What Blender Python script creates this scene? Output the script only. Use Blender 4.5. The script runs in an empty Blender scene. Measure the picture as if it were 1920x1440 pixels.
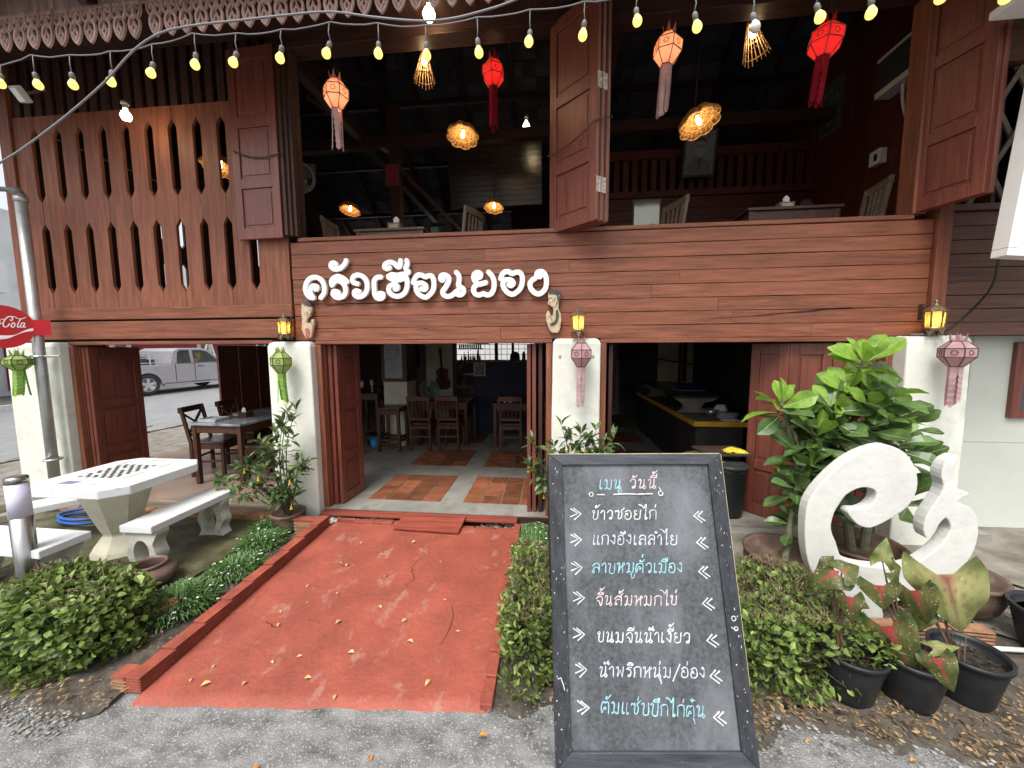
import bpy, math, random
from mathutils import Matrix, Vector, Euler
R = math.radians
S = bpy.context.scene
COL = S.collection
random.seed(7)
PI = math.pi

# ---------------------------------------------------------------- camera
cd = bpy.data.cameras.new('camera')
cam = bpy.data.objects.new('camera', cd)
COL.objects.link(cam)
cd.sensor_width = 36.0
cd.lens = 710.0 / 1920 * 36
cd.clip_start = 0.05
cd.clip_end = 600
pitch, yaw, roll = R(5.48), R(6.05), R(0.31)
fwd = Vector((-math.sin(yaw) * math.cos(pitch), math.cos(yaw) * math.cos(pitch), -math.sin(pitch)))
rt = Vector((math.cos(yaw), math.sin(yaw), 0))
dn = fwd.cross(rt)
r2 = rt * math.cos(roll) + dn * math.sin(roll)
d2 = dn * math.cos(roll) - rt * math.sin(roll)
mw = Matrix((r2, -d2, -fwd)).transposed().to_4x4()
mw.translation = Vector((0, 0, 1.72))
cam.matrix_world = mw
S.camera = cam

# ---------------------------------------------------------------- sky and sun (bright overcast)
SUN_EL, SUN_AZ = R(58), R(200)
w = bpy.data.worlds.new('World')
S.world = w
w.use_nodes = True
nt = w.node_tree
bg = nt.nodes['Background']
sky = nt.nodes.new('ShaderNodeTexSky')
sky.sky_type = 'NISHITA'
sky.sun_disc = False
sky.sun_elevation = SUN_EL
sky.sun_rotation = SUN_AZ
sky.dust_density = 4.0
sky.air_density = 1.0
hs = nt.nodes.new('ShaderNodeHueSaturation')
hs.inputs['Saturation'].default_value = 0.25
nt.links.new(sky.outputs[0], hs.inputs['Color'])
nt.links.new(hs.outputs[0], bg.inputs['Color'])
bg.inputs['Strength'].default_value = 0.15
ld = bpy.data.lights.new('sun', 'SUN')
ld.energy = 1.4
ld.angle = R(25)
ld.color = (1, 0.97, 0.92)
sun = bpy.data.objects.new('sun', ld)
COL.objects.link(sun)
sdir = Vector((math.sin(SUN_AZ) * math.cos(SUN_EL), math.cos(SUN_AZ) * math.cos(SUN_EL), math.sin(SUN_EL)))
sun.rotation_euler = sdir.to_track_quat('Z', 'Y').to_euler()
sun.location = (2, -6, 9)
S.view_settings.view_transform = 'Standard'
S.view_settings.look = 'None'
S.view_settings.exposure = 0.85
S.view_settings.gamma = 1
S.cycles.use_denoising = True
S.cycles.max_bounces = 6
S.cycles.diffuse_bounces = 4
S.cycles.transparent_max_bounces = 8
S.cycles.sample_clamp_indirect = 4
S.cycles.caustics_reflective = False
S.cycles.caustics_refractive = False

# ---------------------------------------------------------------- materials
MATS = {}
def mat(name, col, rough=0.6, var=0.12, scale=6, stretch=(1, 1, 1), bump=0.0, bscale=40, island=0.0,
        metal=0.0, spec=0.4, spots=None, spotscale=20, spotcut=0.62, spotstretch=(1, 1, 1), transl=0.0, detail=6, spotsoft=0.06):
    """Principled surface: base colour varied by stretched noise, per piece, with optional wear spots of their own colour."""
    if name in MATS:
        return MATS[name]
    m = bpy.data.materials.new(name)
    m.use_nodes = True
    n = m.node_tree
    L = n.links.new
    b = n.nodes['Principled BSDF']
    b.inputs['Roughness'].default_value = rough
    b.inputs['Metallic'].default_value = metal
    b.inputs['Specular IOR Level'].default_value = spec
    tc = n.nodes.new('ShaderNodeTexCoord')
    geo = n.nodes.new('ShaderNodeNewGeometry')
    def noise(sc, st, det=6.0):
        mp = n.nodes.new('ShaderNodeMapping')
        mp.inputs['Scale'].default_value = st
        L(tc.outputs['Object'], mp.inputs['Vector'])
        if island:
            ml = n.nodes.new('ShaderNodeMath'); ml.operation = 'MULTIPLY'; ml.inputs[1].default_value = 37.0
            L(geo.outputs['Random Per Island'], ml.inputs[0])
            cv = n.nodes.new('ShaderNodeCombineXYZ')
            for k in range(3): L(ml.outputs[0], cv.inputs[k])
            L(cv.outputs[0], mp.inputs['Location'])
        t = n.nodes.new('ShaderNodeTexNoise')
        t.inputs['Scale'].default_value = sc
        t.inputs['Detail'].default_value = det
        t.inputs['Roughness'].default_value = 0.62
        L(mp.outputs[0], t.inputs['Vector'])
        return t
    t1 = noise(scale, stretch, detail)
    rp = n.nodes.new('ShaderNodeValToRGB')
    rp.color_ramp.elements[0].position = 0.3
    rp.color_ramp.elements[1].position = 0.7
    lo = [max(0, c * (1 - 1.6 * var)) for c in col[:3]] + [1]
    hi = [min(1, c * (1 + 1.6 * var)) for c in col[:3]] + [1]
    rp.color_ramp.elements[0].color = lo
    rp.color_ramp.elements[1].color = hi
    L(t1.outputs['Fac'], rp.inputs[0])
    cur = rp.outputs[0]
    if island:
        mr = n.nodes.new('ShaderNodeMapRange')
        mr.inputs['To Min'].default_value = 1 - island
        mr.inputs['To Max'].default_value = 1 + island
        L(geo.outputs['Random Per Island'], mr.inputs['Value'])
        h = n.nodes.new('ShaderNodeHueSaturation')
        L(cur, h.inputs['Color'])
        L(mr.outputs[0], h.inputs['Value'])
        cur = h.outputs[0]
    if spots:
        t2 = noise(spotscale, spotstretch, 8)
        r2_ = n.nodes.new('ShaderNodeValToRGB')
        r2_.color_ramp.elements[0].position = spotcut
        r2_.color_ramp.elements[1].position = spotcut + spotsoft
        L(t2.outputs['Fac'], r2_.inputs[0])
        mx = n.nodes.new('ShaderNodeMix'); mx.data_type = 'RGBA'
        L(r2_.outputs[0], mx.inputs[0])
        L(cur, mx.inputs[6])
        mx.inputs[7].default_value = (*spots, 1)
        cur = mx.outputs[2]
    L(cur, b.inputs['Base Color'])
    if bump:
        t3 = noise(bscale, stretch, 8)
        bp = n.nodes.new('ShaderNodeBump')
        bp.inputs['Strength'].default_value = bump
        bp.inputs['Distance'].default_value = 0.01
        L(t3.outputs['Fac'], bp.inputs['Height'])
        L(bp.outputs[0], b.inputs['Normal'])
    if transl:
        tr = n.nodes.new('ShaderNodeBsdfTranslucent')
        L(cur, tr.inputs['Color'])
        ms = n.nodes.new('ShaderNodeMixShader')
        ms.inputs[0].default_value = transl
        L(b.outputs[0], ms.inputs[1]); L(tr.outputs[0], ms.inputs[2])
        L(ms.outputs[0], n.nodes['Material Output'].inputs['Surface'])
    MATS[name] = m
    return m

def emat(name, col, strength):
    if name in MATS: return MATS[name]
    m = bpy.data.materials.new(name)
    m.use_nodes = True
    b = m.node_tree.nodes['Principled BSDF']
    b.inputs['Base Color'].default_value = (*[c * .8 for c in col], 1)
    b.inputs['Emission Color'].default_value = (*col, 1)
    b.inputs['Emission Strength'].default_value = strength
    MATS[name] = m
    return m

def glass(name, col=(0.05, 0.06, 0.07), rough=0.05):
    return mat(name, col, rough, 0.05, spec=0.8)

WOOD = (0.222, 0.076, 0.041)
def woodmat(name, axis, col=WOOD, **k):
    st = [9, 9, 9]; st['xyz'.index(axis)] = 0.7
    kw = dict(rough=0.5, var=0.24, scale=3.2, stretch=tuple(st), bump=0.45, bscale=9, island=0.15, spec=0.35,
              spots=tuple(min(1, c * 1.5 + .02) for c in col), spotscale=2.2, spotcut=0.62, spotstretch=tuple(s * 1.3 for s in st), spotsoft=.12)
    kw.update(k)
    return mat(name, col, **kw)
WX = woodmat('painted boards along', 'x', bump=.5)
WZ = woodmat('painted boards upright', 'z')
WY = woodmat('painted boards deep', 'y')
WD = woodmat('door paint', 'z', col=(0.165, 0.048, 0.032), rough=0.32, var=.18, bump=.35, island=.08, spec=.5)
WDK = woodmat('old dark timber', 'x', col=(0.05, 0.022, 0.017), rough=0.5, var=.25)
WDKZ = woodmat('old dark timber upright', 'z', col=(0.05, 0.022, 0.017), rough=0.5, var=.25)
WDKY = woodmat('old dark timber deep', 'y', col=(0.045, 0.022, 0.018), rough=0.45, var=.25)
WWORN = woodmat('worn leaf edge', 'z', col=(0.22, 0.12, 0.09), rough=.6, var=.25, spots=(.5, .4, .33), spotcut=.6)
FURN = woodmat('brown furniture wood', 'z', col=(0.075, 0.030, 0.018), rough=0.4, var=.2, bump=.1)
FURNX = woodmat('brown furniture wood along', 'x', col=(0.085, 0.034, 0.020), rough=0.35, var=.2, bump=.1)
GREYWOOD = woodmat('grey weathered wood', 'x', col=(0.20, 0.15, 0.11), rough=.6, var=.2)
PLASTER = mat('white plaster', (0.68, 0.69, 0.61), 0.8, 0.07, 2.5, bump=0.4, bscale=14, spots=(0.47, 0.46, 0.37), spotscale=3.2, spotcut=0.555, spotsoft=.22)
PLASTER2 = mat('wall plaster', (0.54, 0.56, 0.50), 0.8, 0.05, 1.5, bump=0.15, bscale=18, spots=(0.5, 0.5, 0.45), spotscale=3, spotcut=0.64, spotsoft=.2)
INWHITE = mat('cream interior wall', (0.55, 0.53, 0.44), .8, .08, 2)
CONC = mat('grey cement floor', (0.27, 0.255, 0.225), 0.6, 0.16, 3.5, bump=0.2, bscale=30, spots=(.16, .15, .13), spotscale=4, spotcut=.58, spotsoft=.2)
DARKM = mat('dark gap', (0.012, 0.009, 0.008), .9, .1)
BLACKP = mat('black plastic', (0.014, 0.015, 0.017), 0.42, 0.25, 12, spec=0.4, spots=(.06, .06, .06), spotscale=14, spotcut=.62, spotsoft=.2)
STEEL = mat('brushed steel', (0.42, 0.41, 0.40), 0.3, 0.12, 3, stretch=(30, 30, 1), metal=1.0)
GALV = mat('galvanised pipe', (0.50, 0.51, 0.50), 0.42, 0.1, 8, metal=0.7, bump=.05)
IRON = mat('rusty iron', (0.09, 0.065, 0.05), .6, .3, 30, metal=.6)
BRASSY = mat('weathered bronze', (0.17, 0.13, 0.085), 0.5, 0.35, 22, metal=0.6, bump=.3)
CABLE = mat('pale grey cable', (0.22, 0.22, 0.24), 0.5, .06)
BCABLE = mat('black cable', (0.02, 0.018, 0.018), .5, .1)
SOCKET = mat('grey socket plastic', (0.20, 0.20, 0.20), .5, .1)
WHITEP = mat('white paint', (0.80, 0.80, 0.78), .45, .03, 3, spots=(.62, .62, .60), spotscale=4, spotcut=.64, spotsoft=.2)
SIGNW = mat('sign white', (0.88, 0.88, 0.86), .4, .02)
PVC = mat('white pvc', (0.78, 0.78, 0.76), .35, .03)

# ---------------------------------------------------------------- mesh helpers
ORG = {}
class MB:
    def __init__(s): s.v = []; s.f = []
    def add(s, vs, fs, M=None):
        o = len(s.v)
        for p in vs:
            p = Vector(p)
            s.v.append(M @ p if M else p)
        for f in fs: s.f.append([i + o for i in f])
        return s
    def box(s, x0, x1, y0, y1, z0, z1, M=None):
        vs = [(x, y, z) for z in (z0, z1) for y in (y0, y1) for x in (x0, x1)]
        return s.add(vs, [(0, 2, 3, 1), (4, 5, 7, 6), (0, 1, 5, 4), (2, 6, 7, 3), (0, 4, 6, 2), (1, 3, 7, 5)], M)
    def bar(s, a, b, wx, wy=None, up=(0, 0, 1)):
        a, b = Vector(a), Vector(b); wy = wy or wx
        d = (b - a); ln = d.length; d.normalize()
        u = Vector(up)
        if abs(d.dot(u)) > .98: u = Vector((1, 0, 0))
        x = u.cross(d).normalized(); y = d.cross(x)
        M = Matrix((x, y, d)).transposed().to_4x4(); M.translation = a
        return s.box(-wx / 2, wx / 2, -wy / 2, wy / 2, 0, ln, M)
    def tube(s, pts, r, n=8, cap=True, M=None):
        pts = [Vector(p) for p in pts]
        if not hasattr(r, '__len__'): r = [r] * len(pts)
        vs = []; fs = []; prev = None
        for i, p in enumerate(pts):
            d = (pts[min(i + 1, len(pts) - 1)] - pts[max(i - 1, 0)])
            if d.length < 1e-9: d = Vector((0, 0, 1))
            d.normalize()
            if prev is None:
                u = Vector((0, 0, 1)) if abs(d.z) < .9 else Vector((1, 0, 0))
                x = u.cross(d).normalized()
            else:
                x = (prev - d * prev.dot(d)).normalized()
            prev = x; y = d.cross(x)
            for k in range(n):
                a = 2 * PI * k / n
                vs.append(p + (x * math.cos(a) + y * math.sin(a)) * r[i])
        for i in range(len(pts) - 1):
            for k in range(n):
                a, b = i * n + k, i * n + (k + 1) % n
                fs.append((a, b, b + n, a + n))
        if cap:
            fs.append(tuple(range(n - 1, -1, -1))); fs.append(tuple(range((len(pts) - 1) * n, len(pts) * n)))
        return s.add(vs, fs, M)
    def lathe(s, prof, c=(0, 0, 0), n=24, M=None, lobes=None):
        c = Vector(c); vs = []; fs = []
        for (r, z) in prof:
            for k in range(n):
                a = 2 * PI * k / n
                q = r * (lobes(a) if lobes else 1)
                vs.append(c + Vector((q * math.cos(a), q * math.sin(a), z)))
        for i in range(len(prof) - 1):
            for k in range(n):
                a, b = i * n + k, i * n + (k + 1) % n
                fs.append((a, b, b + n, a + n))
        if prof[0][0] > 1e-5: fs.append(tuple(range(n - 1, -1, -1)))
        if prof[-1][0] > 1e-5: fs.append(tuple(range((len(prof) - 1) * n, len(prof) * n)))
        return s.add(vs, fs, M)
    def prism(s, poly, t0, t1, M=None):
        """poly in local x,z ; extruded along local y from t0 to t1"""
        n = len(poly)
        vs = [(x, t0, z) for x, z in poly] + [(x, t1, z) for x, z in poly]
        fs = [tuple(range(n)), tuple(range(2 * n - 1, n - 1, -1))]
        for i in range(n):
            j = (i + 1) % n
            fs.append((i, i + n, j + n, j))
        return s.add(vs, fs, M)
    def ribbon(s, pts, hw, t0, t1, M=None, crown=0.0, smooth=3, caps=True):
        """flat stroke in local x,z with half width hw, thickness y t0 (front) .. t1, round ends"""
        P = [Vector((x, 0, z)) for x, z in pts]
        if smooth > 1 and len(P) > 2:
            Q = []
            for i in range(len(P) - 1):
                p0, p1, p2, p3 = P[max(i - 1, 0)], P[i], P[i + 1], P[min(i + 2, len(P) - 1)]
                for k in range(smooth):
                    t = k / smooth
                    Q.append(0.5 * ((2 * p1) + (p2 - p0) * t + (2 * p0 - 5 * p1 + 4 * p2 - p3) * t * t + (3 * p1 - p0 - 3 * p2 + p3) * t ** 3))
            Q.append(P[-1]); P = Q
        n = len(P); ws = [hw] * n
        D = []
        for i in range(n):
            d = P[min(i + 1, n - 1)] - P[max(i - 1, 0)]
            D.append(d.normalized() if d.length > 1e-9 else Vector((1, 0, 0)))
        if caps:
            a0 = [(P[0] - D[0] * hw * c, hw * q) for c, q in ((.98, .2), (.8, .6), (.45, .89))]
            a1 = [(P[-1] + D[-1] * hw * c, hw * q) for c, q in ((.45, .89), (.8, .6), (.98, .2))]
            P = [a[0] for a in a0] + P + [a[0] for a in a1]
            ws = [a[1] for a in a0] + ws + [a[1] for a in a1]
            D = [D[0]] * 3 + D + [D[-1]] * 3
        vs = []; fs = []
        for p, d, q in zip(P, D, ws):
            nn = Vector((-d.z, 0, d.x))
            for off, y in ((-1, t1), (-1, t0), (0, t0 - crown), (1, t0), (1, t1)):
                v = p + nn * q * off
                vs.append((v.x, y, v.z))
        m = len(P)
        for i in range(m - 1):
            for k in range(4):
                a = i * 5 + k
                fs.append((a, a + 1, a + 6, a + 5))
        fs.append((0, 1, 2, 3, 4)[::-1]); fs.append(tuple(range((m - 1) * 5, m * 5)))
        return s.add(vs, fs, M)
    def build(s, name, m, parent=None, smooth=False, bevel=0, local=False):
        me = bpy.data.meshes.new(name)
        off = Vector((0, 0, 0))
        if parent is not None and not local: off = ORG.get(parent.name, off)
        me.from_pydata([tuple(v - off) for v in s.v], [], s.f)
        ms = m if isinstance(m, (list, tuple)) else [m]
        for q in ms: me.materials.append(q)
        me.validate()
        me.update()
        o = bpy.data.objects.new(name, me)
        COL.objects.link(o)
        if smooth:
            for p in me.polygons: p.use_smooth = True
        if parent is not None:
            o.parent = parent
            ORG[o.name] = off
        if bevel:
            bv = o.modifiers.new('bevel', 'BEVEL'); bv.width = bevel; bv.segments = 2; bv.limit_method = 'ANGLE'
        if smooth == 'auto':
            try:
                me.shade_smooth()
                for e in me.edges: pass
            except Exception: pass
        return o

def thing(name, label, cat, loc=(0, 0, 0), rotz=0, group=None):
    o = bpy.data.objects.new(name, None)
    COL.objects.link(o)
    o.empty_display_size = 0.1
    o.location = loc; o.rotation_euler = (0, 0, rotz)
    o['label'] = label; o['category'] = cat
    if group: o['group'] = group
    ORG[o.name] = Vector(loc)
    return o
def tag(o, label, cat, group=None):
    o['label'] = label; o['category'] = cat
    if group: o['group'] = group
    return o
def kind(o, k): o['kind'] = k; return o
def dup(root, loc, rotz=0, label=None, group=None, scale=None):
    r = root.copy(); COL.objects.link(r)
    r.location = loc; r.rotation_euler = (0, 0, rotz)
    if scale: r.scale = (scale,) * 3
    if label: r['label'] = label
    if group: r['group'] = group
    for ch in root.children:
        c = ch.copy(); COL.objects.link(c); c.parent = r
        for g in ch.children:
            d = g.copy(); COL.objects.link(d); d.parent = c
    return r
def point(name, loc, power, col, rad=0.03, parent=None):
    l = bpy.data.lights.new(name, 'POINT'); l.energy = power; l.color = col; l.shadow_soft_size = rad
    o = bpy.data.objects.new(name, l); COL.objects.link(o)
    o.location = Vector(loc) - (ORG.get(parent.name, Vector()) if parent else Vector())
    if parent: o.parent = parent
    return o
def RZ(loc, a): return Matrix.Translation(Vector(loc)) @ Matrix.Rotation(a, 4, 'Z')
def rnd(a, b): return random.uniform(a, b)
# ================================================================ SETTING
def grid_sheet(name, poly_fn, x0, x1, y0, y1, nx, ny, zfn, m, keep=None):
    b = MB(); vs = []; fs = []
    for j in range(ny + 1):
        for i in range(nx + 1):
            x = x0 + (x1 - x0) * i / nx; y = y0 + (y1 - y0) * j / ny
            x, y = poly_fn(x, y) if poly_fn else (x, y)
            vs.append((x, y, zfn(x, y)))
    for j in range(ny):
        for i in range(nx):
            a = j * (nx + 1) + i
            fs.append((a, a + 1, a + nx + 2, a + nx + 1))
    b.add(vs, fs)
    o = b.build(name, m, smooth=True)
    return kind(o, 'structure')
def wob(x, y, s=1.0):
    return (math.sin(x * 3.1 * s + 1.3) * math.cos(y * 2.7 * s) + .6 * math.sin(x * 7.3 * s + y * 5.1 * s) + .4 * math.sin(x * 13.7 * s - y * 11.3 * s + 2)) / 2

GROUND = mat('town ground', (0.20, 0.19, 0.17), 0.9, .15, .6)
ROAD = mat('rough concrete road', (0.205, 0.205, 0.20), 0.85, 0.36, 7, stretch=(1, 1.6, 1), bump=0.9, bscale=100, spots=(.43, .43, .42), spotscale=110, spotcut=.56, spotsoft=.06, detail=14)
ASPH = mat('street asphalt', (0.24, 0.245, 0.25), 0.8, 0.14, 3, stretch=(2.5, .4, 1), bump=.3, bscale=60)
PAVE = mat('old pavement', (0.22, 0.20, 0.17), .85, .25, 5, bump=.4, bscale=40, spots=(.07, .075, .03), spotscale=3, spotcut=.58, spotsoft=.15)
SOIL = mat('bare soil', (0.085, 0.071, 0.056), 0.95, 0.35, 14, bump=1.0, bscale=50, spots=(.17, .15, .12), spotscale=22, spotcut=.60, spotsoft=.15)
MOSS = mat('mossy damp concrete', (0.075, 0.070, 0.034), 0.5, 0.5, 6, bump=.8, bscale=40, spots=(.16, .145, .11), spotscale=8, spotcut=.58, spotsoft=.2)
APRON = mat('dirty cement apron', (0.21, 0.19, 0.155), 0.8, .25, 5, bump=.6, bscale=30, spots=(.10, .085, .065), spotscale=3.2, spotcut=.52, spotsoft=.25)

g = MB().add([(-250, -250, -.02), (250, -250, -.02), (250, 250, -.02), (-250, 250, -.02)], [(0, 1, 2, 3)]).build('ground', GROUND)
kind(g, 'structure')
grid_sheet('road', None, -8.1, 14, -8, 1.8, 90, 60, lambda x, y: .006 * wob(x, y) - .004, ROAD)
st = MB().add([(-15.6, -60, -.008), (-8.25, -60, -.008), (-8.1, 0, -.008), (-8.2, 5, -.008), (-8.45, 9, -.008), (-9.2, 90, -.008), (-15.6, 90, -.008)], [(0, 1, 2, 3, 4, 5, 6)]).build('street', ASPH)
kind(st, 'structure')
st = MB().add([(-20, 10.9, -.004), (-15.6, 10.9, -.004), (-15.6, 90, -.004), (-20, 90, -.004)], [(0, 1, 2, 3)]).build('parking_bay', ASPH)
kind(st, 'structure')
grid_sheet('pavement', None, -8.05, -5.5, 1.8, 14, 30, 60, lambda x, y: .05 + .008 * wob(x, y), PAVE)
grid_sheet('far_pavement', None, -17.6, -15.75, -30, 10.9, 4, 40, lambda x, y: .10, PAVE)
# red and white painted kerb across the street
KR = mat('red kerb paint', (0.42, 0.05, 0.05), .7, .12, 8); KW = mat('white kerb paint', (0.7, 0.7, 0.68), .7, .1, 8)
T = thing('street_kerb', 'red and white painted kerb across the street at far left', 'kerb', (-15.67, 5, 0))
br = MB(); bw = MB()
for k in range(-14, 6):
    (br if k % 2 else bw).box(-15.75, -15.6, k * 2.0, k * 2.0 + 1.99, -.02, .14)
br.build('red_stretch', KR, T); bw.build('white_stretch', KW, T)
# near kerb line of the pavement (low worn edge)
T = thing('pavement_edge', 'low worn concrete kerb between pavement and street beyond the dining table', 'kerb', (-8.15, 6, 0))
b = MB()
for k in range(10):
    b.box(-8.2, -8.06, 1.9 + k * 1.2, 3.09 + k * 1.2, -.02, .075 + .01 * (k % 2))
b.build('kerb_blocks', PAVE, T)

def soilz(x, y): return .006 + .012 * wob(x, y, 2.2) + .008 * wob(x, y, 6)
def edge_left(x, y):
    f = max(0, (1.75 - y) / .4)
    return x, y + .06 * wob(x, 0, 2) * f
grid_sheet('garden_soil', edge_left, -3.6, -2.13, 1.40, 3.44, 50, 60, lambda x, y: (soilz(x, y) + .006) * min(1, max(0, (y - 1.38) / .15)) + .03 * max(0, min(1, (y - 1.5))) - .002, SOIL)
grid_sheet('mossy_yard', None, -5.9, -2.62, 1.95, 3.47, 70, 40, lambda x, y: .040 + .012 * wob(x, y, 1.6) + .02 * min(1, max(0, y - 1.9)) * .8, MOSS)
grid_sheet('planting_bed', lambda x, y: (x, y + (.10 * wob(x, 0, 1.7) if y < 1.75 else 0)), -.29, 3.6, 1.62, 3.10, 110, 50, lambda x, y: (soilz(x, y) + .006) * min(1, max(0, (y - 1.60 - .10 * wob(x, 0, 1.7)) / .12)) - .003, SOIL)
def apz(x, y): return .03 + max(0, y - 2.5) * .03 + .012 * wob(x, y, 1.4)
grid_sheet('cement_apron', lambda x, y: (x, y + (.12 * wob(x, 0, 2) if y < 2.95 else 0)), -.29, 9, 2.86, 3.8, 120, 30, apz, APRON)
grid_sheet('side_apron', lambda x, y: (x + (.12 * wob(y, 0, 2) if x < 2.75 else 0), y), 2.65, 9, 1.9, 3.0, 60, 30, lambda x, y: .026 + .01 * wob(x, y, 1.3), APRON)

# ================================================================ HOUSE
H = thing('wooden_house', 'two storey red brown timber restaurant house on white plaster pillars', 'house', (-1.2, 3.5, 0))
FY = 3.5
# interior floor
b = MB().box(-5.9, 3.7, 3.47, 9.2, -.02, .12); b.build('floor_slab', CONC, H)
PINK = mat('pinkish terrace cement', (0.24, 0.165, 0.125), .5, .15, 3, spots=(.16, .12, .1), spotscale=2, spotcut=.55, spotsoft=.2)
MB().box(-5.9, -2.78, 3.49, 9.0, .119, .124).build('terrace_screed', PINK, H)
TERRA = mat('terracotta tiles', (0.25, 0.092, 0.044), 0.5, .25, 6, island=.45, spots=(.10, .05, .03), spotscale=6, spotcut=.6, spotsoft=.2)
def tiles(x0, y0, nx, ny, sz=.1985):
    t = MB()
    for i in range(nx):
        for j in range(ny):
            t.box(x0 + i * sz + .005, x0 + (i + 1) * sz - .005, y0 + j * sz + .005, y0 + (j + 1) * sz - .005, .12, .126 + rnd(0, .001))
    t.build('floor_tiles', TERRA, H)
tiles(-1.95, 3.72, 4, 4); tiles(-.92, 3.72, 4, 4); tiles(-1.95, 4.9, 4, 4); tiles(-.92, 4.9, 4, 4)
tiles(-1.95, 6.1, 4, 4); tiles(.75, 3.9, 4, 4); tiles(.75, 5.1, 4, 4); tiles(.75, 6.4, 4, 4); tiles(.75, 7.6, 4, 4)
# wooden sill in front of the floor
MB().box(-2.26, -.02, 3.44, 3.468, .02, .112).build('threshold_sill', WDK, H)
MB().box(-5.0, -2.8, 3.44, 3.468, .0, .112).build('threshold_sill', GREYWOOD, H)
STEP = mat('grey step cement', (0.26, 0.25, 0.22), .8, .2, 4, bump=.5, bscale=25, spots=(.13, .12, .1), spotscale=5, spotcut=.56, spotsoft=.2)
MB().box(.4, 2.84, 3.36, 3.468, -.01, .105).build('kitchen_step', STEP, H, bevel=.012)

# pillars
def pillar(x0, x1, top=1.80, y0=3.40, y1=3.85):
    b = MB(); n = 10
    prof = [(0, -.02), (0, .06), (.0, 1.0), (.004, top - .05), (.018, top - .012), (.045, top)]
    vs = []; fs = []
    for ins, z in prof:
        w = .012 * math.sin(z * 5 + x0)
        for (px, py) in ((x0 + ins, y0 + ins), (x1 - ins, y0 + ins), (x1 - ins, y1 - ins), (x0 + ins, y1 - ins)):
            vs.append((px + w * .3, py, z))
    for i in range(len(prof) - 1):
        for k in range(4):
            a, c = i * 4 + k, i * 4 + (k + 1) % 4
            fs.append((a, c, c + 4, a + 4))
    fs.append(tuple(range(len(vs) - 4, len(vs))))
    b.add(vs, fs)
    return b.build('pillar', PLASTER, H, bevel=.012)
pillar(-5.42, -5.05); pillar(-2.74, -2.29, 1.79); pillar(.0, .43, 1.80, 3.42); pillar(2.83, 3.30, 1.80, 3.36)
# side return of the left pillar (second shaft seen behind the pipe)
pillar(-5.95, -5.46, 1.80, 3.55, 3.9)

# board band across the front
def board_band(x0, x1, z0, z1, n, y, th=.03, name='board_wall', m=WX, joint=True, jag=.0):
    b = MB(); hgt = (z1 - z0) / n
    for k in range(n):
        za, zb = z0 + k * hgt + .0026, z0 + (k + 1) * hgt - .0026
        xs = [x0]
        if joint:
            x = x0 + rnd(1.0, 3.2)
            while x < x1 - .5:
                xs.append(x); x += rnd(1.8, 3.6)
        xs.append(x1)
        for i in range(len(xs) - 1):
            dy = rnd(-.003, .003); dz = rnd(-.004, .004) * jag; dz2 = rnd(-.004, .004) * jag
            a, c = xs[i] + .001, xs[i + 1] - .001
            seg = max(1, int((c - a) / .5)); vs = []; fs = []
            for q in range(seg + 1):
                x = a + (c - a) * q / seg; e = .0016 * math.sin(x * 4 + k * 2.1)
                vs += [(x, y + dy, za + e), (x, y + dy + .004, za + e - .0012), (x, y + th, za + e - .0012), (x, y + th, zb + e), (x, y + dy + .004, zb + e), (x, y + dy, zb + e - .003)]
            for q in range(seg):
                for r in range(6):
                    p, p2 = q * 6 + r, q * 6 + (r + 1) % 6
                    fs.append((p, p + 6, p2 + 6, p2))
            fs.append((0, 1, 2, 3, 4, 5)); fs.append(tuple(range(seg * 6 + 5, seg * 6 - 1, -1)))
            b.add(vs, fs)
    return b.build(name, m, H)
board_band(-2.50, 3.055, 1.80, 2.735, 8, FY)
MB().box(-2.50, 3.055, FY + .034, FY + .06, 1.80, 2.73).build('board_backing', DARKM, H)
MB().box(-2.42, 2.90, FY - .012, FY + .10, 2.737, 2.772).build('window_sill', WX, H, bevel=.006)
# splits in the old boards
for (x0, z0, x1, z1, hw) in [(-2.16, 2.140, -1.62, 2.153, .006), (-1.28, 1.90, -1.06, 1.897, .005), (-.88, 1.915, -.72, 1.913, .004), (1.35, 1.96, 2.5, 2.04, .004), (-2.28, 1.885, -2.05, 1.888, .004), (2.0, 2.0, 2.5, 2.045, .006)]:
    CR = MB(); n = 9; up = []; lo = []
    for i in range(n + 1):
        t = i / n; x = x0 + (x1 - x0) * t; z = z0 + (z1 - z0) * t + .004 * math.sin(t * 9 + x0); q = hw * math.sin(PI * min(1, .04 + t * .93)) * (.6 + .4 * math.sin(t * 17))
        up.append((x, z + abs(q))); lo.append((x, z - abs(q) * .4))
    CR.prism(up + lo[::-1], FY - .0045, FY + .01); CR.build('board_split', DARKM, H)
# lintels and door frames below the band
MB().box(-2.29, .0, FY - .02, FY + .09, 1.762, 1.797).build('lintel', WX, H, bevel=.004)
MB().box(.43, 2.83, FY - .02, FY + .09, 1.758, 1.785).build('lintel', WX, H, bevel=.004)
MB().box(.43, 2.83, FY - .012, FY + .03, 1.787, 1.799).build('lintel_batten', WX, H)
MB().box(-5.05, -2.74, FY - .02, FY + .09, 1.772, 1.806).build('lintel', WX, H, bevel=.004)
for x0, x1 in ((-2.288, -2.235), (-.055, -.002), (.432, .485), (2.775, 2.828), (-5.048, -4.995)):
    MB().box(x0, x1, FY - .02, FY + .09, .0, 1.757).build('door_post', WZ, H, bevel=.004)
# left bay beams
MB().box(-5.55, -2.505, FY - .03, FY + .12, 2.03, 2.15).build('rail_beam', WX, H, bevel=.006)
MB().box(-5.50, -2.505, FY - .02, FY + .12, 1.83, 2.012).build('sill_beam', WX, H, bevel=.006)
MB().box(-5.5, -2.51, FY + .02, FY + .1, 1.808, 2.06).build('board_backing', DARKM, H)
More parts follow.
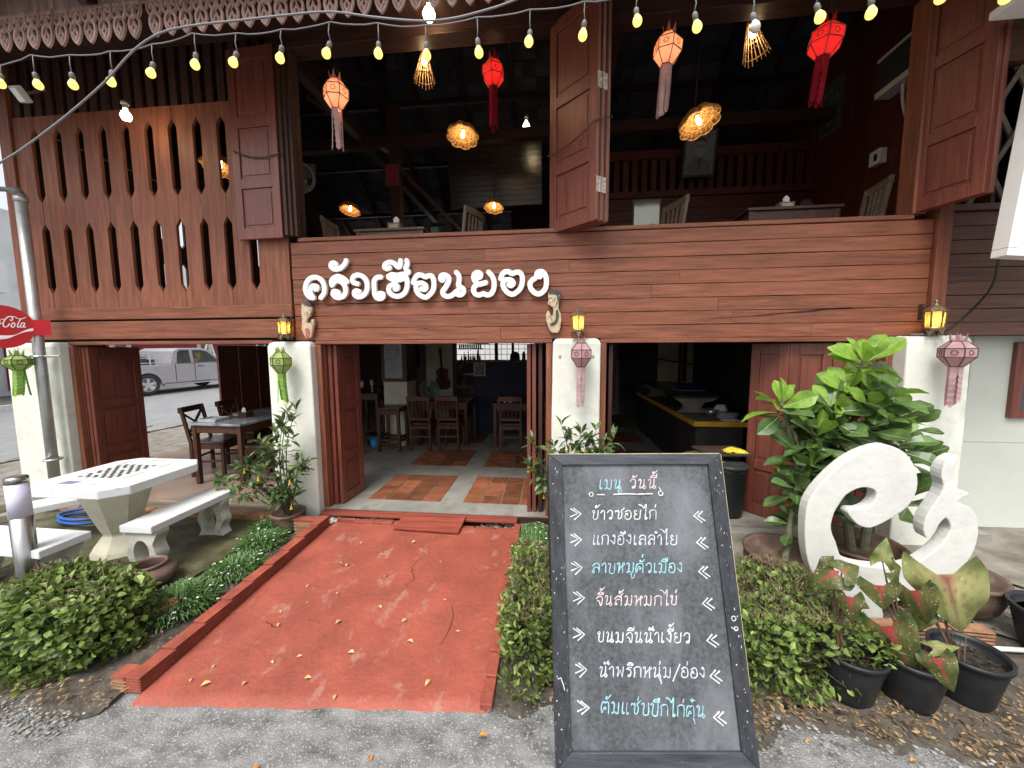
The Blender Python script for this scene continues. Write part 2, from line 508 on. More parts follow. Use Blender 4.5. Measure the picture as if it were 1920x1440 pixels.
# slotted board wall
def slotted(x0, pitch, n, zbot, ztop, slots, hw=.046, tip=.075, ramp=None, y=FY, th=.028, M=None, name='slotted_wall', m=WZ, first=None, last=None):
    b = MB()
    for k in range(-1, n):
        c0 = x0 + k * pitch; c1 = c0 + pitch
        if k == -1: c0 = first if first is not None else c0
        if k == n - 1: c1 = last if last is not None else c1
        lft = []; rgt = []
        for (za, zb) in slots:
            lft += [(c0 + .0015, za), (c0 + hw, za + tip), (c0 + hw, zb - tip), (c0 + .0015, zb)]
            rgt += [(c1 - .0015, za), (c1 - hw, za + tip), (c1 - hw, zb - tip), (c1 - .0015, zb)]
        if k == -1: lft = []
        if k == n - 1: rgt = []
        poly = [(c0 + .0015, zbot)] + lft + [(c0 + .0015, ztop), (c1 - .0015, ztop)] + rgt[::-1] + [(c1 - .0015, zbot)]
        dy = rnd(-.003, .003)
        b.prism(poly, y + dy, y + th, M)
    return b.build(name, m, H)
slotted(-5.182, .2555, 10, 2.152, 4.045, [(2.297, 3.004), (3.212, 3.925)], first=-5.42, last=-2.52)
# ventilation slats above
b = MB()
for k in range(24):
    x = -5.40 + k * .125
    b.box(x, x + .075, FY + .005, FY + .03, 4.05, 4.75)
b.build('vent_slats', WDKZ, H)
MB().box(-5.5, -2.5, FY + .09, FY + .11, 4.05, 4.8).build('vent_backing', DARKM, H)
MB().box(-5.56, -5.425, FY - .025, FY + .10, 1.81, 4.9).build('corner_post', WZ, H, bevel=.005)
MB().box(-2.53, -2.497, FY - .02, FY + .14, 2.775, 4.43).build('window_post', WDKZ, H, bevel=.005)
MB().box(2.875, 2.975, FY - .02, FY + .14, 2.775, 4.43).build('window_post', WZ, H, bevel=.005)
MB().box(.20, .34, FY + .02, FY + .14, 2.775, 4.43).build('window_post', WZ, H, bevel=.005)
MB().box(-2.6, 3.3, FY - .03, FY + .14, 4.432, 4.56).build('header_beam', WDK, H, bevel=.005)
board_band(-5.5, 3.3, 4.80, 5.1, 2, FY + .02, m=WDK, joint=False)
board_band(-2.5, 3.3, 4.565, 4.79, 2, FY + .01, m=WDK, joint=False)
# right post and boards
MB().box(3.062, 3.165, FY - .035, FY + .10, 1.80, 4.9).build('corner_post', WZ, H, bevel=.005)
WXD = woodmat('brown boards in the side wing', 'x', col=(0.125, 0.055, 0.036))
board_band(3.17, 9, 1.80, 2.80, 9, FY + .06, m=WXD)
MB().box(3.16, 9, FY + .094, FY + .12, 1.8, 2.8).build('board_backing', DARKM, H)
MB().box(3.17, 9, FY + .03, FY + .13, 2.803, 2.85).build('window_sill', WXD, H)
b = MB()
for k in range(14):
    x = 3.1 + k * .26
    b.bar((x, FY + .08, 2.86), (x + .55, FY + .08, 3.9), .035, .015, up=(0, 1, 0)); b.bar((x + .55, FY + .10, 2.86), (x, FY + .10, 3.9), .035, .015, up=(0, 1, 0))
b.build('lattice_screen', GREYWOOD, H)
MB().box(3.17, 9, FY + .03, FY + .12, 3.9, 4.9).build('wing_wall', WXD, H)

# hinged leaves: local x 0..w, z 0..h, thickness y 0..t, panels on the front (y=0) side
def leaf(name, w, h, M, m=WD, panels=3, t=.036, hinges=False, worn=False):
    b = MB(); st = .075
    zs = {3: [0, .30, .62, 1.0], 2: [0, .42, 1.0], 4: [0, .2, .52, .80, 1.0]}[panels]
    b.box(0, st, 0, t, 0, h, M); b.box(w - st, w, 0, t, 0, h, M)
    for i, f in enumerate(zs):
        z = f * h; zz = (0, .1) if i == 0 else ((h - .1, h) if i == len(zs) - 1 else (z - .045, z + .045))
        b.box(st, w - st, 0.0005, t - .0005, zz[0], zz[1], M)
    for i in range(len(zs) - 1):
        za = zs[i] * h + (.1 if i == 0 else .045); zb = zs[i + 1] * h - (.1 if i == len(zs) - 2 else .045)
        b.box(st, w - st, .014, t - .014, za, zb, M)
        if w > .28: b.box(st + .025, w - st - .025, .007, t - .007, za + .03, zb - .03, M)
    o = b.build(name, m, H, bevel=.003)
    if worn:
        e = MB().box(w + .0005, w + .003, .002, t - .002, .01, h - .01, M); e.build('worn_edge', WWORN, o)
    if hinges:
        for z in (.22, h * .58):
            hb = MB(); hb.box(w + .0035, w + .006, .002, t + .016, z, z + .12, M)
            hb.tube([M @ Vector((w + .008, t + .008, z)), M @ Vector((w + .008, t + .008, z + .12))], .006, 6)
            hb.build('hinge', mat('worn white hinge', (.5, .45, .4), .5, .3, 40, spots=(.2, .12, .08), spotscale=60, spotcut=.55), o)
    return o
def LM(x, y, z, ang): return RZ((x, y, z), ang)
# upstairs shutters
leaf('window_shutter', .475, 1.68, LM(-2.985, 3.435, 2.758, R(-3)), panels=3)
for k in range(3): leaf('folded_shutter', .13, 1.66, LM(-2.462 + k * .034, 3.42 + .02 * k, 2.78, R(88)), m=WDKZ, t=.03)
ang = math.atan2(-.34, .37)
for k in range(3):
    leaf('window_shutter', .50 - .02 * k, 1.72, LM(-.03 + .058 * k, 3.53 + .012 * k, 2.735 - .002 * k, ang), hinges=k in (0, 1), worn=True)
for k in range(2):
    leaf('window_shutter', .43, 1.75, LM(2.885 + .045 * k, 3.52, 2.785, R(-74)), panels=3)
# ground floor folding doors
for k in range(3): leaf('folding_door', .40, 1.63, LM(-2.225 + k * .047, 3.53 + .02 * k, .125, R(86)))
for k in range(2): leaf('folding_door', .42, 1.63, LM(-.20 + k * .05, 3.56, .125, R(88)))
leaf('folding_door', .36, 1.63, LM(-.09, 3.56, .125, R(88)), m=WDKZ)
for k in range(3): leaf('folding_door', .50, 1.63, LM(-4.985 + k * .048, 3.53, .12, R(89)))
for k in range(2): leaf('folding_door', .36, 1.62, LM(.50 + k * .055, 3.56, .125, R(88)), m=WDKZ)
leaf('folding_door', .30, 1.62, LM(1.86, 3.78, .125, R(-48)))
for k in range(2): leaf('folding_door', .345, 1.62, LM(2.075 + k * .352, 3.565, .125, 0), panels=2)
for k in range(3): leaf('side_door', .40, 1.66, LM(-5.42 + .0, 5.66 + k * .42, .12, R(90)))
# iron rings and chains
def chain(pts, name, label, r=.006):
    b = MB(); n = len(pts)
    for i in range(n - 1):
        p, q = Vector(pts[i]), Vector(pts[i + 1]); m = (p + q) / 2; d = (q - p).normalized()
        s = d.cross(Vector((0, 1, .2)) if i % 2 else Vector((0, .2, 1))).normalized()
        L = (q - p).length * .62
        b.tube([m + d * L * math.cos(a) + s * r * 1.3 * math.sin(a) for a in [2 * PI * k / 8 for k in range(9)]], .0026, 5, cap=False)
    o = b.build(name, IRON); return tag(o, label, 'chain')
def sag(a, b, drop, n):
    a, b = Vector(a), Vector(b)
    return [a.lerp(b, t / n) - Vector((0, 0, drop * 4 * (t / n) * (1 - t / n))) for t in range(n + 1)]
chain(sag((-2.97, 3.425, 3.56), (-2.48, 3.40, 3.50), .05, 26), 'shutter_chain', 'thin iron chain across the shutter beside the slotted wall')
chain(sag((-.048, 3.515, 3.39), (.318, 3.172, 3.47), .035, 24) + sag((.318, 3.172, 3.47), (.455, 3.20, 3.51), .0, 8)[1:], 'shutter_chain', 'rusty chain tied around the folded shutters in the middle')
chain(sag((-2.215, 3.525, .93), (-2.07, 3.93, .88), .02, 22), 'door_chain', 'iron chain on the folded doors left of the entrance')
chain(sag((-4.99, 3.525, .80), (-4.83, 4.05, .80), .03, 26), 'door_chain', 'iron chain on the folded doors behind the white table')

# upper floor, ceiling, walls
MB().box(-5.5, 3.7, 3.56, 9.2, 2.21, 2.30).build('upper_floor', WDKY, H)
b = MB()
for k in range(30): b.box(-5.48 + k * .306, -5.48 + (k + 1) * .306 - .004, 3.62, 9.15, 1.86, 1.875)
b.build('lower_ceiling', WDKY, H)
b = MB()
for k in range(8): b.box(-5.4 + k * 1.26, -5.3 + k * 1.26, 3.62, 9.1, 1.80, 1.858)
b.build('ceiling_beam', WDKY, H)
ML = Matrix.Translation(Vector((-5.5, 3.6, 0))) @ Matrix.Rotation(R(90), 4, 'Z')
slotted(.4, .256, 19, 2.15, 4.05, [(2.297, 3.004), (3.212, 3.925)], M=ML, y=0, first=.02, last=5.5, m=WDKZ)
MB().box(-5.53, -5.49, 3.62, 9.1, 4.06, 5.0).build('side_gable', WDKY, H)
MB().box(-5.53, -5.49, 3.62, 9.1, 1.86, 2.14).build('side_beam', WY, H)
b = MB()
for k in range(36):
    x = -5.45 + k * .125
    b.box(x, x + .108, 9.1, 9.12, 2.2, 3.75)
b.build('back_pickets', WDKZ, H)
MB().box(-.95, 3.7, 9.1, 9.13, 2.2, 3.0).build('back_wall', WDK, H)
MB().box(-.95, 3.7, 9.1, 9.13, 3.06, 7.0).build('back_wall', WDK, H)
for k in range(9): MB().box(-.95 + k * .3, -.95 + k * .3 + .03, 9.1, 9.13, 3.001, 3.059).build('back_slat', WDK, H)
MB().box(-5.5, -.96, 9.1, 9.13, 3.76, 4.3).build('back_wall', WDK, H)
# right partition and inner wall upstairs
INRED = woodmat('dark red inner boards', 'z', col=(0.085, 0.022, 0.018), rough=.45)
board_band(.75, 3.7, 2.3, 3.85, 10, 5.86, m=woodmat('dark red inner boards along', 'x', col=(0.08, 0.022, 0.018), rough=.45), name='inner_wall', joint=False)
b = MB()
for k in range(23): b.box(.75 + k * .13, .75 + k * .13 + .075, 5.87, 5.89, 3.95, 4.38)
b.build('inner_wall_slats', INRED, H)
MB().box(.75, 3.7, 5.84, 5.92, 3.86, 3.945).build('inner_rail', INRED, H); MB().box(.75, 3.7, 5.84, 5.92, 4.385, 4.5).build('inner_rail', INRED, H)
b = MB()
for k in range(16): b.box(3.60, 3.63, 3.66 + k * .34, 3.66 + (k + 1) * .34 - .003, 2.3, 5.6)
b.build('inner_side_wall', INRED, H)
for y in (4.2, 5.2): MB().box(3.56, 3.597, y, y + .07, 2.3, 5.3).build('inner_stud', INRED, H)
# roof
ROOFM = mat('dark tile underside', (0.065, 0.062, 0.072), .75, .3, 3, island=.3)
def roof_z(y): return 4.28 + (y - 2.55) * .72 if y < 6.3 else 4.28 + 3.75 * .72 - (y - 6.3) * .72
b = MB()
for (ya, yb, st_) in ((2.45, 6.3, 20), (6.3, 10.2, 20)):
    for j in range(st_):
        y0 = ya + (yb - ya) * j / st_; y1 = ya + (yb - ya) * (j + 1) / st_
        for i in range(48):
            x0 = -6.3 + i * .24; dz = .012 * ((i + j) % 2)
            z0, z1 = roof_z(y0), roof_z(y1)
            b.add([(x0, y0, z0 + dz - .02), (x0 + .236, y0, z0 + dz - .02), (x0 + .236, y1 - .004, z1 + dz), (x0, y1 - .004, z1 + dz)], [(0, 3, 2, 1)])
b.build('roof_tiles', ROOFM, H)
MB().add([(-6.4, 2.4, roof_z(2.4) + .05), (5.5, 2.4, roof_z(2.4) + .05), (5.5, 6.3, roof_z(6.3) + .05), (-6.4, 6.3, roof_z(6.3) + .05), (-6.4, 10.3, roof_z(10.3) + .05), (5.5, 10.3, roof_z(10.3) + .05)], [(0, 1, 2, 3), (3, 2, 5, 4)]).build('roof_cover', ROOFM, H)
b = MB()
for k in range(13):
    x = -6.0 + k * .88
    b.bar((x, 2.6, roof_z(2.6) - .08), (x, 6.3, roof_z(6.3) - .08), .06, .1); b.bar((x, 10, roof_z(10) - .08), (x, 6.3, roof_z(6.3) - .08), .06, .1)
b.build('rafters', WDKY, H)
b = MB()
for y in (3.6, 4.5, 5.4, 7.2, 8.1, 9.0): b.bar((-5.5, y, roof_z(y) - .16), (4.5, y, roof_z(y) - .16), .07, .07)
b.build('purlins', WDK, H)
for x in (-2.75, .6):
    b = MB().bar((x, 3.6, 4.75), (x, 9.05, 4.75), .11, .14); b.bar((x, 6.3, 4.8), (x, 6.3, 6.8), .11, .11)
    b.bar((x, 4.2, 4.8), (x, 6.2, 5.9), .07, .09); b.bar((x, 8.4, 4.8), (x, 6.4, 5.9), .07, .09)
    b.build('roof_truss', WDKY, H)
MB().box(-2.36, -2.22, 5.55, 5.69, 2.3, 5.2).build('upper_post', WDKZ, H)
MB().bar((-3.6, 5.6, 5.4), (-2.3, 5.6, 4.5), .05, .05).build('brace', GREYWOOD, H)
MB().bar((-2.2, 5.62, 4.3), (-1.0, 5.62, 3.1), .05, .05).build('brace', WDK, H)
MB().box(-5.5, 3.7, 5.54, 5.66, 4.62, 4.76).build('tie_beam', WDK, H)
# planked inner ceiling piece that catches the window light
b = MB()
for k in range(12): b.add([(-1.9, 7.0 + k * .022, 5.36 - k * .085), (-.2, 7.0 + k * .022, 5.36 - k * .085), (-.2, 7.02 + k * .022, 5.28 - k * .085), (-1.9, 7.02 + k * .022, 5.28 - k * .085), (-1.9, 7.03 + k * .022, 5.36 - k * .085), (-.2, 7.03 + k * .022, 5.36 - k * .085), (-.2, 7.05 + k * .022, 5.28 - k * .085), (-1.9, 7.05 + k * .022, 5.28 - k * .085)], [(0, 3, 2, 1), (4, 5, 6, 7), (0, 1, 5, 4), (3, 7, 6, 2), (0, 4, 7, 3), (1, 2, 6, 5)])
b.build('sloping_boards', mat('varnished dark boards', (.05, .035, .028), .16, .3, 6, stretch=(.5, 6, 6), bump=.25, bscale=8, spec=.7), H)
# gables
MB().add([(-5.52, 2.5, 4.25), (-5.52, 6.3, 6.97), (-5.52, 10.2, 4.2)], [(0, 1, 2)]).build('gable_wall', WDKY, H)
MB().add([(5.2, 2.5, 4.25), (5.2, 6.3, 6.97), (5.2, 10.2, 4.2)], [(0, 2, 1)]).build('gable_wall', WDKY, H)
MB().box(3.64, 5.2, 9.1, 9.13, 0, 7).build('back_wall', WDK, H)
MB().box(5.15, 5.2, 3.6, 9.1, 1.8, 5.2).build('wing_side_wall', WDKY, H)
# ground floor inner walls
MB().box(-5.5, -3.3, 9.1, 9.13, .1, 2.2).build('back_wall', WDK, H)
MB().box(-3.3, -2.35, 9.1, 9.13, .1, 2.2).build('back_wall', woodmat('brown woven panels', 'x', col=(.085, .05, .032), bump=.8), H)
MB().box(-2.35, -.25, 9.1, 9.14, .1, 1.43).build('back_wall', WDK, H); MB().box(-2.35, -.25, 9.1, 9.14, 1.87, 2.2).build('back_wall', WDK, H)
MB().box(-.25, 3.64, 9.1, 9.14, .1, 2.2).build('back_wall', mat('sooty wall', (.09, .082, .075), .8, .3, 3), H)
MB().box(-5.5, -5.46, 6.95, 9.1, .1, 2.2).build('side_wall', WDKY, H)
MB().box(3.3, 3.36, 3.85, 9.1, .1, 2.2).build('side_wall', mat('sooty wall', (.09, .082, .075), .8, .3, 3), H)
f = MB()
for x in (-1.78, -1.35, -.92, -.5): f.box(x - .012, x + .012, 9.09, 9.12, 1.43, 1.87)
f.box(-1.38, -1.30, 9.08, 9.125, 1.43, 1.87); f.box(-.97, -.93, 9.085, 9.125, 1.43, 1.87)
for x in (-1.62, -1.5, -1.22, -1.08, -.8, -.65): f.box(x - .005, x + .005, 9.1, 9.115, 1.43, 1.87)
for z in (1.56, 1.69, 1.80): f.box(-2.35, -.25, 9.1, 9.112, z - .006, z + .006)
f.build('back_window_grille', WDKZ, H)
# cream column with dark panelled upper half
MB().box(-2.73, -2.34, 5.9, 6.3, .1, 2.2).build('inner_column', INWHITE, H)
MB().box(-2.735 - .012, -2.735, 5.9, 6.31, 1.15, 2.2).build('column_panel', WDKZ, H)
b = MB().box(-2.745, -2.70, 5.875, 5.897, 1.18, 1.86); b.box(-2.40, -2.325, 5.875, 5.897, 1.18, 1.86); b.box(-2.70, -2.40, 5.876, 5.896, 1.18, 1.235)
b.build('column_frame', WDKZ, H)
MB().box(-2.336, -2.325, 5.90, 6.31, 1.18, 1.86).build('column_panel', WDKZ, H)
MB().box(-2.47, -1.93, 7.25, 7.30, .1, 1.86).build('inner_wall', INWHITE, H)
MB().box(-1.93, -1.86, 7.22, 7.32, .1, 1.86).build('inner_post', WDKZ, H)
# eave fascia
FASC = woodmat('faded pink fascia', 'z', col=(0.50, 0.33, 0.29), rough=.7)
b = MB()
for k in range(36): b.box(-6.3 + k * .20, -6.3 + k * .20 + .197, 2.70, 2.72, 4.235, 4.42)
b.build('fascia_boards', FASC, H)
MB().box(-6.35, 5.0, 2.55, 2.60, 4.425, 4.52).build('gutter_board', mat('faded purple board', (.26, .17, .19), .6, .1, 3), H)
b = MB()
for k in range(36): b.box(-6.3 + k * .32, -6.3 + k * .32 + .317, 2.73, 3.49, 4.55, 4.57)
b.build('eave_soffit', WDKY, H)
# carved lace under the eave
def lace(x0, n, pitch, y=2.69):
    b = MB(); zt, zb = 4.236, 3.992; h = zt - zb
    for k in range(n):
        x = x0 + k * pitch; c = x + pitch / 2; q = pitch
        P = lambda u, v: (c + u * q, zb + v * h)
        t0, t1 = y + .0004 * (k % 2), y + .013
        e = [0]
        def rb(pts, hw=.0075, sm=3):
            e[0] += .0006; b.ribbon([P(*p) for p in pts], hw, t0 - e[0], t1 + e[0] * .3, smooth=sm, crown=.0015)
        rb([(0, 0), (-.20, .12), (-.34, .32), (-.30, .50), (-.08, .66), (-.05, .80), (-.2, .86), (-.3, .78)], .008)
        rb([(0, 0), (.20, .12), (.34, .32), (.30, .50), (.08, .66), (.05, .80), (.2, .86), (.3, .78)], .008)
        rb([(-.48, 1.0), (-.44, .72), (-.30, .58)], .007); rb([(.48, 1.0), (.44, .72), (.30, .58)], .007)
        rb([(0, .08), (-.14, .26), (0, .46), (.14, .26), (0, .08)], .006, 1)
        rb([(-.2, .3), (0, .15), (.2, .3)], .005, 1); rb([(-.18, .22), (0, .36), (.18, .22)], .005, 1)
        rb([(-.12, .54), (0, .62), (.12, .54)], .006)
    b.box(x0, x0 + n * pitch, y + .002, y + .016, zt - .018, zt)
    return b.build('eave_lace', FASC, H)
lace(-6.15, 26, .122); lace(-2.93, 24, .122); 

# side wing wall (white plaster) with red window frame
MB().box(3.28, 9, 3.76, 3.95, -.02, 1.80).build('plaster_wall', PLASTER2, H)
b = MB()
b.box(3.68, 3.686, 3.756, 3.77, .0, 1.8); b.box(3.686, 9, 3.756, 3.77, .855, .861)
b.build('wall_groove', mat('groove shade paint', (.45, .46, .42), .8, .05), H)
b = MB().box(4.0, 4.07, 3.72, 3.775, 1.08, 1.745); b.box(4.07, 6, 3.722, 3.775, 1.08, 1.14); b.box(4.07, 6, 3.722, 3.775, 1.69, 1.745)
b.build('window_frame', WD, H, bevel=.004)
MB().box(4.07, 6, 3.75, 3.758, 1.14, 1.69).build('window_pane', glass('dark pane'), H)
# ================================================================ RAMP
REDC = mat('red painted cement', (0.30, 0.074, 0.048), 0.62, 0.14, 3.5, bump=.9, bscale=22, spots=(0.35, 0.155, 0.115), spotscale=7, spotcut=.58, spotsoft=.09, spotstretch=(1.2, .8, 1))
REDB = mat('red painted brick', (0.285, 0.068, 0.042), 0.65, .2, 9, bump=.6, bscale=35, spots=(.22, .06, .035), spotscale=10, spotcut=.6, spotsoft=.12)
RAWB = mat('bare ribbed brick', (0.30, 0.155, 0.085), .8, .25, 12, stretch=(1, 1, 4), bump=.5, bscale=30, spots=(.14, .11, .06), spotscale=8, spotcut=.52, spotsoft=.2)
RP = thing('entrance_ramp', 'red painted cement ramp with a low ribbed brick wall, leading to the entrance', 'ramp', (-1.2, 2.3, 0))
b = MB(); nx, ny = 40, 46; vs = []; fs = []
def rampz(x, y): return max(.0, .012 + (y - 1.5) * .052) + .004 * wob(x, y, 1.5)
for j in range(ny + 1):
    for i in range(nx + 1):
        t = j / ny; x = -2.03 + (1.72) * i / nx
        y0 = 1.47 + .14 * (i / nx) + .004 * math.sin(i * .9); y = y0 + (3.22 - y0) * t
        vs.append((x, y, rampz(x, y) if j else -.01))
for j in range(ny):
    for i in range(nx):
        a = j * (nx + 1) + i; fs.append((a, a + 1, a + nx + 2, a + nx + 1))
b.add(vs, fs).build('ramp_slab', REDC, RP, smooth=True)
def ribbed(b, x0, x1, ya, yb, z0fn, z1fn, ribs=5, side=1, seg=1):
    """low wall of ribbed hollow bricks running along y; grooves along its length"""
    L = yb - ya; nb = max(1, int(L / .17))
    for k in range(nb):
        y0 = ya + L * k / nb + .002; y1 = ya + L * (k + 1) / nb - .002; ym = (y0 + y1) / 2; j = rnd(-.004, .004)
        z0a, z1a = z0fn(ym), z1fn(ym) + rnd(-.004, .004)
        h = (z1a - z0a) / ribs
        for r in range(ribs):
            za = z0a + r * h; ins = 0
            b.box(x0 + j, x1 + j, y0, y1, za + h * .0, za + h * .58)
            b.box(x0 + j + .012, x1 + j - .012, y0 + .001, y1 - .001, za + h * .58, za + h)
        b.box(x0 + j, x1 + j, y0, y1, z1a, z1a + .008)
b = MB(); ribbed(b, -2.115, -2.035, 1.53, 3.17, lambda y: .005 + max(0, y - 1.55) * .05, lambda y: .075 + (y - 1.5) * .066, 5)
b.build('brick_wall', REDB, RP, bevel=.0018)
b = MB(); ribbed(b, -2.035 - .17, -2.035 - .085, 1.53, 1.615, lambda y: -.005, lambda y: .072, 4)
b.build('end_brick', RAWB, RP, bevel=.004)
b = MB(); b.box(-2.20, -2.12, 1.528, 1.61, .081, .087); b.build('end_brick_top', REDB, RP)
b = MB()
for k in range(11):
    y = 1.62 + k * .153; b.box(-.335, -.275, y, y + .149, .0 + k * .006, .035 + (y - 1.6) * .058)
b.build('side_kerb', REDB, RP, bevel=.005)
b = MB()
for k in range(9):
    x = -2.02 + k * .19; d = .03 * math.sin(k * 1.3)
    b.box(x, x + .185, 3.20 + (.05 if k < 1 else 0) + d * .3, 3.27, .02, .128 + rnd(-.008, .006) if k < 4 else .098)
b.build('back_kerb', REDB, RP, bevel=.008)
b = MB(); ribbed(b, -2.34, -2.12, 3.09, 3.17, lambda y: .03, lambda y: .155, 4); b.build('return_bricks', RAWB, RP, bevel=.004)
MB().box(-2.35, -2.12, 3.085, 3.175, .164, .170).build('return_top', REDB, RP)
BOARD = woodmat('red painted plank', 'x', col=(0.285, 0.066, 0.042), rough=.6, bump=.3)
b = MB().box(-2.24, -.315, 3.33, 3.425, .105, .128)
tag(b.build('threshold_plank', BOARD, bevel=.003), 'long red plank lying along the entrance threshold', 'plank')
M = Matrix.Translation(Vector((-1.10, 3.24, .118))) @ Matrix.Rotation(R(4), 4, 'X') @ Matrix.Rotation(R(-2), 4, 'Z')
b = MB().box(-.30, .30, -.14, .14, .0, .020, M)
tag(b.build('step_board', BOARD, bevel=.003), 'short wide red board bridging the ramp and the threshold plank', 'board')
for P in ([(-1.62, 2.60), (-1.57, 2.585), (-1.53, 2.60), (-1.50, 2.57)], [(-.62, 1.95), (-.60, 2.12), (-.64, 2.3)], [(-1.9, 1.95), (-1.75, 2.02), (-1.66, 1.98), (-1.5, 2.06), (-1.38, 2.03)], [(-1.0, 2.8), (-1.05, 2.62), (-.98, 2.5), (-1.02, 2.38)]):
    b = MB(); P3 = []
    for (x0, y0), (x1, y1) in zip(P, P[1:]):
        for t in range(5): P3.append((x0 + (x1 - x0) * t / 5 + rnd(-.006, .006), y0 + (y1 - y0) * t / 5 + rnd(-.006, .006)))
    vs = []; n = len(P3)
    for i, (x, y) in enumerate(P3):
        q = .0016 * math.sin(PI * (i + .5) / n) + .0006; z = rampz(x, y) + .0035; vs += [(x - q, y - q * .6, z), (x + q, y + q * .6, z)]
    b.add(vs, [(2 * i, 2 * i + 1, 2 * i + 3, 2 * i + 2) for i in range(n - 1)]).build('ramp_crack', mat('dark crack', (.07, .02, .015), .9, .2), RP)
# little stones beside the plank
STONE = mat('pale stones', (0.36, 0.33, 0.28), .85, .2, 9, island=.45)
b = MB()
def pebble(b, c, r):
    n = 6; vs = [(c[0], c[1], c[2] + r * .7)]
    for k in range(n):
        a = 2 * PI * k / n + rnd(0, 1) * .3; q = r * rnd(.75, 1.2); vs.append((c[0] + q * math.cos(a), c[1] + q * math.sin(a), c[2] + r * .15))
    fs = [(0, 1 + k, 1 + (k + 1) % n) for k in range(n)]
    b.add(vs, fs)
for k in range(420):
    if k % 3 == 0: p = (rnd(-2.15, -1.5), rnd(3.24, 3.40), .075)
    elif k % 3 == 1: p = (rnd(-.7, .0), rnd(3.28, 3.44), .045)
    else: p = (rnd(-5.4, -2.7), rnd(3.36, 3.46), .055)
    pebble(b, p, rnd(.008, .022))
kind(b.build('pebbles', STONE), 'stuff')

# ================================================================ GARDEN FURNITURE
OLDC = mat('weathered cast concrete', (0.46, 0.45, 0.39), .85, .18, 5, bump=.5, bscale=30, spots=(.20, .185, .14), spotscale=6, spotcut=.55, spotsoft=.2)
OLDW = mat('chalky white table paint', (0.64, 0.65, 0.65), .6, .03, 4, bump=.1, bscale=30, spots=(.50, .52, .52), spotscale=16, spotcut=.625, spotsoft=.05)
TB = thing('concrete_table', 'white concrete garden table with an inlaid checkerboard on a tapered pedestal', 'table', (-3.6, 2.72, 0))
def octa(x0, x1, y0, y1, c):
    return [(x0 + c, y0), (x1 - c, y0), (x1, y0 + c), (x1, y1 - c), (x1 - c, y1), (x0 + c, y1), (x0, y1 - c), (x0, y0 + c)]
def slab(b, poly, z0, z1):
    n = len(poly)
    vs = [(x, y, z0) for x, y in poly] + [(x, y, z1) for x, y in poly]
    fs = [tuple(range(n - 1, -1, -1)), tuple(range(n, 2 * n))] + [(i, (i + 1) % n, (i + 1) % n + n, i + n) for i in range(n)]
    return b.add(vs, fs)
slab(MB(), octa(-3.93, -3.12, 2.30, 3.08, .12), .645, .715).build('tabletop', OLDW, TB, bevel=.008)
CK = mat('black inlay', (0.02, 0.035, 0.03), .4, .1); LV = mat('lilac inlay', (0.20, 0.19, 0.32), .4, .1); GR = mat('faded inlay', (.45, .47, .45), .5, .1)
b = MB(); q = .0335
for i in range(10):
    for j in range(10):
        if (i + j) % 2 == 0 and rnd(0, 1) > .05: slab(b, [(-3.755 + i * q, 2.545 + j * q), (-3.755 + (i + 1) * q - .002, 2.545 + j * q), (-3.755 + (i + 1) * q - .002, 2.545 + (j + 1) * q - .002), (-3.755 + i * q, 2.545 + (j + 1) * q - .002)], .7152, .7162)
b.build('checkerboard', CK, TB)
slab(MB(), [(-3.72, 2.40), (-3.60, 2.40), (-3.58, 2.46), (-3.70, 2.46)], .7152, .7165).build('lilac_tile', LV, TB)
for (x, y, wx, wy) in ((-3.36, 2.55, .03, .16), (-3.36, 2.82, .03, .12), (-3.80, 2.85, .03, .12), (-3.62, 2.98, .16, .03), (-3.82, 2.60, .03, .12), (-3.45, 2.40, .06, .02)): slab(MB(), [(x, y), (x + wx, y), (x + wx, y + wy), (x, y + wy)], .7152, .7160).build('faded_strip', GR, TB)
n8 = lambda a: 1 / max(abs(math.cos((a + PI / 8) % (PI / 4) - PI / 8)), .7)
pc = (-3.60, 2.70, 0)
MB().lathe([(.20, .02), (.215, .05), (.20, .085), (.115, .20), (.115, .215), (.13, .25), (.245, .60), (.245, .644)], pc, 8, Matrix.Translation(Vector(pc)) @ Matrix.Rotation(PI / 8, 4, 'Z') @ Matrix.Translation(-Vector(pc))).build('pedestal', mat('cream pedestal paint', (0.66, 0.63, 0.49), .8, .08, 3, bump=.3, bscale=25, spots=(.42, .38, .28), spotscale=5, spotcut=.6, spotsoft=.2), TB)
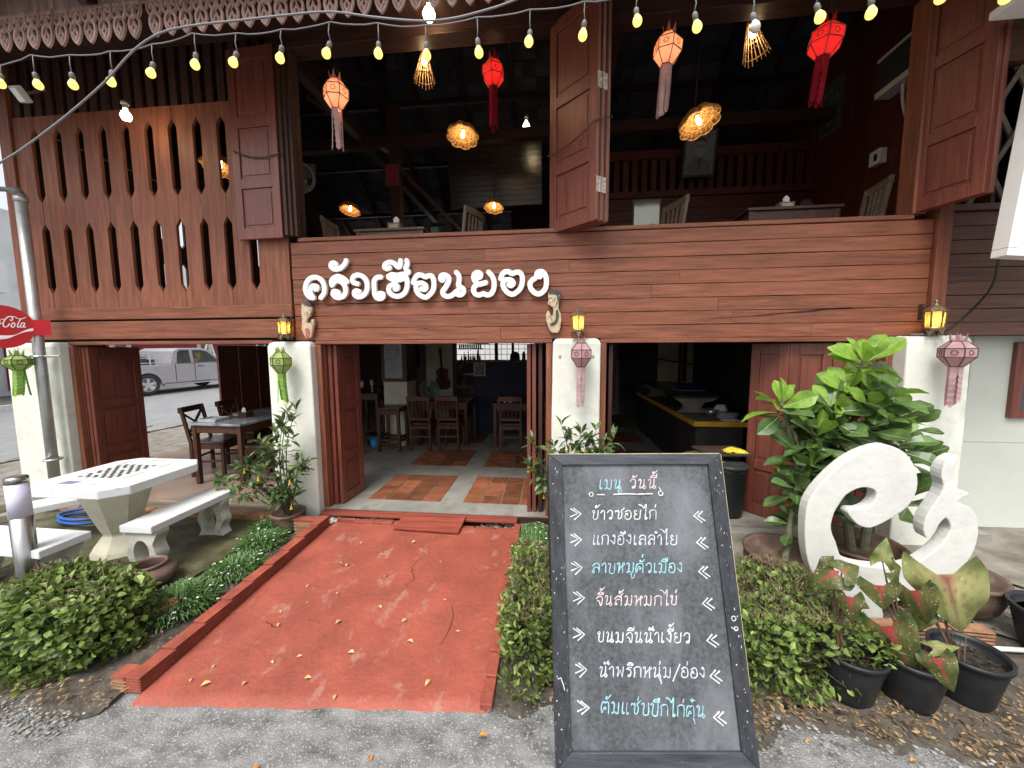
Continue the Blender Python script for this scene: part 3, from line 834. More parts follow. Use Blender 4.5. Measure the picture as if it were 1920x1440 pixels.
def bench(label, a, c, wdt=.26, z=.43, legs=(.2, .8)):
    """plank from a to c (centre line)"""
    a = Vector((*a, 0)); c = Vector((*c, 0)); d = (c - a); L = d.length; ang = math.atan2(d.y, d.x)
    T = thing('concrete_bench', label, 'bench', ((a + c) / 2)[:], 0, 'white benches around the concrete table')
    M = RZ(a, ang)
    b = MB(); vs = [(0, -wdt / 2, z - .055), (L, -wdt / 2, z - .055), (L, wdt / 2, z - .055), (0, wdt / 2, z - .055), (0, -wdt / 2, z), (L, -wdt / 2, z), (L, wdt / 2, z), (0, wdt / 2, z)]
    b.add(vs, [(0, 3, 2, 1), (4, 5, 6, 7), (0, 1, 5, 4), (2, 3, 7, 6), (1, 2, 6, 5), (3, 0, 4, 7)], M).build('seat', OLDW, T, bevel=.006)
    for t in legs:
        # scrolled end support with an oval hole, facing along the bench
        b = MB(); zz = z - .056; outer = []; hole = []; N = 40
        def outl(u):  # half width at height u
            return wdt * .5 * (.86 + .06 * math.cos(u * 2 * PI + .5) + .13 * math.cos(u * 4 * PI + .3) )
        K = 20
        right = [(outl(k / K), .02 + (zz - .02) * k / K) for k in range(K + 1)]
        lft = [(-x, zq) for x, zq in right[::-1]]
        outer = right + lft
        hc = .02 + (zz - .02) * .52; hole = [(wdt * .25 * math.cos(2 * PI * k / len(outer) - PI / 2 + .12), hc + (zz * .27) * math.sin(2 * PI * k / len(outer) - PI / 2 + .12)) for k in range(len(outer))]
        Ml = M @ Matrix.Translation(Vector((L * t, 0, 0))) @ Matrix.Rotation(PI / 2, 4, 'Z')
        n = len(outer); vs = []
        for y in (-.05, .05):
            vs += [(x, y, zq) for x, zq in outer]; vs += [(x, y, zq) for x, zq in hole]
        fs = []
        for i in range(n):
            j = (i + 1) % n
            fs += [(i, j, n + j, n + i), (2 * n + i, 3 * n + i, 3 * n + j, 2 * n + j), (i, 2 * n + i, 2 * n + j, j), (n + i, n + j, 3 * n + j, 3 * n + i)]
        b.add(vs, fs, Ml).build('leg', OLDC, T)
    return T
bench('white concrete bench between the checkerboard table and the flower bed', (-3.04, 2.36), (-3.05, 3.12), legs=(.10, .86))
bench('white concrete bench on the street side of the checkerboard table', (-4.35, 2.62), (-4.05, 3.03), legs=(.9,), wdt=.24)
bench('white concrete bench behind the steel bollard, front of the table', (-4.25, 2.15), (-3.28, 2.13), wdt=.28, legs=(.15, .87))
# jar
JAR = mat('brown glazed clay', (0.145, 0.088, 0.075), .35, .22, 7, bump=.15, spots=(.3, .24, .21), spotscale=6, spotcut=.62, spotsoft=.2)
J = tag(MB().lathe([(.10, .02), (.16, .06), (.20, .12), (.205, .155), (.19, .19), (.135, .215), (.128, .225), (.14, .235), (.136, .25), (.12, .252), (.11, .23), (.13, .17), (.10, .05), (.0, .045)], (-2.85, 2.28, .02), 32, Matrix.Translation(Vector((-2.85, 2.28, .02))) @ Matrix.Scale(.76, 4) @ Matrix.Translation(Vector((2.85, -2.28, -.02)))).build('clay_jar', JAR, smooth=True), 'squat brown glazed clay jar on the mossy yard behind the round bush', 'jar')
# hose
HOSE = mat('blue hose', (.03, .12, .42), .4, .1)
p = [(-4.45 + .30 * math.cos(a) + .02 * math.sin(3 * a), 3.12 + .17 * math.sin(a), .075 + .006 * a) for a in [k * .3 for k in range(52)]]
tag(MB().tube(p, .014, 8).build('garden_hose', HOSE, smooth=True), 'coiled blue garden hose behind the street-side bench', 'hose')
# ledge of bricks along the terrace
b = MB()
for k in range(13): b.box(-5.3 + k * .21, -5.3 + k * .21 + .205, 3.28, 3.37, .03, .10 + rnd(-.01, .01))
tag(b.build('brick_edging', RAWB, bevel=.005), 'line of worn bricks edging the terrace behind the white table', 'brick edging')
# broken bricks at the bush
M = RZ((-2.44, 1.97, .02), R(-35))
b = MB(); ribbed(b, -.045, .045, -.1, .1, lambda y: 0, lambda y: .10, 5)
b.v = [M @ v for v in b.v]
tag(b.build('loose_brick', RAWB, bevel=.003), 'weathered ribbed brick lying between the round bush and the grass clumps', 'brick')
# bollard lamp
B = thing('bollard_light', 'stainless steel bollard light with a white lens band, left of the table', 'bollard light', (-3.395, 2.0, .0))
c0 = (-3.395, 2.0, 0); rb = .053
MB().lathe([(rb, -.02), (rb, .655)], c0, 28).build('post', STEEL, B, smooth=True)
MB().lathe([(rb - .001, .656), (rb - .001, .878)], c0, 28).build('lens', mat('white lens', (.66, .64, .78), .3, .02), B, smooth=True)
MB().lathe([(rb, .879), (rb, .912), (rb - .006, .92), (0, .921)], c0, 28).build('cap', STEEL, B, smooth=True)

# ================================================================ PIPE, ROUND SIGN
P = thing('galvanised_pipe', 'tall galvanised pipe standing in front of the left pillar', 'pipe', (-5.12, 3.30, 0))
MB().tube([(-5.13, 3.30, .02), (-5.12, 3.30, 3.22)], .043, 20).build('pipe', GALV, P, smooth=True)
MB().tube([(-5.12, 3.30, 3.15), (-5.12, 3.30, 3.20)], .050, 20).build('collar', GALV, P, smooth=True)
MB().tube([(-5.12, 3.30, 3.20), (-5.15, 3.29, 3.245), (-5.20, 3.28, 3.262), (-5.27, 3.26, 3.262), (-5.34, 3.25, 3.25)], [.045, .046, .022, .022, .012], 16).build('elbow', mat('dark pipe head', (.16, .155, .15), .6, .2, 20), P, smooth=True)
for z in (1.66, .6):
    MB().tube([(-5.12 + .062 * math.cos(a), 3.30 + .062 * math.sin(a), z) for a in [2 * PI * k / 16 for k in range(17)]], .012, 6, cap=False).build('clamp', GALV, P)
MB().tube([(-5.07, 3.28, 1.66), (-4.99, 3.36, 1.66)], .012, 8).build('clamp_bolt', GALV, P)
SGR = mat('enamel red', (0.50, 0.006, 0.012), .25, .04, spec=.5)
dirv = Vector((.512, .859, 0)); nrm = Vector((dirv.y, -dirv.x, 0))
MD = Matrix((dirv, -nrm, Vector((0, 0, 1)))).transposed().to_4x4(); MD.translation = Vector((-5.188, 3.094, 1.944))
D = thing('round_sign', 'round red enamel sign with white script and a white wave, on the pipe', 'sign', (-5.188, 3.094, 1.75))
N = 64
MB().prism([(.203 * math.cos(2 * PI * k / N), .203 * math.sin(2 * PI * k / N)) for k in range(N)], -.012, .012, MD).build('disc', SGR, D)
MB().box(.195, .30, -.02, .02, -.075, .075, MD).build('bracket', mat('bracket red', (.62, .02, .03), .35, .05), D)
uvs = lambda zx, zy: ((zx / 14.4 - 5) / 57 * .203, (53 - zy * .0694) / 38 * .203)
b = MB()
for s_, hw in (([(300, 590), (330, 600), (360, 560), (345, 510), (290, 500), (220, 540), (160, 610), (125, 690), (130, 750), (170, 775), (230, 740), (270, 690)], .0042), ([(290, 500), (380, 495), (450, 525), (510, 550), (580, 545), (640, 525), (680, 505)], .0028),
               ([(330, 690), (305, 740), (320, 775), (370, 760), (400, 700), (380, 655), (345, 670), (330, 700)], .0036), ([(565, 550), (520, 600), (470, 690), (450, 750), (465, 775), (500, 745)], .0036),
               ([(630, 660), (590, 650), (545, 690), (525, 745), (545, 775), (590, 745), (640, 650), (610, 730), (615, 770), (650, 750)], .0036), ([(100, 580), (150, 572)], .003),
               ([(55, 590), (10, 600), (-30, 660), (-45, 720), (-10, 720), (30, 680), (65, 590), (30, 690), (45, 700), (85, 670)], .0038), ([(-60, 600), (-110, 590), (-150, 650), (-160, 740), (-120, 770), (-70, 720)], .004),
               ([(-240, 640), (-270, 690), (-275, 740), (-245, 760), (-205, 720), (-215, 660), (-245, 655)], .004), ([(-330, 560), (-360, 520), (-420, 540), (-470, 620), (-480, 720), (-440, 770), (-370, 730)], .0045)):
    b.ribbon([uvs(*q) for q in s_], hw, -.0145, -.0125, MD, crown=.0006, smooth=3)
up = [(-760, 960), (-500, 1010), (-300, 1000), (0, 985), (200, 985), (340, 975), (450, 930), (560, 875), (680, 820), (780, 790), (830, 783)]
lo = [(820, 860), (760, 865), (640, 885), (520, 920), (400, 970), (280, 1030), (150, 1070), (0, 1090), (-300, 1080), (-500, 1060), (-740, 990)]
b.prism([uvs(*q) for q in up + lo], -.0142, -.0122, MD)
b.build('lettering', SIGNW, D)
tag(MB().tube([(-8, 2.6, 4.6), (-6.8, 2.9, 3.6), (-5.6, 3.25, 2.9)], .008, 6).build('power_cable', BCABLE), 'black cable running from the street down to the house corner', 'cable')

# ================================================================ SHOP SIGN LETTERS
LET = [[[(-2.188,2.203),(-2.155,2.243),(-2.148,2.298),(-2.165,2.352),(-2.204,2.386),(-2.245,2.394),(-2.289,2.382),(-2.324,2.346),(-2.34,2.295),(-2.332,2.247),(-2.303,2.212),(-2.266,2.201)],[(-2.27,2.204),(-2.289,2.246),(-2.285,2.29),(-2.26,2.314),(-2.23,2.31),(-2.22,2.292),(-2.236,2.28)]],[[(-2.072,2.316),(-2.073,2.357),(-2.039,2.387),(-1.999,2.396),(-1.952,2.374),(-1.921,2.343)],[(-2.068,2.323),(-2.026,2.356),(-1.983,2.348),(-1.948,2.314),(-1.936,2.266),(-1.953,2.219),(-1.998,2.199),(-2.041,2.207),(-2.065,2.235),(-2.053,2.258),(-2.02,2.254),(-2.01,2.24)]],[[(-2.022,2.507),(-2.039,2.521),(-2.065,2.515),(-2.07,2.488),(-2.042,2.464),(-1.999,2.466),(-1.961,2.482),(-1.931,2.511),(-1.919,2.538)]],[[(-1.817,2.324),(-1.853,2.335),(-1.866,2.362),(-1.85,2.392),(-1.81,2.404),(-1.764,2.39),(-1.73,2.349),(-1.722,2.295),(-1.738,2.242),(-1.776,2.209),(-1.816,2.203),(-1.848,2.22),(-1.853,2.247),(-1.831,2.26),(-1.806,2.253)]],[[(-1.586,2.379),(-1.622,2.377),(-1.652,2.347),(-1.655,2.287),(-1.653,2.227),(-1.636,2.193),(-1.601,2.182),(-1.572,2.198),(-1.575,2.225),(-1.599,2.232),(-1.625,2.219)]],[[(-1.512,2.384),(-1.479,2.4),(-1.43,2.392),(-1.388,2.399),(-1.339,2.406),(-1.321,2.425)],[(-1.512,2.379),(-1.481,2.358),(-1.432,2.347),(-1.382,2.358),(-1.347,2.38)],[(-1.452,2.266),(-1.431,2.276),(-1.434,2.299),(-1.469,2.306),(-1.504,2.294),(-1.513,2.257),(-1.493,2.222),(-1.451,2.202),(-1.402,2.205),(-1.358,2.234),(-1.336,2.287),(-1.334,2.34),(-1.343,2.373)]],[[(-1.498,2.462),(-1.527,2.454),(-1.547,2.471),(-1.536,2.497),(-1.496,2.512),(-1.455,2.501),(-1.421,2.468),(-1.399,2.477),(-1.391,2.523)]],[[(-1.332,2.521),(-1.328,2.488),(-1.344,2.452),(-1.321,2.415)]],[[(-1.275,2.322),(-1.26,2.361),(-1.228,2.39),(-1.193,2.386),(-1.162,2.372),(-1.124,2.381),(-1.097,2.374),(-1.083,2.334),(-1.082,2.281),(-1.1,2.235),(-1.136,2.2),(-1.167,2.187),(-1.212,2.205),(-1.243,2.238),(-1.252,2.278),(-1.241,2.308),(-1.202,2.317),(-1.168,2.303),(-1.158,2.276),(-1.176,2.257),(-1.2,2.264)]],[[(-0.989,2.358),(-1.0,2.335),(-1.017,2.352),(-1.009,2.378),(-0.975,2.384),(-0.941,2.36),(-0.945,2.318),(-0.974,2.272),(-0.999,2.24),(-0.992,2.207),(-0.955,2.19),(-0.91,2.202),(-0.879,2.228),(-0.855,2.244)],[(-0.869,2.404),(-0.845,2.368),(-0.846,2.322),(-0.85,2.283),(-0.813,2.262),(-0.804,2.233),(-0.821,2.207),(-0.855,2.204),(-0.875,2.221)]],[[(-0.673,2.354),(-0.653,2.356),(-0.645,2.382),(-0.669,2.399),(-0.7,2.387),(-0.71,2.355),(-0.694,2.318),(-0.661,2.295),(-0.627,2.301),(-0.6,2.307)],[(-0.674,2.292),(-0.705,2.273),(-0.712,2.237),(-0.696,2.208),(-0.662,2.197),(-0.621,2.208),(-0.588,2.196),(-0.551,2.208),(-0.527,2.25),(-0.523,2.308),(-0.539,2.36),(-0.572,2.398)]],[[(-0.463,2.339),(-0.449,2.374),(-0.426,2.396),(-0.393,2.398),(-0.36,2.381),(-0.327,2.39),(-0.294,2.389),(-0.271,2.36),(-0.268,2.309),(-0.281,2.258),(-0.314,2.22),(-0.358,2.198),(-0.401,2.215),(-0.434,2.254),(-0.443,2.293),(-0.43,2.322),(-0.393,2.328),(-0.36,2.317),(-0.35,2.295),(-0.367,2.276),(-0.39,2.282)]],[[(-0.105,2.362),(-0.111,2.347),(-0.137,2.354),(-0.137,2.376),(-0.118,2.391),(-0.085,2.387),(-0.059,2.349),(-0.053,2.297),(-0.062,2.246),(-0.091,2.209),(-0.127,2.196),(-0.163,2.213),(-0.193,2.249),(-0.199,2.288),(-0.183,2.316),(-0.157,2.332)]]]
SG = thing('shop_sign', 'large white cut-out Thai letters fixed on the board wall above the entrance', 'sign', (-1.2, 3.47, 2.2))
NM = ['letter', 'letter', 'vowel_mark', 'letter', 'letter', 'letter', 'vowel_mark', 'vowel_mark', 'letter', 'letter', 'letter', 'letter', 'letter']
for nm, strokes in zip(NM, LET):
    b = MB()
    for i, s_ in enumerate(strokes):
        b.ribbon(s_, .0225, 3.447 - .0012 * i, 3.478 + .0006 * i, smooth=5, crown=.0012)
    b.build(nm, SIGNW, SG)
b = MB()
for x in (-2.2, -1.7, -1.2, -.75, -.3): b.box(x - .008, x + .008, 3.478, 3.501, 2.22, 2.24)
b.build('standoffs', IRON, SG)

# ================================================================ CARVED FIGURES
FIGM = mat('worn cream figure paint', (0.52, 0.42, 0.28), .7, .18, 18, bump=.4, spots=(.22, .14, .09), spotscale=22, spotcut=.58, spotsoft=.1)
def figure(name, label, poly, hair, extra, face):
    cx = sum(p[0] for p in poly) / len(poly)
    T = thing(name, label, 'carving', (cx, 3.48, min(p[1] for p in poly)))
    MB().prism(poly, 3.447, 3.485).build('body', FIGM, T, bevel=.008)
    MB().prism(hair, 3.440, 3.486).build('hair', mat('grey black hair paint', (.06, .06, .055), .7, .3, 20, spots=(.3, .28, .22), spotscale=30, spotcut=.6), T, bevel=.004)
    for nm, m, pts, hw in extra: MB().ribbon(pts, hw, 3.440, 3.4465, crown=.001).build(nm, m, T)
    b = MB()
    for pts in face: b.ribbon(pts, .0022, 3.4445, 3.4468)
    b.build('face_lines', mat('painted face lines', (.05, .03, .025), .7, .1), T)
FIGL = [(-2.382, 2.173), (-2.345, 2.176), (-2.299, 2.144), (-2.287, 2.103), (-2.284, 2.078), (-2.295, 2.063), (-2.306, 2.032), (-2.336, 2.012), (-2.345, 1.968), (-2.317, 1.96), (-2.3, 2.001), (-2.274, 2.001), (-2.272, 1.96), (-2.292, 1.885), (-2.311, 1.823), (-2.367, 1.823), (-2.393, 1.879), (-2.406, 1.913), (-2.393, 1.996), (-2.398, 2.092)]
FIGR = [(-0.032, 2.219), (0.012, 2.228), (0.07, 2.22), (0.073, 2.167), (0.058, 2.104), (0.055, 2.066), (0.077, 2.015), (0.083, 1.957), (0.066, 1.868), (0.046, 1.849), (0.001, 1.849), (-0.025, 1.875), (-0.057, 1.965), (-0.059, 2.017), (-0.038, 2.051), (-0.022, 2.035), (-0.015, 2.003), (0.001, 1.997), (0.01, 2.035), (0.007, 2.073), (-0.019, 2.093), (-0.045, 2.106), (-0.032, 2.137), (-0.039, 2.182)]
GRN = mat('green sash paint', (.035, .075, .04), .6, .2, 30); PNK = mat('pink sleeve paint', (.45, .13, .10), .6, .2, 20)
figure('carved_figure', 'painted wooden carving of a praying figure facing right, with a pink sleeve', FIGL, [(-2.37, 2.178), (-2.33, 2.18), (-2.293, 2.15), (-2.288, 2.125), (-2.315, 2.118), (-2.335, 2.135), (-2.36, 2.13), (-2.378, 2.15)],
       [('sleeve', PNK, [(-2.34, 1.90), (-2.335, 1.87), (-2.342, 1.845)], .018)], [[(-2.315, 2.09), (-2.30, 2.092)], [(-2.33, 2.075), (-2.335, 2.05), (-2.325, 2.03)], [(-2.31, 2.05), (-2.298, 2.052)], [(-2.33, 1.985), (-2.30, 1.99), (-2.285, 1.93)]])
figure('carved_figure', 'painted wooden carving of a praying figure facing left, with a green sash', FIGR, [(-0.034, 2.221), (0.012, 2.231), (0.072, 2.223), (0.075, 2.167), (0.06, 2.115), (0.045, 2.14), (0.038, 2.185), (0.0, 2.195), (-0.03, 2.192)],
       [('sash', GRN, [(.042, 2.04), (.045, 1.99), (.028, 1.945), (-.005, 1.925)], .0125)], [[(-.028, 2.155), (-.005, 2.158)], [(.0, 2.12), (.02, 2.14), (.025, 2.165)], [(-.03, 2.115), (-.012, 2.118)], [(-.035, 2.0), (-.01, 1.985), (.0, 1.95)], [(.03, 2.09), (.04, 2.11), (.045, 2.13)]])

# ================================================================ CHALKBOARD
CB = thing('chalkboard', 'black framed A-frame chalkboard with a handwritten menu in white and blue chalk', 'chalkboard', (.43, 1.50, 0))
BL_ = Vector((.023, 1.398, 0)); BR_ = Vector((.843, 1.481, 0)); TL_ = Vector((.0018, 1.80, 1.2027))
U = (BR_ - BL_).normalized(); V = TL_ - BL_; V = (V - U * V.dot(U)).normalized(); Nn = U.cross(V)   # Nn points to the camera side
MC = Matrix((U, -Nn, V)).transposed().to_4x4(); MC.translation = BL_
BW, BH = .830, 1.27
SLATE = mat('chalk dusted slate', (0.072, 0.079, 0.086), .75, .3, 60, spots=(.18, .192, .207), spotscale=1.7, spotcut=.42, spotsoft=.3, bump=.3, bscale=150, spotstretch=(2.5, 2.5, 1), detail=10)
BFR = woodmat('black worn frame', 'z', col=(0.034, 0.037, 0.044), rough=.5, var=.3, spots=(.22, .22, .22), spotscale=14, spotcut=.635, spotsoft=.03, bump=.35)
BFRX = woodmat('black worn frame along', 'x', col=(0.055, 0.060, 0.070), rough=.5, var=.3, spots=(.22, .22, .22), spotscale=14, spotcut=.665, spotsoft=.02, bump=.35)
EDGE = mat('bare yellow edge', (.42, .36, .22), .7, .2, 20)
MB().box(.06, BW - .06, .006, .016, .05, BH - .045, MC).build('slate_panel', SLATE, CB)
fw, ft = .066, .030
def mitre(a, b_, c, d, m):
    o = MB(); vs = [(x, y, z) for y in (-.008, ft - .008) for x, z in (a, b_, c, d)]
    o.add(vs, [(0, 1, 2, 3), (7, 6, 5, 4), (0, 4, 5, 1), (1, 5, 6, 2), (2, 6, 7, 3), (3, 7, 4, 0)], MC)
    return o.build('frame_bar', m, CB, bevel=.003)
e = .0006
mitre((0, 0), (fw, fw), (fw, BH - fw * .75), (0, BH), BFR); mitre((BW, 0), (BW, BH), (BW - fw, BH - fw * .75), (BW - fw, fw), BFR)
mitre((e, BH), (fw + e, BH - fw * .75), (BW - fw - e, BH - fw * .75), (BW - e, BH), BFRX); mitre((e, 0), (BW - e, 0), (BW - fw - e, fw), (fw + e, fw), BFRX)
b = MB().box(.004, BW - .004, -.003, ft - .013, BH + .0005, BH + .004, MC); b.box(BW + .0005, BW + .003, -.004, ft - .013, .3, BH - .003, MC)
b.build('bare_edge', EDGE, CB)
b = MB()
for (u, v0, v1) in ((.012, .0, BH - .1), (BW - .012, .0, BH - .1)):
    p0 = MC @ Vector((u, ft, BH - .05)); p1 = Vector((p0.x + .02, p0.y + .42, .0)); b.bar(p0, p1, .03, .02)
p0 = MC @ Vector((.03, ft, .5)); b.bar((p0.x, p0.y + .36, .45), (p0.x + .76, p0.y + .44, .45), .03, .02)
b.build('back_leg_frame', BFR, CB)
# handwriting: each Thai sign as pen strokes (x, y) on a unit body height
RING = lambda x, y, r=.08: [(x + r * math.cos(a), y + r * math.sin(a)) for a in [k * PI / 3 for k in range(7)]]
G_ = {
 'ก': (.7, [[(.05, 0), (.08, .6), (.0, .74), (.15, .95), (.4, 1), (.58, .82), (.6, 0)]]),
 'ข': (.62, [[(.1, .75), (.0, .85), (.08, 1), (.2, .9), (.14, .6), (.12, .15), (.25, 0), (.44, .05), (.5, .3), (.5, 1)]]),
 'ค': (.76, [[(.05, 0), (.0, .5), (.1, .85), (.35, 1), (.6, .85), (.64, 0)], [(.08, .1), (.2, .5), (.34, .6), (.42, .45), (.32, .34)]]),
 'ง': (.5, [[(.3, .84), (.18, .88), (.2, 1), (.34, .96), (.36, .5), (.33, .05), (.16, .26), (.0, .45)]]),
 'จ': (.64, [[(.05, .7), (.2, .95), (.44, .95), (.55, .7), (.52, .1), (.4, 0), (.38, .15), (.3, .45), (.12, .5)]]),
 'ซ': (.78, [[(.02, .75), (.08, .95), (.2, .82), (.28, .97), (.34, .65), (.3, .12), (.45, 0), (.6, .2), (.62, .65), (.52, .85), (.78, 1.2)]]),
 'ต': (.76, [[(.06, 0), (.0, .5), (.1, .9), (.24, .95), (.33, .82), (.43, .97), (.6, .85), (.64, 0)], [(.12, .05), (.2, .42), (.33, .5), (.4, .38), (.3, .28)]]),
 'น': (.74, [[(.03, .85), (.1, 1), (.22, .9), (.18, .5), (.16, .03), (.35, .15), (.52, .35)], [(.5, 1), (.5, .4), (.44, .05), (.58, -.02), (.66, .15), (.52, .3)]]),
 'บ': (.7, [[(.0, .88), (.1, 1), (.2, .88), (.15, .5), (.16, 0), (.55, .02), (.56, 1)]]),
 'ป': (.7, [[(.0, .88), (.1, 1), (.2, .88), (.15, .5), (.16, 0), (.55, .02), (.58, 1.5)]]),
 'พ': (.74, [[(.0, .86), (.1, 1), (.18, .86), (.15, .0), (.36, .7), (.55, 0), (.62, 1)]]),
 'ม': (.74, [[(.0, .88), (.1, 1), (.2, .88), (.2, .5), (.17, .1), (.04, .06), (.1, -.03), (.22, .14), (.56, .0), (.58, 1)]]),
 'ย': (.7, [[(.24, .88), (.14, 1), (.05, .85), (.12, .6), (.3, .54), (.1, .45), (.06, .15), (.2, 0), (.46, .02), (.56, .2), (.58, 1)]]),
 'ร': (.58, [[(.05, .78), (.2, .96), (.46, .94)], [(.06, .74), (.26, .74), (.42, .58), (.42, .12), (.28, .0), (.22, .14), (.38, .2)]]),
 'ล': (.74, [[(.05, .68), (.2, .95), (.46, .95), (.6, .75), (.6, 0)], [(.58, .45), (.35, .6), (.12, .45), (.05, .1), (.16, 0), (.22, .16), (.1, .22)]]),
 'ว': (.62, [[(.05, .72), (.2, .97), (.42, .94), (.5, .7), (.48, .1), (.34, 0), (.27, .12), (.46, .2)]]),
 'ส': (.76, [[(.05, .68), (.2, .95), (.46, .95), (.6, .75), (.6, 0)], [(.58, .45), (.35, .6), (.12, .45), (.05, .1), (.16, 0), (.22, .16), (.1, .22)], [(.44, .84), (.72, 1.25)]]),
 'ห': (.76, [[(.0, .88), (.1, 1), (.2, .88), (.17, 0)], [(.17, .2), (.36, .62), (.52, .62)], [(.5, .6), (.48, .85), (.6, 1), (.68, .85), (.52, .68), (.56, 0)]]),
 'อ': (.7, [[(.3, .46), (.2, .54), (.28, .64), (.12, .6), (.05, .2), (.2, 0), (.45, .02), (.58, .3), (.52, .82), (.3, 1), (.06, .8)]]),
 'ฮ': (.78, [[(.3, .46), (.2, .54), (.28, .64), (.12, .6), (.05, .2), (.2, 0), (.45, .02), (.58, .3), (.52, .82), (.3, 1), (.06, .8)], [(.4, .95), (.52, 1.02), (.74, 1.3)]]),
 'า': (.46, [[(.0, .74), (.14, .97), (.32, .9), (.36, 0)]]), 'ำ': (.46, [[(.0, .74), (.14, .97), (.32, .9), (.36, 0)], RING(-.15, 1.3)]),
 'เ': (.38, [[(.1, 1), (.08, .1), (.18, 0), (.27, .1), (.12, .16)]]), 'แ': (.72, [[(.1, 1), (.08, .1), (.18, 0), (.27, .1), (.12, .16)], [(.46, 1), (.44, .1), (.54, 0), (.63, .1), (.48, .16)]]),
 'ไ': (.5, [[(-.35, 1.62), (-.08, 1.5), (.1, 1.22), (.28, 1.68), (.24, .1), (.34, 0), (.43, .12), (.28, .17)]]),
 '/': (.6, [[(.0, -.35), (.55, 1.3)]]), ' ': (.5, [])}
MK = {'ั': [[(-.2, 1.22), (-.12, 1.36), (-.06, 1.22), (-.2, 1.2), (.05, 1.17), (.22, 1.4)]], 'ิ': [[(-.26, 1.18), (-.1, 1.4), (.14, 1.34), (.22, 1.18), (-.24, 1.18)]], 'ี': [[(-.26, 1.18), (-.1, 1.4), (.14, 1.34), (.22, 1.18), (-.24, 1.18)], [(.22, 1.2), (.24, 1.55)]],
      'ื': [[(-.26, 1.18), (-.1, 1.4), (.14, 1.34), (.22, 1.18), (-.24, 1.18)], [(.1, 1.3), (.12, 1.55)], [(.24, 1.2), (.28, 1.55)]], '่': [[(.04, 1.28), (.1, 1.58)]], '้': [[(-.14, 1.36), (-.05, 1.5), (-.02, 1.34), (-.12, 1.28), (.0, 1.26), (.26, 1.6)]],
      '๋': [[(-.14, 1.45), (.18, 1.45)], [(.02, 1.3), (.02, 1.62)]], 'ุ': [[(.12, -.12), (.2, -.22), (.12, -.26), (.18, -.2), (.24, -.6)]], 'ู': [[(-.1, -.2), (.0, -.14), (.02, -.5), (.2, -.52), (.26, -.14)]]}
def chalk(name, text, u0, u1, v, hgt, m, dv=0.0):
    rs = random.Random(len(text) * 7 + int(v * 1000))
    strokes = []; x = 0; last = 0; lastw = .6; above = False
    for ch in text:
        if ch in MK:
            up = .34 if (above and ch in '่้๋') else 0
            for s_ in MK[ch]: strokes.append([(last + lastw * .62 + px, py + up) for px, py in s_])
            if ch in 'ัิีื': above = True
            continue
        wch, ss = G_[ch]
        if ch == 'ำ' and above: pass
        for s_ in ss: strokes.append([(x + px, py) for px, py in s_])
        last = x; lastw = wch; above = ch == 'ำ'; x += wch + .1
    k = (u1 - u0) / max(x - .1, .1)
    b = MB(); b2 = 0
    for s_ in strokes:
        jx, jy = rs.uniform(-.02, .02), rs.uniform(-.03, .03)
        pts = [(u0 + (px + jx + .10 * py + rs.uniform(-.012, .012)) * k, v + dv * (px * k) + (py + jy + rs.uniform(-.012, .012)) * hgt) for px, py in s_]
        b2 += 1
        b.ribbon(pts, .0020 * rs.uniform(.85, 1.25), .0046 - .0001 * (b2 % 7), .0058, MC, crown=.0003, smooth=3)
    return b.build(name, m, CB)
CHW = mat('white chalk', (.62, .62, .60), .9, .2, 60, spots=(.15, .16, .17), spotscale=170, spotcut=.60, spotsoft=.1)
CHB = mat('blue chalk', (.27, .50, .56), .9, .2, 60, spots=(.10, .16, .18), spotscale=170, spotcut=.60, spotsoft=.1)
CHP = mat('pink chalk', (.58, .46, .47), .9, .2, 60, spots=(.15, .14, .15), spotscale=170, spotcut=.60, spotsoft=.1)
CHV = mat('lilac chalk', (.55, .53, .60), .9, .2, 60, spots=(.15, .14, .17), spotscale=170, spotcut=.60, spotsoft=.1)
chalk('menu_line', 'เมนู', .238, .347, 1.109, .042, CHB)
chalk('menu_line', 'วันนี้', .383, .512, 1.111, .042, CHP)
chalk('menu_line', 'ข้าวซอยไก่', .198, .502, .972, .040, CHW)
chalk('menu_line', 'แกงฮังเลลำไย', .195, .587, .861, .041, CHV)
chalk('menu_line', 'ลาบหมูคั่วเมือง', .187, .598, .742, .040, CHB)
chalk('menu_line', 'จิ้นส้มหมกไข่', .196, .561, .609, .038, CHP)
chalk('menu_line', 'ขนมจีนน้ำเงี้ยว', .195, .601, .464, .039, CHW, -.012)
chalk('menu_line', 'น้ำพริกหนุ่ม/อ่อง', .197, .652, .332, .038, CHV, -.010)
chalk('menu_line', 'ต้มแซ่บปีกไก่ตุ๋น', .197, .634, .200, .040, CHB, -.040)
zq = [0]
def st(pts, hw=.0026):
    zq[0] += .0001; b = MB(); b.ribbon(pts, hw, .0046 - zq[0], .0058, MC, crown=.0003, smooth=1); b.build('chalk_mark', CHW, CB)
for (u, v) in ((.1213, .996), (.1186, .883), (.1154, .763), (.1206, .6385), (.1143, .493), (.1178, .3575), (.1207, .217)):
    j = rnd(-.004, .004)
    st([(u - .020, v + .023 + j), (u + .013, v + .002), (u - .022, v - .012)]); st([(u - .006, v + .025), (u + .027, v), (u - .004, v - .024 + j)])
for (u, v) in ((.7006, .983), (.7006, .867), (.6955, .744), (.6988, .615), (.7004, .471), (.6975, .334), (.6943, .181)):
    j = rnd(-.004, .004)
    st([(u - .002, v + .022), (u - .027, v + j), (u + .008, v - .026)]); st([(u + .016, v + .02 + j), (u - .008, v + .002), (u + .022, v - .018)])
st([(.2291, 1.0827), (.262, 1.0826)]); st([(.307, 1.083), (.36, 1.086), (.42, 1.084), (.489, 1.0862)])
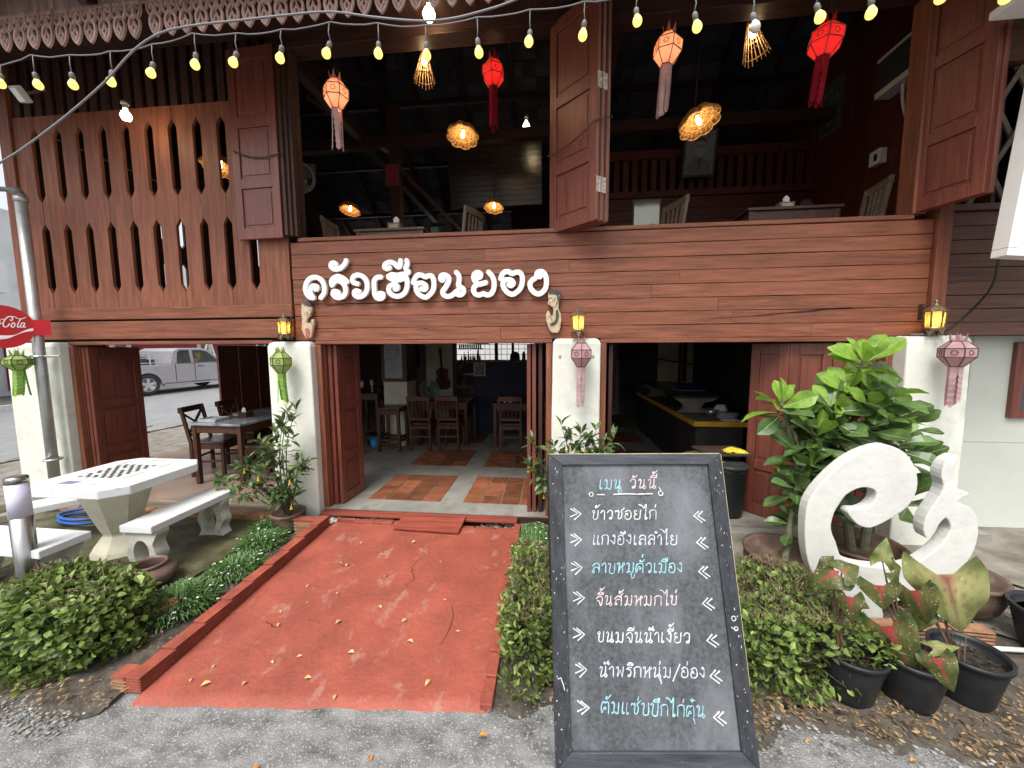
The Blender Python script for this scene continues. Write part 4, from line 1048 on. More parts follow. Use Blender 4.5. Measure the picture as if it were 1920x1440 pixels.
st([(.20 + p[0], 1.084 + p[1]) for p in RING(0, 0, .010)], .002); st([(.528 + p[0], 1.087 + p[1]) for p in RING(0, 0, .011)], .002); st([(.53, 1.10), (.524, 1.115)], .002)
b = MB()
for (u, v, r) in ((.795, .56, .010), (.80, .52, .008)):
    b.ribbon([(u + p[0], v + p[1]) for p in RING(0, 0, r)], .0018, -.0102, -.0085, MC, smooth=1)
b.ribbon([(.78, .525), (.79, .52), (.795, .512), (.806, .516)], .002, -.0101, -.0085, MC, smooth=1)
b.ribbon([(.02, .33), (.03, .335), (.04, .31), (.045, .29)], .002, -.0101, -.0085, MC, smooth=1)
for k in range(40):
    u = random.choice((rnd(.008, .058), rnd(BW - .058, BW - .008))); v = rnd(.05, 1.2); a = rnd(0, PI); L = rnd(.003, .010)
    b.ribbon([(u, v), (u + L * math.cos(a) * .4, v + L * math.sin(a))], rnd(.0008, .0018), -.0101 - .00002 * k, -.0085, MC, smooth=1)
b.build('paint_chips', mat('chipped pale wood', (.55, .55, .53), .8, .1), CB)
# ================================================================ LIGHT STRINGS
BULBS = [(-4.07, 3.70), (-3.783, 3.689), (-3.471, 3.666), (-3.14, 3.652), (-2.803, 3.68), (-2.471, 3.717), (-2.157, 3.696), (-1.824, 3.71), (-1.475, 3.705), (-1.148, 3.675), (-0.828, 3.649), (-0.489, 3.644), (-0.145, 3.66), (0.195, 3.69), (0.499, 3.731), (0.84, 3.676), (1.175, 3.641), (1.523, 3.66), (1.824, 3.667), (2.145, 3.691), (2.479, 3.665)]
CABP = [(-4.5, 3.80), (-4.163, 3.817), (-3.802, 3.869), (-3.479, 3.843), (-3.152, 3.841), (-2.81, 3.859), (-2.495, 3.904), (-2.154, 3.875), (-1.829, 3.871), (-1.477, 3.886), (-1.159, 3.852), (-0.828, 3.81), (-0.486, 3.827), (-0.151, 3.841), (0.187, 3.856), (0.492, 3.872), (0.828, 3.829), (1.166, 3.803), (1.513, 3.813), (1.83, 3.83), (2.14, 3.86), (2.48, 3.84), (3.2, 3.9)]
def cabz(x):
    for (a, za), (c, zc) in zip(CABP, CABP[1:]):
        if a <= x <= c: return za + (zc - za) * (x - a) / (c - a)
    return 3.85
YL = 2.60
BULBM = emat('lit yellow bulb', (1.0, 0.84, 0.20), .72)
DEADB = mat('unlit white bulb', (.75, .75, .72), .3, .02)
SL = thing('string_lights', 'string of small yellow light bulbs hanging under the eave', 'string lights', (-1, YL, 3.6))
b = MB(); pts = []
for i, (x, z) in enumerate(CABP):
    pts.append((x, YL, z))
    if i + 1 < len(CABP):
        x2, z2 = CABP[i + 1]
        for t in (.25, .5, .75): pts.append((x + (x2 - x) * t, YL + rnd(-.004, .004), z + (z2 - z) * t - .014 * 4 * t * (1 - t)))
b.tube(pts, .0042, 6).build('cable', CABLE, SL, smooth=True)
for i, (x, z) in enumerate(BULBS):
    zt = cabz(x); tx = rnd(-.35, .35); ty = rnd(-.2, .2)
    if 1 < i: tx = -.25 + rnd(-.2, .15) if i > 13 else .25 + rnd(-.1, .2) if i < 9 else rnd(-.1, .2)
    zs = z + .062
    sb = MB().tube([(x - tx * .03, YL, zt - .006), (x - tx * .05, YL, (zt + zs) / 2), (x - tx * .02, YL, zs)], .0035, 6)
    Mx = Matrix.Translation(Vector((x - tx * .02, YL, zs))) @ Matrix.Rotation(tx, 4, 'Y') @ Matrix.Rotation(ty, 4, 'X')
    sb.lathe([(.006, .0), (.013, -.006), (.016, -.012), (.0165, -.036), (.014, -.038), (.014, -.046), (0, -.046)], (0, 0, 0), 14, Mx)
    so = sb.build('socket', SOCKET, SL, smooth=True)
    bb = MB().lathe([(.0, -.112), (.012, -.109), (.023, -.100), (.028, -.087), (.0275, -.075), (.0225, -.062), (.015, -.051), (.013, -.046)], (0, 0, 0), 16, Mx)
    bb.build('bulb', DEADB if i == 16 else BULBM, SL, smooth=True)
C2 = [(-4.6, 2.80), (-4.066, 3.062), (-3.823, 3.166), (-3.442, 3.359), (-3.096, 3.563), (-2.847, 3.748), (-2.634, 3.84), (-2.394, 3.866), (-2.046, 3.868), (-1.709, 3.87), (-1.417, 3.862), (-1.134, 3.806), (-0.857, 3.76), (-0.652, 3.751), (-0.45, 3.775), (-0.252, 3.816), (.1, 3.93), (.6, 4.1)]
def smooth_pts(P, k=4):
    P = [Vector(p) for p in P]; Q = []
    for i in range(len(P) - 1):
        p0, p1, p2, p3 = P[max(i - 1, 0)], P[i], P[i + 1], P[min(i + 2, len(P) - 1)]
        for j in range(k):
            t = j / k
            Q.append(0.5 * ((2 * p1) + (p2 - p0) * t + (2 * p0 - 5 * p1 + 4 * p2 - p3) * t * t + (3 * p1 - p0 - 3 * p2 + p3) * t ** 3))
    return Q + [P[-1]]
tag(MB().tube(smooth_pts([(x, 2.50, z) for x, z in C2]), .0065, 8).build('overhead_cable', CABLE, smooth=True), 'thick pale grey cable swooping in front of the eave above the slotted wall', 'cable')

# ================================================================ PAPER LANTERNS
WIRE = mat('lantern wire', (.06, .05, .035), .6, .1)
def paper(name, col, transl=.45): return mat(name, col, .85, .14, 9, transl=transl, spec=.1)
PGREEN, PPINK, PPEACH, PRED = paper('green lantern paper', (.46, .60, .20)), paper('faded pink lantern paper', (.66, .42, .44)), paper('peach lantern paper', (.72, .36, .26)), paper('red lantern paper', (.55, .02, .025))
PGREEN2, PPINK2, PPEACH2, PRED2 = paper('green tail paper', (.42, .66, .16)), paper('pink tail paper', (.68, .48, .50)), paper('pale tail paper', (.66, .46, .44)), paper('dark red tail paper', (.30, .012, .025))
def lantern(label, loc, m, m2, R0=.105, H0=.20, tail=.28, lit=0, rot=0.2, hang=.2, wirecol=None, group='paper lanterns', lean=0, split=False):
    """loc = centre of the body"""
    T = thing('paper_lantern', label, 'lantern', loc, 0, group)
    n = 6; M = Matrix.Translation(Vector(loc)) @ Matrix.Rotation(rot, 4, 'Z') @ Matrix.Rotation(lean, 4, 'Y')
    prof = [(R0 * .42, -H0 * .5), (R0, -H0 * .12), (R0, H0 * .22), (R0 * .45, H0 * .5)]
    b = MB(); b.lathe(prof[:], (0, 0, 0), n, M); b.f = [f for f in b.f if len(f) == 4]; b.build('body', m, T)
    wb = MB()
    ring = lambda r, z: [M @ Vector((r * math.cos(2 * PI * k / n), r * math.sin(2 * PI * k / n), z)) for k in range(n)]
    rs = [ring(r * 1.01, z) for r, z in prof]
    for rr in rs:
        for k in range(n): wb.bar(rr[k], rr[(k + 1) % n], .005)
    for i in range(3):
        for k in range(n): wb.bar(rs[i][k], rs[i + 1][k], .005)
    for k in range(0, n, 3): wb.tube([rs[3][k], M @ Vector((0, 0, H0 * .5 + R0 * 1.1)), M @ Vector((0, 0, H0 * .5 + R0 * 1.1 + hang * .2))], .0015, 4)
    wb.tube([M @ Vector((0, 0, H0 * .5 + R0 * 1.1)), Vector(loc) + Vector((0, 0, H0 * .5 + R0 * 1.1 + hang))], .0015, 4)
    wb.build('wire_frame', wirecol or WIRE, T)
    # crown of pointed petals
    cb = MB()
    for k in range(n):
        a = 2 * PI * (k + .5) / n; r = R0 * .43
        base1 = Vector((r * math.cos(a - .42), r * math.sin(a - .42), H0 * .5)); base2 = Vector((r * math.cos(a + .42), r * math.sin(a + .42), H0 * .5)); tip = Vector((r * 1.25 * math.cos(a), r * 1.25 * math.sin(a), H0 * .5 + R0 * .62))
        mid1 = base1.lerp(tip, .5) + Vector((0, 0, 0)); q = .0015
        cb.add([M @ base1, M @ base2, M @ tip, M @ (base1 * .97), M @ (base2 * .97), M @ (tip * .98)], [(0, 1, 2), (5, 4, 3), (0, 3, 4, 1), (1, 4, 5, 2), (2, 5, 3, 0)])
    cb.build('crown', m, T)
    # flower cut-outs pasted on three panels
    for k in range(0, n, 1 if R0 > .09 else 2):
        fb = MB()
        a = 2 * PI * (k + .5) / n; r = R0 * math.cos(PI / n) + .0022
        c = Vector((r * math.cos(a), r * math.sin(a), H0 * .05)); t = Vector((-math.sin(a), math.cos(a), 0)); o = Vector((math.cos(a), math.sin(a), 0))
        for p in range(8):
            an = 2 * PI * p / 8; u = c + t * .017 * math.cos(an) + Vector((0, 0, .017 * math.sin(an)))
            fb.bar(M @ u, M @ (u + o * .001), .009)
        fb.build('flower_cutout', mat('dark flower paper', (.10, .07, .03), .8, .1), T)
    # tail: sleeve then serrated streamers
    tb = MB(); r = R0 * .40; seg = 14; ns = 6
    for k in range(ns):
        if split and k % 3 == 2: continue
        a0 = 2 * PI * k / ns; a1 = 2 * PI * (k + 1) / ns; L = tail * rnd(.85, 1.05); vs = []; fs = []; lean2 = rnd(-.02, .02)
        for i in range(seg + 1):
            f = i / seg; z = -H0 * .5 - L * f; nar = 1.0 if f < .25 else (.97 if i % 2 else .72); cc = (a0 + a1) / 2; hwid = (a1 - a0) / 2 * nar
            if i == seg: hwid *= .3
            for s_ in (-1, 1):
                vs.append(M @ Vector((r * math.cos(cc + s_ * hwid) + lean2 * f * f, r * math.sin(cc + s_ * hwid) + lean2 * f, z)))
        for i in range(seg): fs.append((2 * i, 2 * i + 1, 2 * i + 3, 2 * i + 2))
        tb.add(vs, fs)
    t = tb.build('tail', m2, T)
    sd = t.modifiers.new('thick', 'SOLIDIFY'); sd.thickness = .0012
    if lit:
        lb = MB().lathe([(0, -.018), (.014, -.01), (.016, .005), (.01, .02), (0, .024)], loc, 10); lb.build('bulb', emat('lantern bulb', (1, .72, .38), 6), T, smooth=True)
        point('lantern_glow', loc, lit, (1, .72, .42), .03, T)
    return T
lantern('green paper lantern with a lacy tail hanging on the pillar beside the potted shrub', (-2.50, 3.27, 1.595), PGREEN, PGREEN2, .088, .19, .30, rot=.35, hang=.06)
lantern('green paper lantern with a curled tail hanging below the round red sign', (-5.18, 3.17, 1.60), PGREEN, PGREEN2, .10, .14, .26, rot=.1, hang=.06, group='paper lanterns')
lantern('faded pink paper lantern on the middle pillar behind the chalkboard', (.245, 3.27, 1.655), PPINK, PPINK2, .092, .20, .34, rot=.5, hang=.07)
lantern('faded pink paper lantern on the right pillar above the scroll sculpture', (3.045, 3.21, 1.655), PPINK, PPINK2, .10, .19, .30, rot=.15, hang=.08)
lantern('lit peach paper lantern with white streamers, hanging near the left shutter', (-1.80, 3.2, 3.82), PPEACH, PPEACH2, .10, .23, .33, lit=.9, rot=.25, hang=.5, split=True)
lantern('lit red paper lantern hanging left of the middle shutter', (-.535, 3.6, 4.155), PRED, PRED2, .10, .22, .37, lit=.9, rot=.5, hang=.28)
lantern('lit peach paper lantern hanging right of the middle shutter', (.885, 3.3, 4.02), PPEACH, PPEACH2, .105, .24, .38, lit=1.0, rot=.65, hang=.45, lean=.1)
lantern('lit red paper lantern hanging nearest the right shutter', (1.965, 3.2, 3.92), PRED, PRED2, .11, .22, .34, lit=1.0, rot=.15, hang=.5, lean=.12)

# ================================================================ WALL LAMPS
AMB = mat('amber seeded glass', (.45, .34, .12), .25, .25, 40, transl=.6, bump=.3, bscale=60)
def wall_lamp(label, loc, sc=1.0):
    T = thing('wall_lamp', label, 'lamp', loc, 0, 'bronze lamps on the pillars')
    M = Matrix.Translation(Vector(loc)) @ Matrix.Scale(sc, 4)
    z6 = lambda r, z: [M @ Vector((r * math.cos(PI / 6 + 2 * PI * k / 6), r * math.sin(PI / 6 + 2 * PI * k / 6), z)) for k in range(6)]
    MB().lathe([(.050, .0), (.062, .015), (.062, .03), (.045, .036)], (0, 0, 0), 6, M @ Matrix.Rotation(PI / 6, 4, 'Z')).build('base', BRASSY, T)
    b = MB()
    for k in range(6):
        a = PI / 6 + PI * k / 3
        b.add([M @ Vector((.062 * math.cos(a - .35), .062 * math.sin(a - .35), .012)), M @ Vector((.062 * math.cos(a + .35), .062 * math.sin(a + .35), .012)), M @ Vector((.07 * math.cos(a), .07 * math.sin(a), -.035)), M @ Vector((.05 * math.cos(a), .05 * math.sin(a), -.02))], [(0, 1, 2), (0, 3, 1), (1, 3, 2), (0, 2, 3)])
    b.build('scroll_feet', BRASSY, T)
    b = MB(); A, B_ = z6(.054, .036), z6(.060, .150)
    for k in range(6): b.bar(A[k], B_[k], .008 * sc)
    b.build('frame', BRASSY, T)
    b = MB(); A, B_ = z6(.050, .038), z6(.056, .149)
    for k in range(6): b.add([A[k], A[(k + 1) % 6], B_[(k + 1) % 6], B_[k]], [(0, 1, 2, 3)])
    b.build('glass', AMB, T)
    b = MB().lathe([(.058, .150), (.074, .152), (.074, .160), (.045, .185), (.018, .197), (.016, .205), (.009, .215), (.012, .225), (.0, .245)], (0, 0, 0), 6, M @ Matrix.Rotation(PI / 6, 4, 'Z')); b.build('roof', BRASSY, T)
    b = MB().bar(M @ Vector((0, .03, .17)), M @ Vector((0, .13 / sc * 1.0, .19)), .014); b.bar(M @ Vector((0, .12 / sc, .10)), M @ Vector((0, .12 / sc, .22)), .04, .01); b.build('bracket', IRON, T)
    for s_ in (-.016, .016):
        MB().lathe([(0, .055), (.009, .058), (.010, .10), (.006, .118), (0, .12)], (s_, 0, 0), 10, M).build('bulb', emat('warm lamp bulb', (1, .70, .28), 9), T, smooth=True)
    point('lamp_glow', M @ Vector((0, 0, .09)), 1.2 * sc, (1, .62, .25), .02, T)
    return T
wall_lamp('small bronze wall lamp on the pillar beside the figure with the pink sleeve', (-2.525, 3.375, 1.835), .92)
wall_lamp('bronze wall lamp on the middle pillar, beside the figure with the green sash', (.225, 3.375, 1.84), 1.0)
wall_lamp('big bronze wall lamp glowing on the right pillar near the side wing', (3.005, 3.36, 1.825), 1.05)
tag(MB().tube(smooth_pts([(3.0, 2.96, 2.35), (3.22, 3.2, 2.15), (3.24, 3.38, 1.95), (3.16, 3.42, 1.84), (3.07, 3.40, 1.815)]), .008, 6).build('lamp_cable', BCABLE, smooth=True), 'black cable curving from the white sign box down to the right pillar', 'cable')
tag(MB().box(2.86, 2.98, 3.38, 3.46, 1.802, 1.815).build('timber_offcut', GREYWOOD, bevel=.002), 'white edged strip lying on top of the right pillar', 'strip')

# ================================================================ PENDANT LAMPS
WOVEN = mat('woven straw shade', (.50, .29, .11), .8, .4, 26, transl=.4, bump=1.0, bscale=45, spots=(.16, .07, .025), spotscale=38, spotcut=.54, spotsoft=.06)
def pendant(label, loc, rad=.19, power=3, lean=(-.27, .04)):
    T = thing('woven_pendant', label, 'lamp', loc, 0, 'flower shaped woven pendants upstairs')
    M = Matrix.Translation(Vector(loc)) @ Matrix.Rotation(lean[0], 4, 'X') @ Matrix.Rotation(lean[1], 4, 'Y')
    lob = lambda a: .88 + .16 * abs(math.cos(4 * a)) ** .7
    b = MB().lathe([(.03, .10), (rad * .45, .085), (rad * .8, .045), (rad * .97, .0), (rad, -.02), (rad * .95, -.03), (rad * .72, .025), (rad * .4, .06), (.03, .075)], (0, 0, 0), 64, M, lobes=lob)
    b.build('shade', WOVEN, T, smooth=True)
    b = MB(); zz = [(rad * .5, .052), (rad * .72, .02), (rad * .98, -.032)]
    for r, z in zz: b.tube([M @ Vector((r * lob(a) * math.cos(a), r * lob(a) * math.sin(a), z - .004)) for a in [2 * PI * k / 64 for k in range(65)]], .006, 5, cap=False)
    for k in range(24):
        a = 2 * PI * k / 24
        b.tube([M @ Vector((r * lob(a + .12 * i) * math.cos(a + .12 * i), r * lob(a + .12 * i) * math.sin(a + .12 * i), z)) for i, (r, z) in enumerate([(.04, .07), (rad * .4, .055), (rad * .7, .022), (rad * .97, -.033)])], .0035, 4)
    b.build('straw_ribs', mat('bright straw', (.50, .29, .10), .7, .3, 30), T)
    MB().lathe([(0, -.045), (.014, -.04), (.024, -.02), (.024, .0), (.013, .03), (.013, .06), (0, .06)], (0, 0, 0), 16, M).build('bulb', emat('warm white bulb', (1, .80, .48), 14), T, smooth=True)
    MB().tube([M @ Vector((0, 0, .06)), M @ Vector((0, 0, .14)), Vector(loc) + Vector((0, 0, 1.1))], [.012, .010, .003], 8).build('flex', BCABLE, T)
    point('pendant_glow', M @ Vector((0, 0, -.055)), power, (1, .62, .30), .03, T)
    return T
pendant('woven flower pendant glowing in the upper left of the window, largest of the left opening', (-1.14, 5.0, 4.42), .20, 1.6)
pendant('woven flower pendant hanging in front of the framed portrait', (1.50, 4.35, 4.05), .205, 1.6, (-.30, -.22))
pendant('small woven flower pendant above the upstairs table with the tissue box', (-3.55, 6.6, 4.17), .175, 1.2)
pendant('small woven flower pendant left of the middle shutter near the back', (-1.02, 6.8, 4.18), .175, 1.2)
pendant('woven flower pendant seen through a slot of the slotted wall', (-3.95, 4.35, 3.90), .19, 1.0)
CANE = mat('bamboo sticks', (.34, .20, .09), .5, .3, 20)
def cone_lamp(label, loc, lean=.0, power=1.5, sc=1):
    T = thing('bamboo_lamp', label, 'lamp', loc, 0, 'bamboo cone lamps'); M = Matrix.Translation(Vector(loc)) @ Matrix.Rotation(lean, 4, 'Y') @ Matrix.Scale(sc, 4)
    b = MB(); ns = 18
    for k in range(ns):
        a = 2 * PI * k / ns; q = rnd(-.012, .012)
        b.tube([M @ Vector((.022 * math.cos(a), .022 * math.sin(a), .12)), M @ Vector((.055 * math.cos(a), .055 * math.sin(a), .0)), M @ Vector((.098 * math.cos(a), .098 * math.sin(a), -.155 + q))], .0034, 5)
    for r, z in ((.03, .09), (.060, -.012), (.088, -.12)): b.tube([M @ Vector((r * math.cos(a), r * math.sin(a), z)) for a in [2 * PI * k / 24 for k in range(25)]], .0035, 5, cap=False)
    b.build('shade', CANE, T)
    MB().lathe([(0, -.03), (.018, -.022), (.026, .0), (.022, .02), (.012, .045), (.012, .07), (0, .07)], (0, 0, .02), 16, M).build('bulb', emat('warm white bulb', (1, .80, .48), 14), T, smooth=True)
    MB().tube([M @ Vector((0, 0, .09)), Vector(loc) + Vector((0, 0, .5))], .004, 6).build('flex', BCABLE, T)
    point('lamp_glow', M @ Vector((0, 0, -.03)), power, (1, .70, .36), .03, T)
cone_lamp('bamboo stick cone lamp glowing behind the light string, above the left opening', (-1.20, 3.7, 4.36), .02, 1.2)
cone_lamp('bamboo stick cone lamp tilted beside the unlit white bulb', (1.74, 3.8, 4.42), -.22, 1.2, 1.1)
def bare(name, label, loc, r=.035, power=1.5):
    T = thing(name, label, 'lamp', loc, 0, 'bare round bulbs')
    MB().lathe([(0, -r), (r * .7, -r * .72), (r, 0), (r * .7, r * .72), (r * .35, r * 1.1), (.014, r * 1.6), (0, r * 1.6)], loc, 18).build('bulb', emat('warm white bulb', (1, .80, .48), 14), T, smooth=True)
    MB().lathe([(.018, r * 1.5), (.02, r * 2.3), (.03, r * 2.35), (.03, r * 2.8), (0, r * 2.8)], loc, 14).build('socket', SOCKET, T)
    point('bulb_glow', Vector(loc) - Vector((0, 0, r * 1.4)), power, (1, .66, .34), .03, T)
bare('ceiling_bulb', 'bare glowing bulb under the eave above the bamboo cone lamp', (-1.02, 3.3, 4.45), .052, 1.6)
bare('ceiling_bulb', 'bare glowing bulb deep in the roof, left of the middle shutter', (-.40, 6.0, 5.02), .05, 1.2)
bare('wall_bulb', 'glowing bulb in front of the slotted wall, lighting its boards', (-3.80, 3.22, 3.80), .042, .9)
# floodlight
Fm = Matrix.Translation(Vector((-4.39, 2.9, 3.825))) @ Matrix.Rotation(R(-28), 4, 'Z') @ Matrix.Rotation(R(35), 4, 'X') @ Matrix.Rotation(R(18), 4, 'Y')
T = thing('floodlight', 'small square floodlight under the lace eave at the left end', 'floodlight', (-4.39, 2.9, 3.825))
MB().box(-.075, .075, -.012, .03, -.058, .058, Fm).build('housing', mat('grey floodlight', (.30, .29, .28), .5, .1), T, bevel=.006)
MB().box(-.062, .062, -.015, -.0125, -.046, .046, Fm).build('lens', mat('floodlight lens', (.62, .60, .54), .3, .1, 20), T)
MB().bar(Fm @ Vector((0, .03, 0)), Vector((-4.36, 3.05, 3.95)), .02).build('arm', IRON, T)

# ================================================================ WHITE SCROLL SCULPTURE
SC = [(1.839, -0.016), (1.831, 0.098), (1.736, 0.177), (1.661, 0.263), (1.615, 0.351), (1.588, 0.474), (1.578, 0.596), (1.58, 0.712), (1.602, 0.79), (1.654, 0.878), (1.726, 0.967), (1.811, 1.046), (1.91, 1.102), (1.993, 1.125), (2.05, 1.112), (2.108, 1.077), (2.155, 1.016), (2.185, 0.933), (2.188, 0.848), (2.162, 0.773), (2.12, 0.718), (2.049, 0.661), (1.977, 0.614), (1.93, 0.604), (1.881, 0.621), (1.839, 0.663), (1.819, 0.695), (1.84, 0.717), (1.892, 0.719), (1.938, 0.743), (1.963, 0.787), (1.965, 0.83), (1.944, 0.851), (1.901, 0.86), (1.854, 0.847), (1.799, 0.808), (1.765, 0.747), (1.74, 0.691), (1.728, 0.614), (1.738, 0.559), (1.763, 0.505), (1.781, 0.45), (1.804, 0.407), (1.86, 0.377), (1.939, 0.359), (2.036, 0.353), (2.112, 0.356), (2.168, 0.367), (2.232, 0.396), (2.293, 0.45), (2.352, 0.519), (2.383, 0.585), (2.392, 0.633), (2.359, 0.687), (2.315, 0.619), (2.279, 0.553), (2.256, 0.573), (2.244, 0.637), (2.268, 0.724), (2.317, 0.821), (2.329, 0.89), (2.314, 0.932), (2.313, 0.984), (2.332, 1.031), (2.365, 1.06), (2.396, 1.069), (2.38, 1.001), (2.382, 0.929), (2.339, 0.906), (2.365, 0.865), (2.462, 0.851), (2.464, 0.83), (2.415, 0.790), (2.485, 0.754), (2.527, 0.693), (2.543, 0.598), (2.533, 0.496), (2.497, 0.404), (2.428, 0.3), (2.307, 0.237), (2.223, 0.176), (2.14, 0.137), (2.051, 0.108), (2.07, -0.005)]
SCM = mat('chalky white sculpture paint', (0.60, 0.595, 0.56), .75, .07, 5, bump=.5, bscale=16, spots=(.50, .49, .44), spotscale=5, spotcut=.57, spotsoft=.2)
def smooth_closed(P, k=3):
    n = len(P); Q = []
    for i in range(n):
        p0, p1, p2, p3 = P[i - 1], P[i], P[(i + 1) % n], P[(i + 2) % n]
        for j in range(k):
            t = j / k; q = []
            for c in (0, 1): q.append(.5 * (2 * p1[c] + (p2[c] - p0[c]) * t + (2 * p0[c] - 5 * p1[c] + 4 * p2[c] - p3[c]) * t * t + (3 * p1[c] - p0[c] - 3 * p2[c] + p3[c]) * t ** 3))
            Q.append(tuple(q))
    return Q
SCU = thing('scroll_sculpture', 'large white cast scroll sculpture of two curling forms on a low stem', 'sculpture', (1.95, 2.5, 0))
MB().prism(smooth_closed(SC, 2), 2.45, 2.525).build('scroll', SCM, SCU, bevel=.007)

# ================================================================ WHITE SIGN BOX at the right edge
T = thing('sign_box', 'white painted hanging sign box at the right edge, above the wing wall', 'sign box', (3.2, 2.95, 2.3))
MSB = Matrix.Translation(Vector((2.985, 2.9, 2.31))) @ Matrix.Rotation(R(4.5), 4, 'Y') @ Matrix.Translation(Vector((-2.985, -2.9, -2.31)))
MB().box(2.985, 3.9, 2.90, 3.0, 2.31, 2.36, MSB).build('bottom_rail', WHITEP, T, bevel=.003)
MB().box(2.985, 3.045, 2.90, 3.0, 2.362, 3.75, MSB).build('side_rail', WHITEP, T, bevel=.003)
MB().box(3.046, 3.9, 2.915, 2.985, 2.362, 3.74, MSB).build('face_panel', mat('white panel', (.72, .74, .72), .4, .03), T)
MB().box(2.86, 3.9, 2.86, 3.04, 3.852, 3.90).build('top_rail', WHITEP, T, bevel=.003)
# ================================================================ PLANTS
def leafmat(name, col, var=.25, isl=.42, transl=.3, rough=.42):
    return mat(name, col, rough, var, 14, island=isl, transl=transl, spec=.45)
LF_BUSH = leafmat('bush leaves', (.165, .235, .055), isl=.7); LF_DRY = mat('dry twig leaves', (.20, .15, .085), .8, .3, 20, island=.4)
LF_MONDO = leafmat('grass blades', (.11, .21, .06), transl=.25); LF_SHRUB = leafmat('shrub leaves', (.095, .150, .050), rough=.35)
LF_BIG = leafmat('dark leathery leaves', (.095, .165, .050), rough=.3); LF_YOUNG = leafmat('young bright leaves', (.25, .43, .055), isl=.25, rough=.32)
STEMM = mat('brown stems', (.10, .075, .05), .8, .3, 30); GSTEM = mat('green grey stems', (.15, .15, .09), .75, .3, 25)
YEL = mat('yellow flowers', (.72, .50, .03), .6, .15, 20, transl=.3); WHF = mat('white flowers', (.8, .8, .76), .6, .05)
TCOT = mat('brown clay pot', (.12, .078, .055), .6, .3, 9, bump=.3, spots=(.24, .19, .15), spotscale=7, spotcut=.58, spotsoft=.15)
PSOIL = mat('potting soil', (.035, .028, .022), .95, .35, 30, bump=1, bscale=60, spots=(.15, .11, .07), spotscale=40, spotcut=.62)

def leaf_card(b, base, d, L, W, fold=.25, up=None, droop=.15):
    d = Vector(d).normalized(); u = Vector(up) if up else Vector((rnd(-.5, .5), rnd(-.5, .5), 1))
    s = d.cross(u)
    if s.length < 1e-4: s = d.cross(Vector((1, 0, 0)))
    s.normalize(); n = s.cross(d)
    base = Vector(base); m = base + d * L * .5 - n * W * .0; t = base + d * L - n * L * droop
    l = base + d * L * .45 + s * W * .5 + n * W * fold; r = base + d * L * .45 - s * W * .5 + n * W * fold
    l2 = base + d * L * .78 + s * W * .37 + n * (W * fold * .7 - L * droop * .5); r2 = base + d * L * .78 - s * W * .37 + n * (W * fold * .7 - L * droop * .5)
    m2 = base + d * L * .78 - n * L * droop * .5
    b.add([base, l, m, r, l2, m2, r2, t], [(0, 2, 1), (0, 3, 2), (1, 2, 5, 4), (2, 3, 6, 5), (4, 5, 7), (5, 6, 7)])
def bush(name, label, cat, boxc, half, n, L, W, m=LF_BUSH, dry=0, seed=1, sq=3.0, zmin=.02, holes=6):
    random.seed(seed)
    T = thing(name, label, cat, (boxc[0], boxc[1], 0))
    b = MB(); tw = MB(); db = MB(); c = Vector(boxc)
    ph = [rnd(0, 6) for _ in range(6)]
    hs_ = [Vector((rnd(-1, 1), rnd(-1, 1), rnd(-.3, 1))).normalized() for _ in range(holes)]
    for k in range(n):
        v = Vector((rnd(-1, 1), rnd(-1, 1), rnd(-1, 1)))
        q = (abs(v.x) ** sq + abs(v.y) ** sq + abs(v.z) ** sq) ** (1 / sq)
        if q < .02: continue
        dirn = v / q
        rad = 1 - abs(random.gauss(0, .21)); bump = 1 + .07 * math.sin(4 * dirn.x + ph[0]) + .06 * math.sin(6 * dirn.y + ph[1] + 3 * dirn.z) + .06 * math.sin(9 * dirn.x + 5 * dirn.z + ph[2])
        if any(dirn.normalized().dot(h) > .955 for h in hs_): rad *= .86
        p = c + Vector((dirn.x * half[0], dirn.y * half[1], dirn.z * half[2])) * rad * bump
        if p.z < zmin: continue
        o = Vector((dirn.x / half[0], dirn.y / half[1], dirn.z / half[2])).normalized()
        d = (o * .7 + Vector((rnd(-1, 1), rnd(-1, 1), rnd(-.7, .9)))).normalized()
        s_ = rnd(.6, 1.25) * (1.25 if rnd(0, 1) < .08 else 1)
        leaf_card(b, p, d, L * s_, W * s_, rnd(.1, .3), up=o + Vector((rnd(-.6, .6), rnd(-.6, .6), rnd(-.2, .6))))
    for k in range(int(n * .03)):
        v = Vector((rnd(-1, 1), rnd(-1, 1), rnd(-.2, 1))); q = (abs(v.x) ** sq + abs(v.y) ** sq + abs(v.z) ** sq) ** (1 / sq); dirn = v / max(q, .1)
        p = c + Vector((dirn.x * half[0], dirn.y * half[1], dirn.z * half[2])) * rnd(.9, 1.06); a = c + Vector((dirn.x * half[0] * .4, dirn.y * half[1] * .4, -half[2] * .6))
        if p.z < .04: continue
        tw.tube([a, a.lerp(p, .6) + Vector((rnd(-.02, .02), rnd(-.02, .02), .02)), p], [.005, .003, .0012], 4)
    for k in range(dry):
        v = Vector((rnd(-.95, .95), rnd(-.95, .95), 1)); q = (abs(v.x) ** sq + abs(v.y) ** sq + 1) ** (1 / sq); dirn = v / q
        p = c + Vector((dirn.x * half[0], dirn.y * half[1], dirn.z * half[2])) * rnd(.93, 1.05); d = Vector((rnd(-.6, .6), rnd(-.6, .6), rnd(.2, 1)))
        db.tube([p, p + d.normalized() * rnd(.02, .05)], [.0016, .0008], 3)
        if k % 3 == 0: leaf_card(db, p, d, L * .6, W * .35)
    b.build('foliage', m, T)
    if tw.v: tw.build('twigs', STEMM, T)
    if db.v: db.build('dry_shoots', LF_DRY, T)
    return T
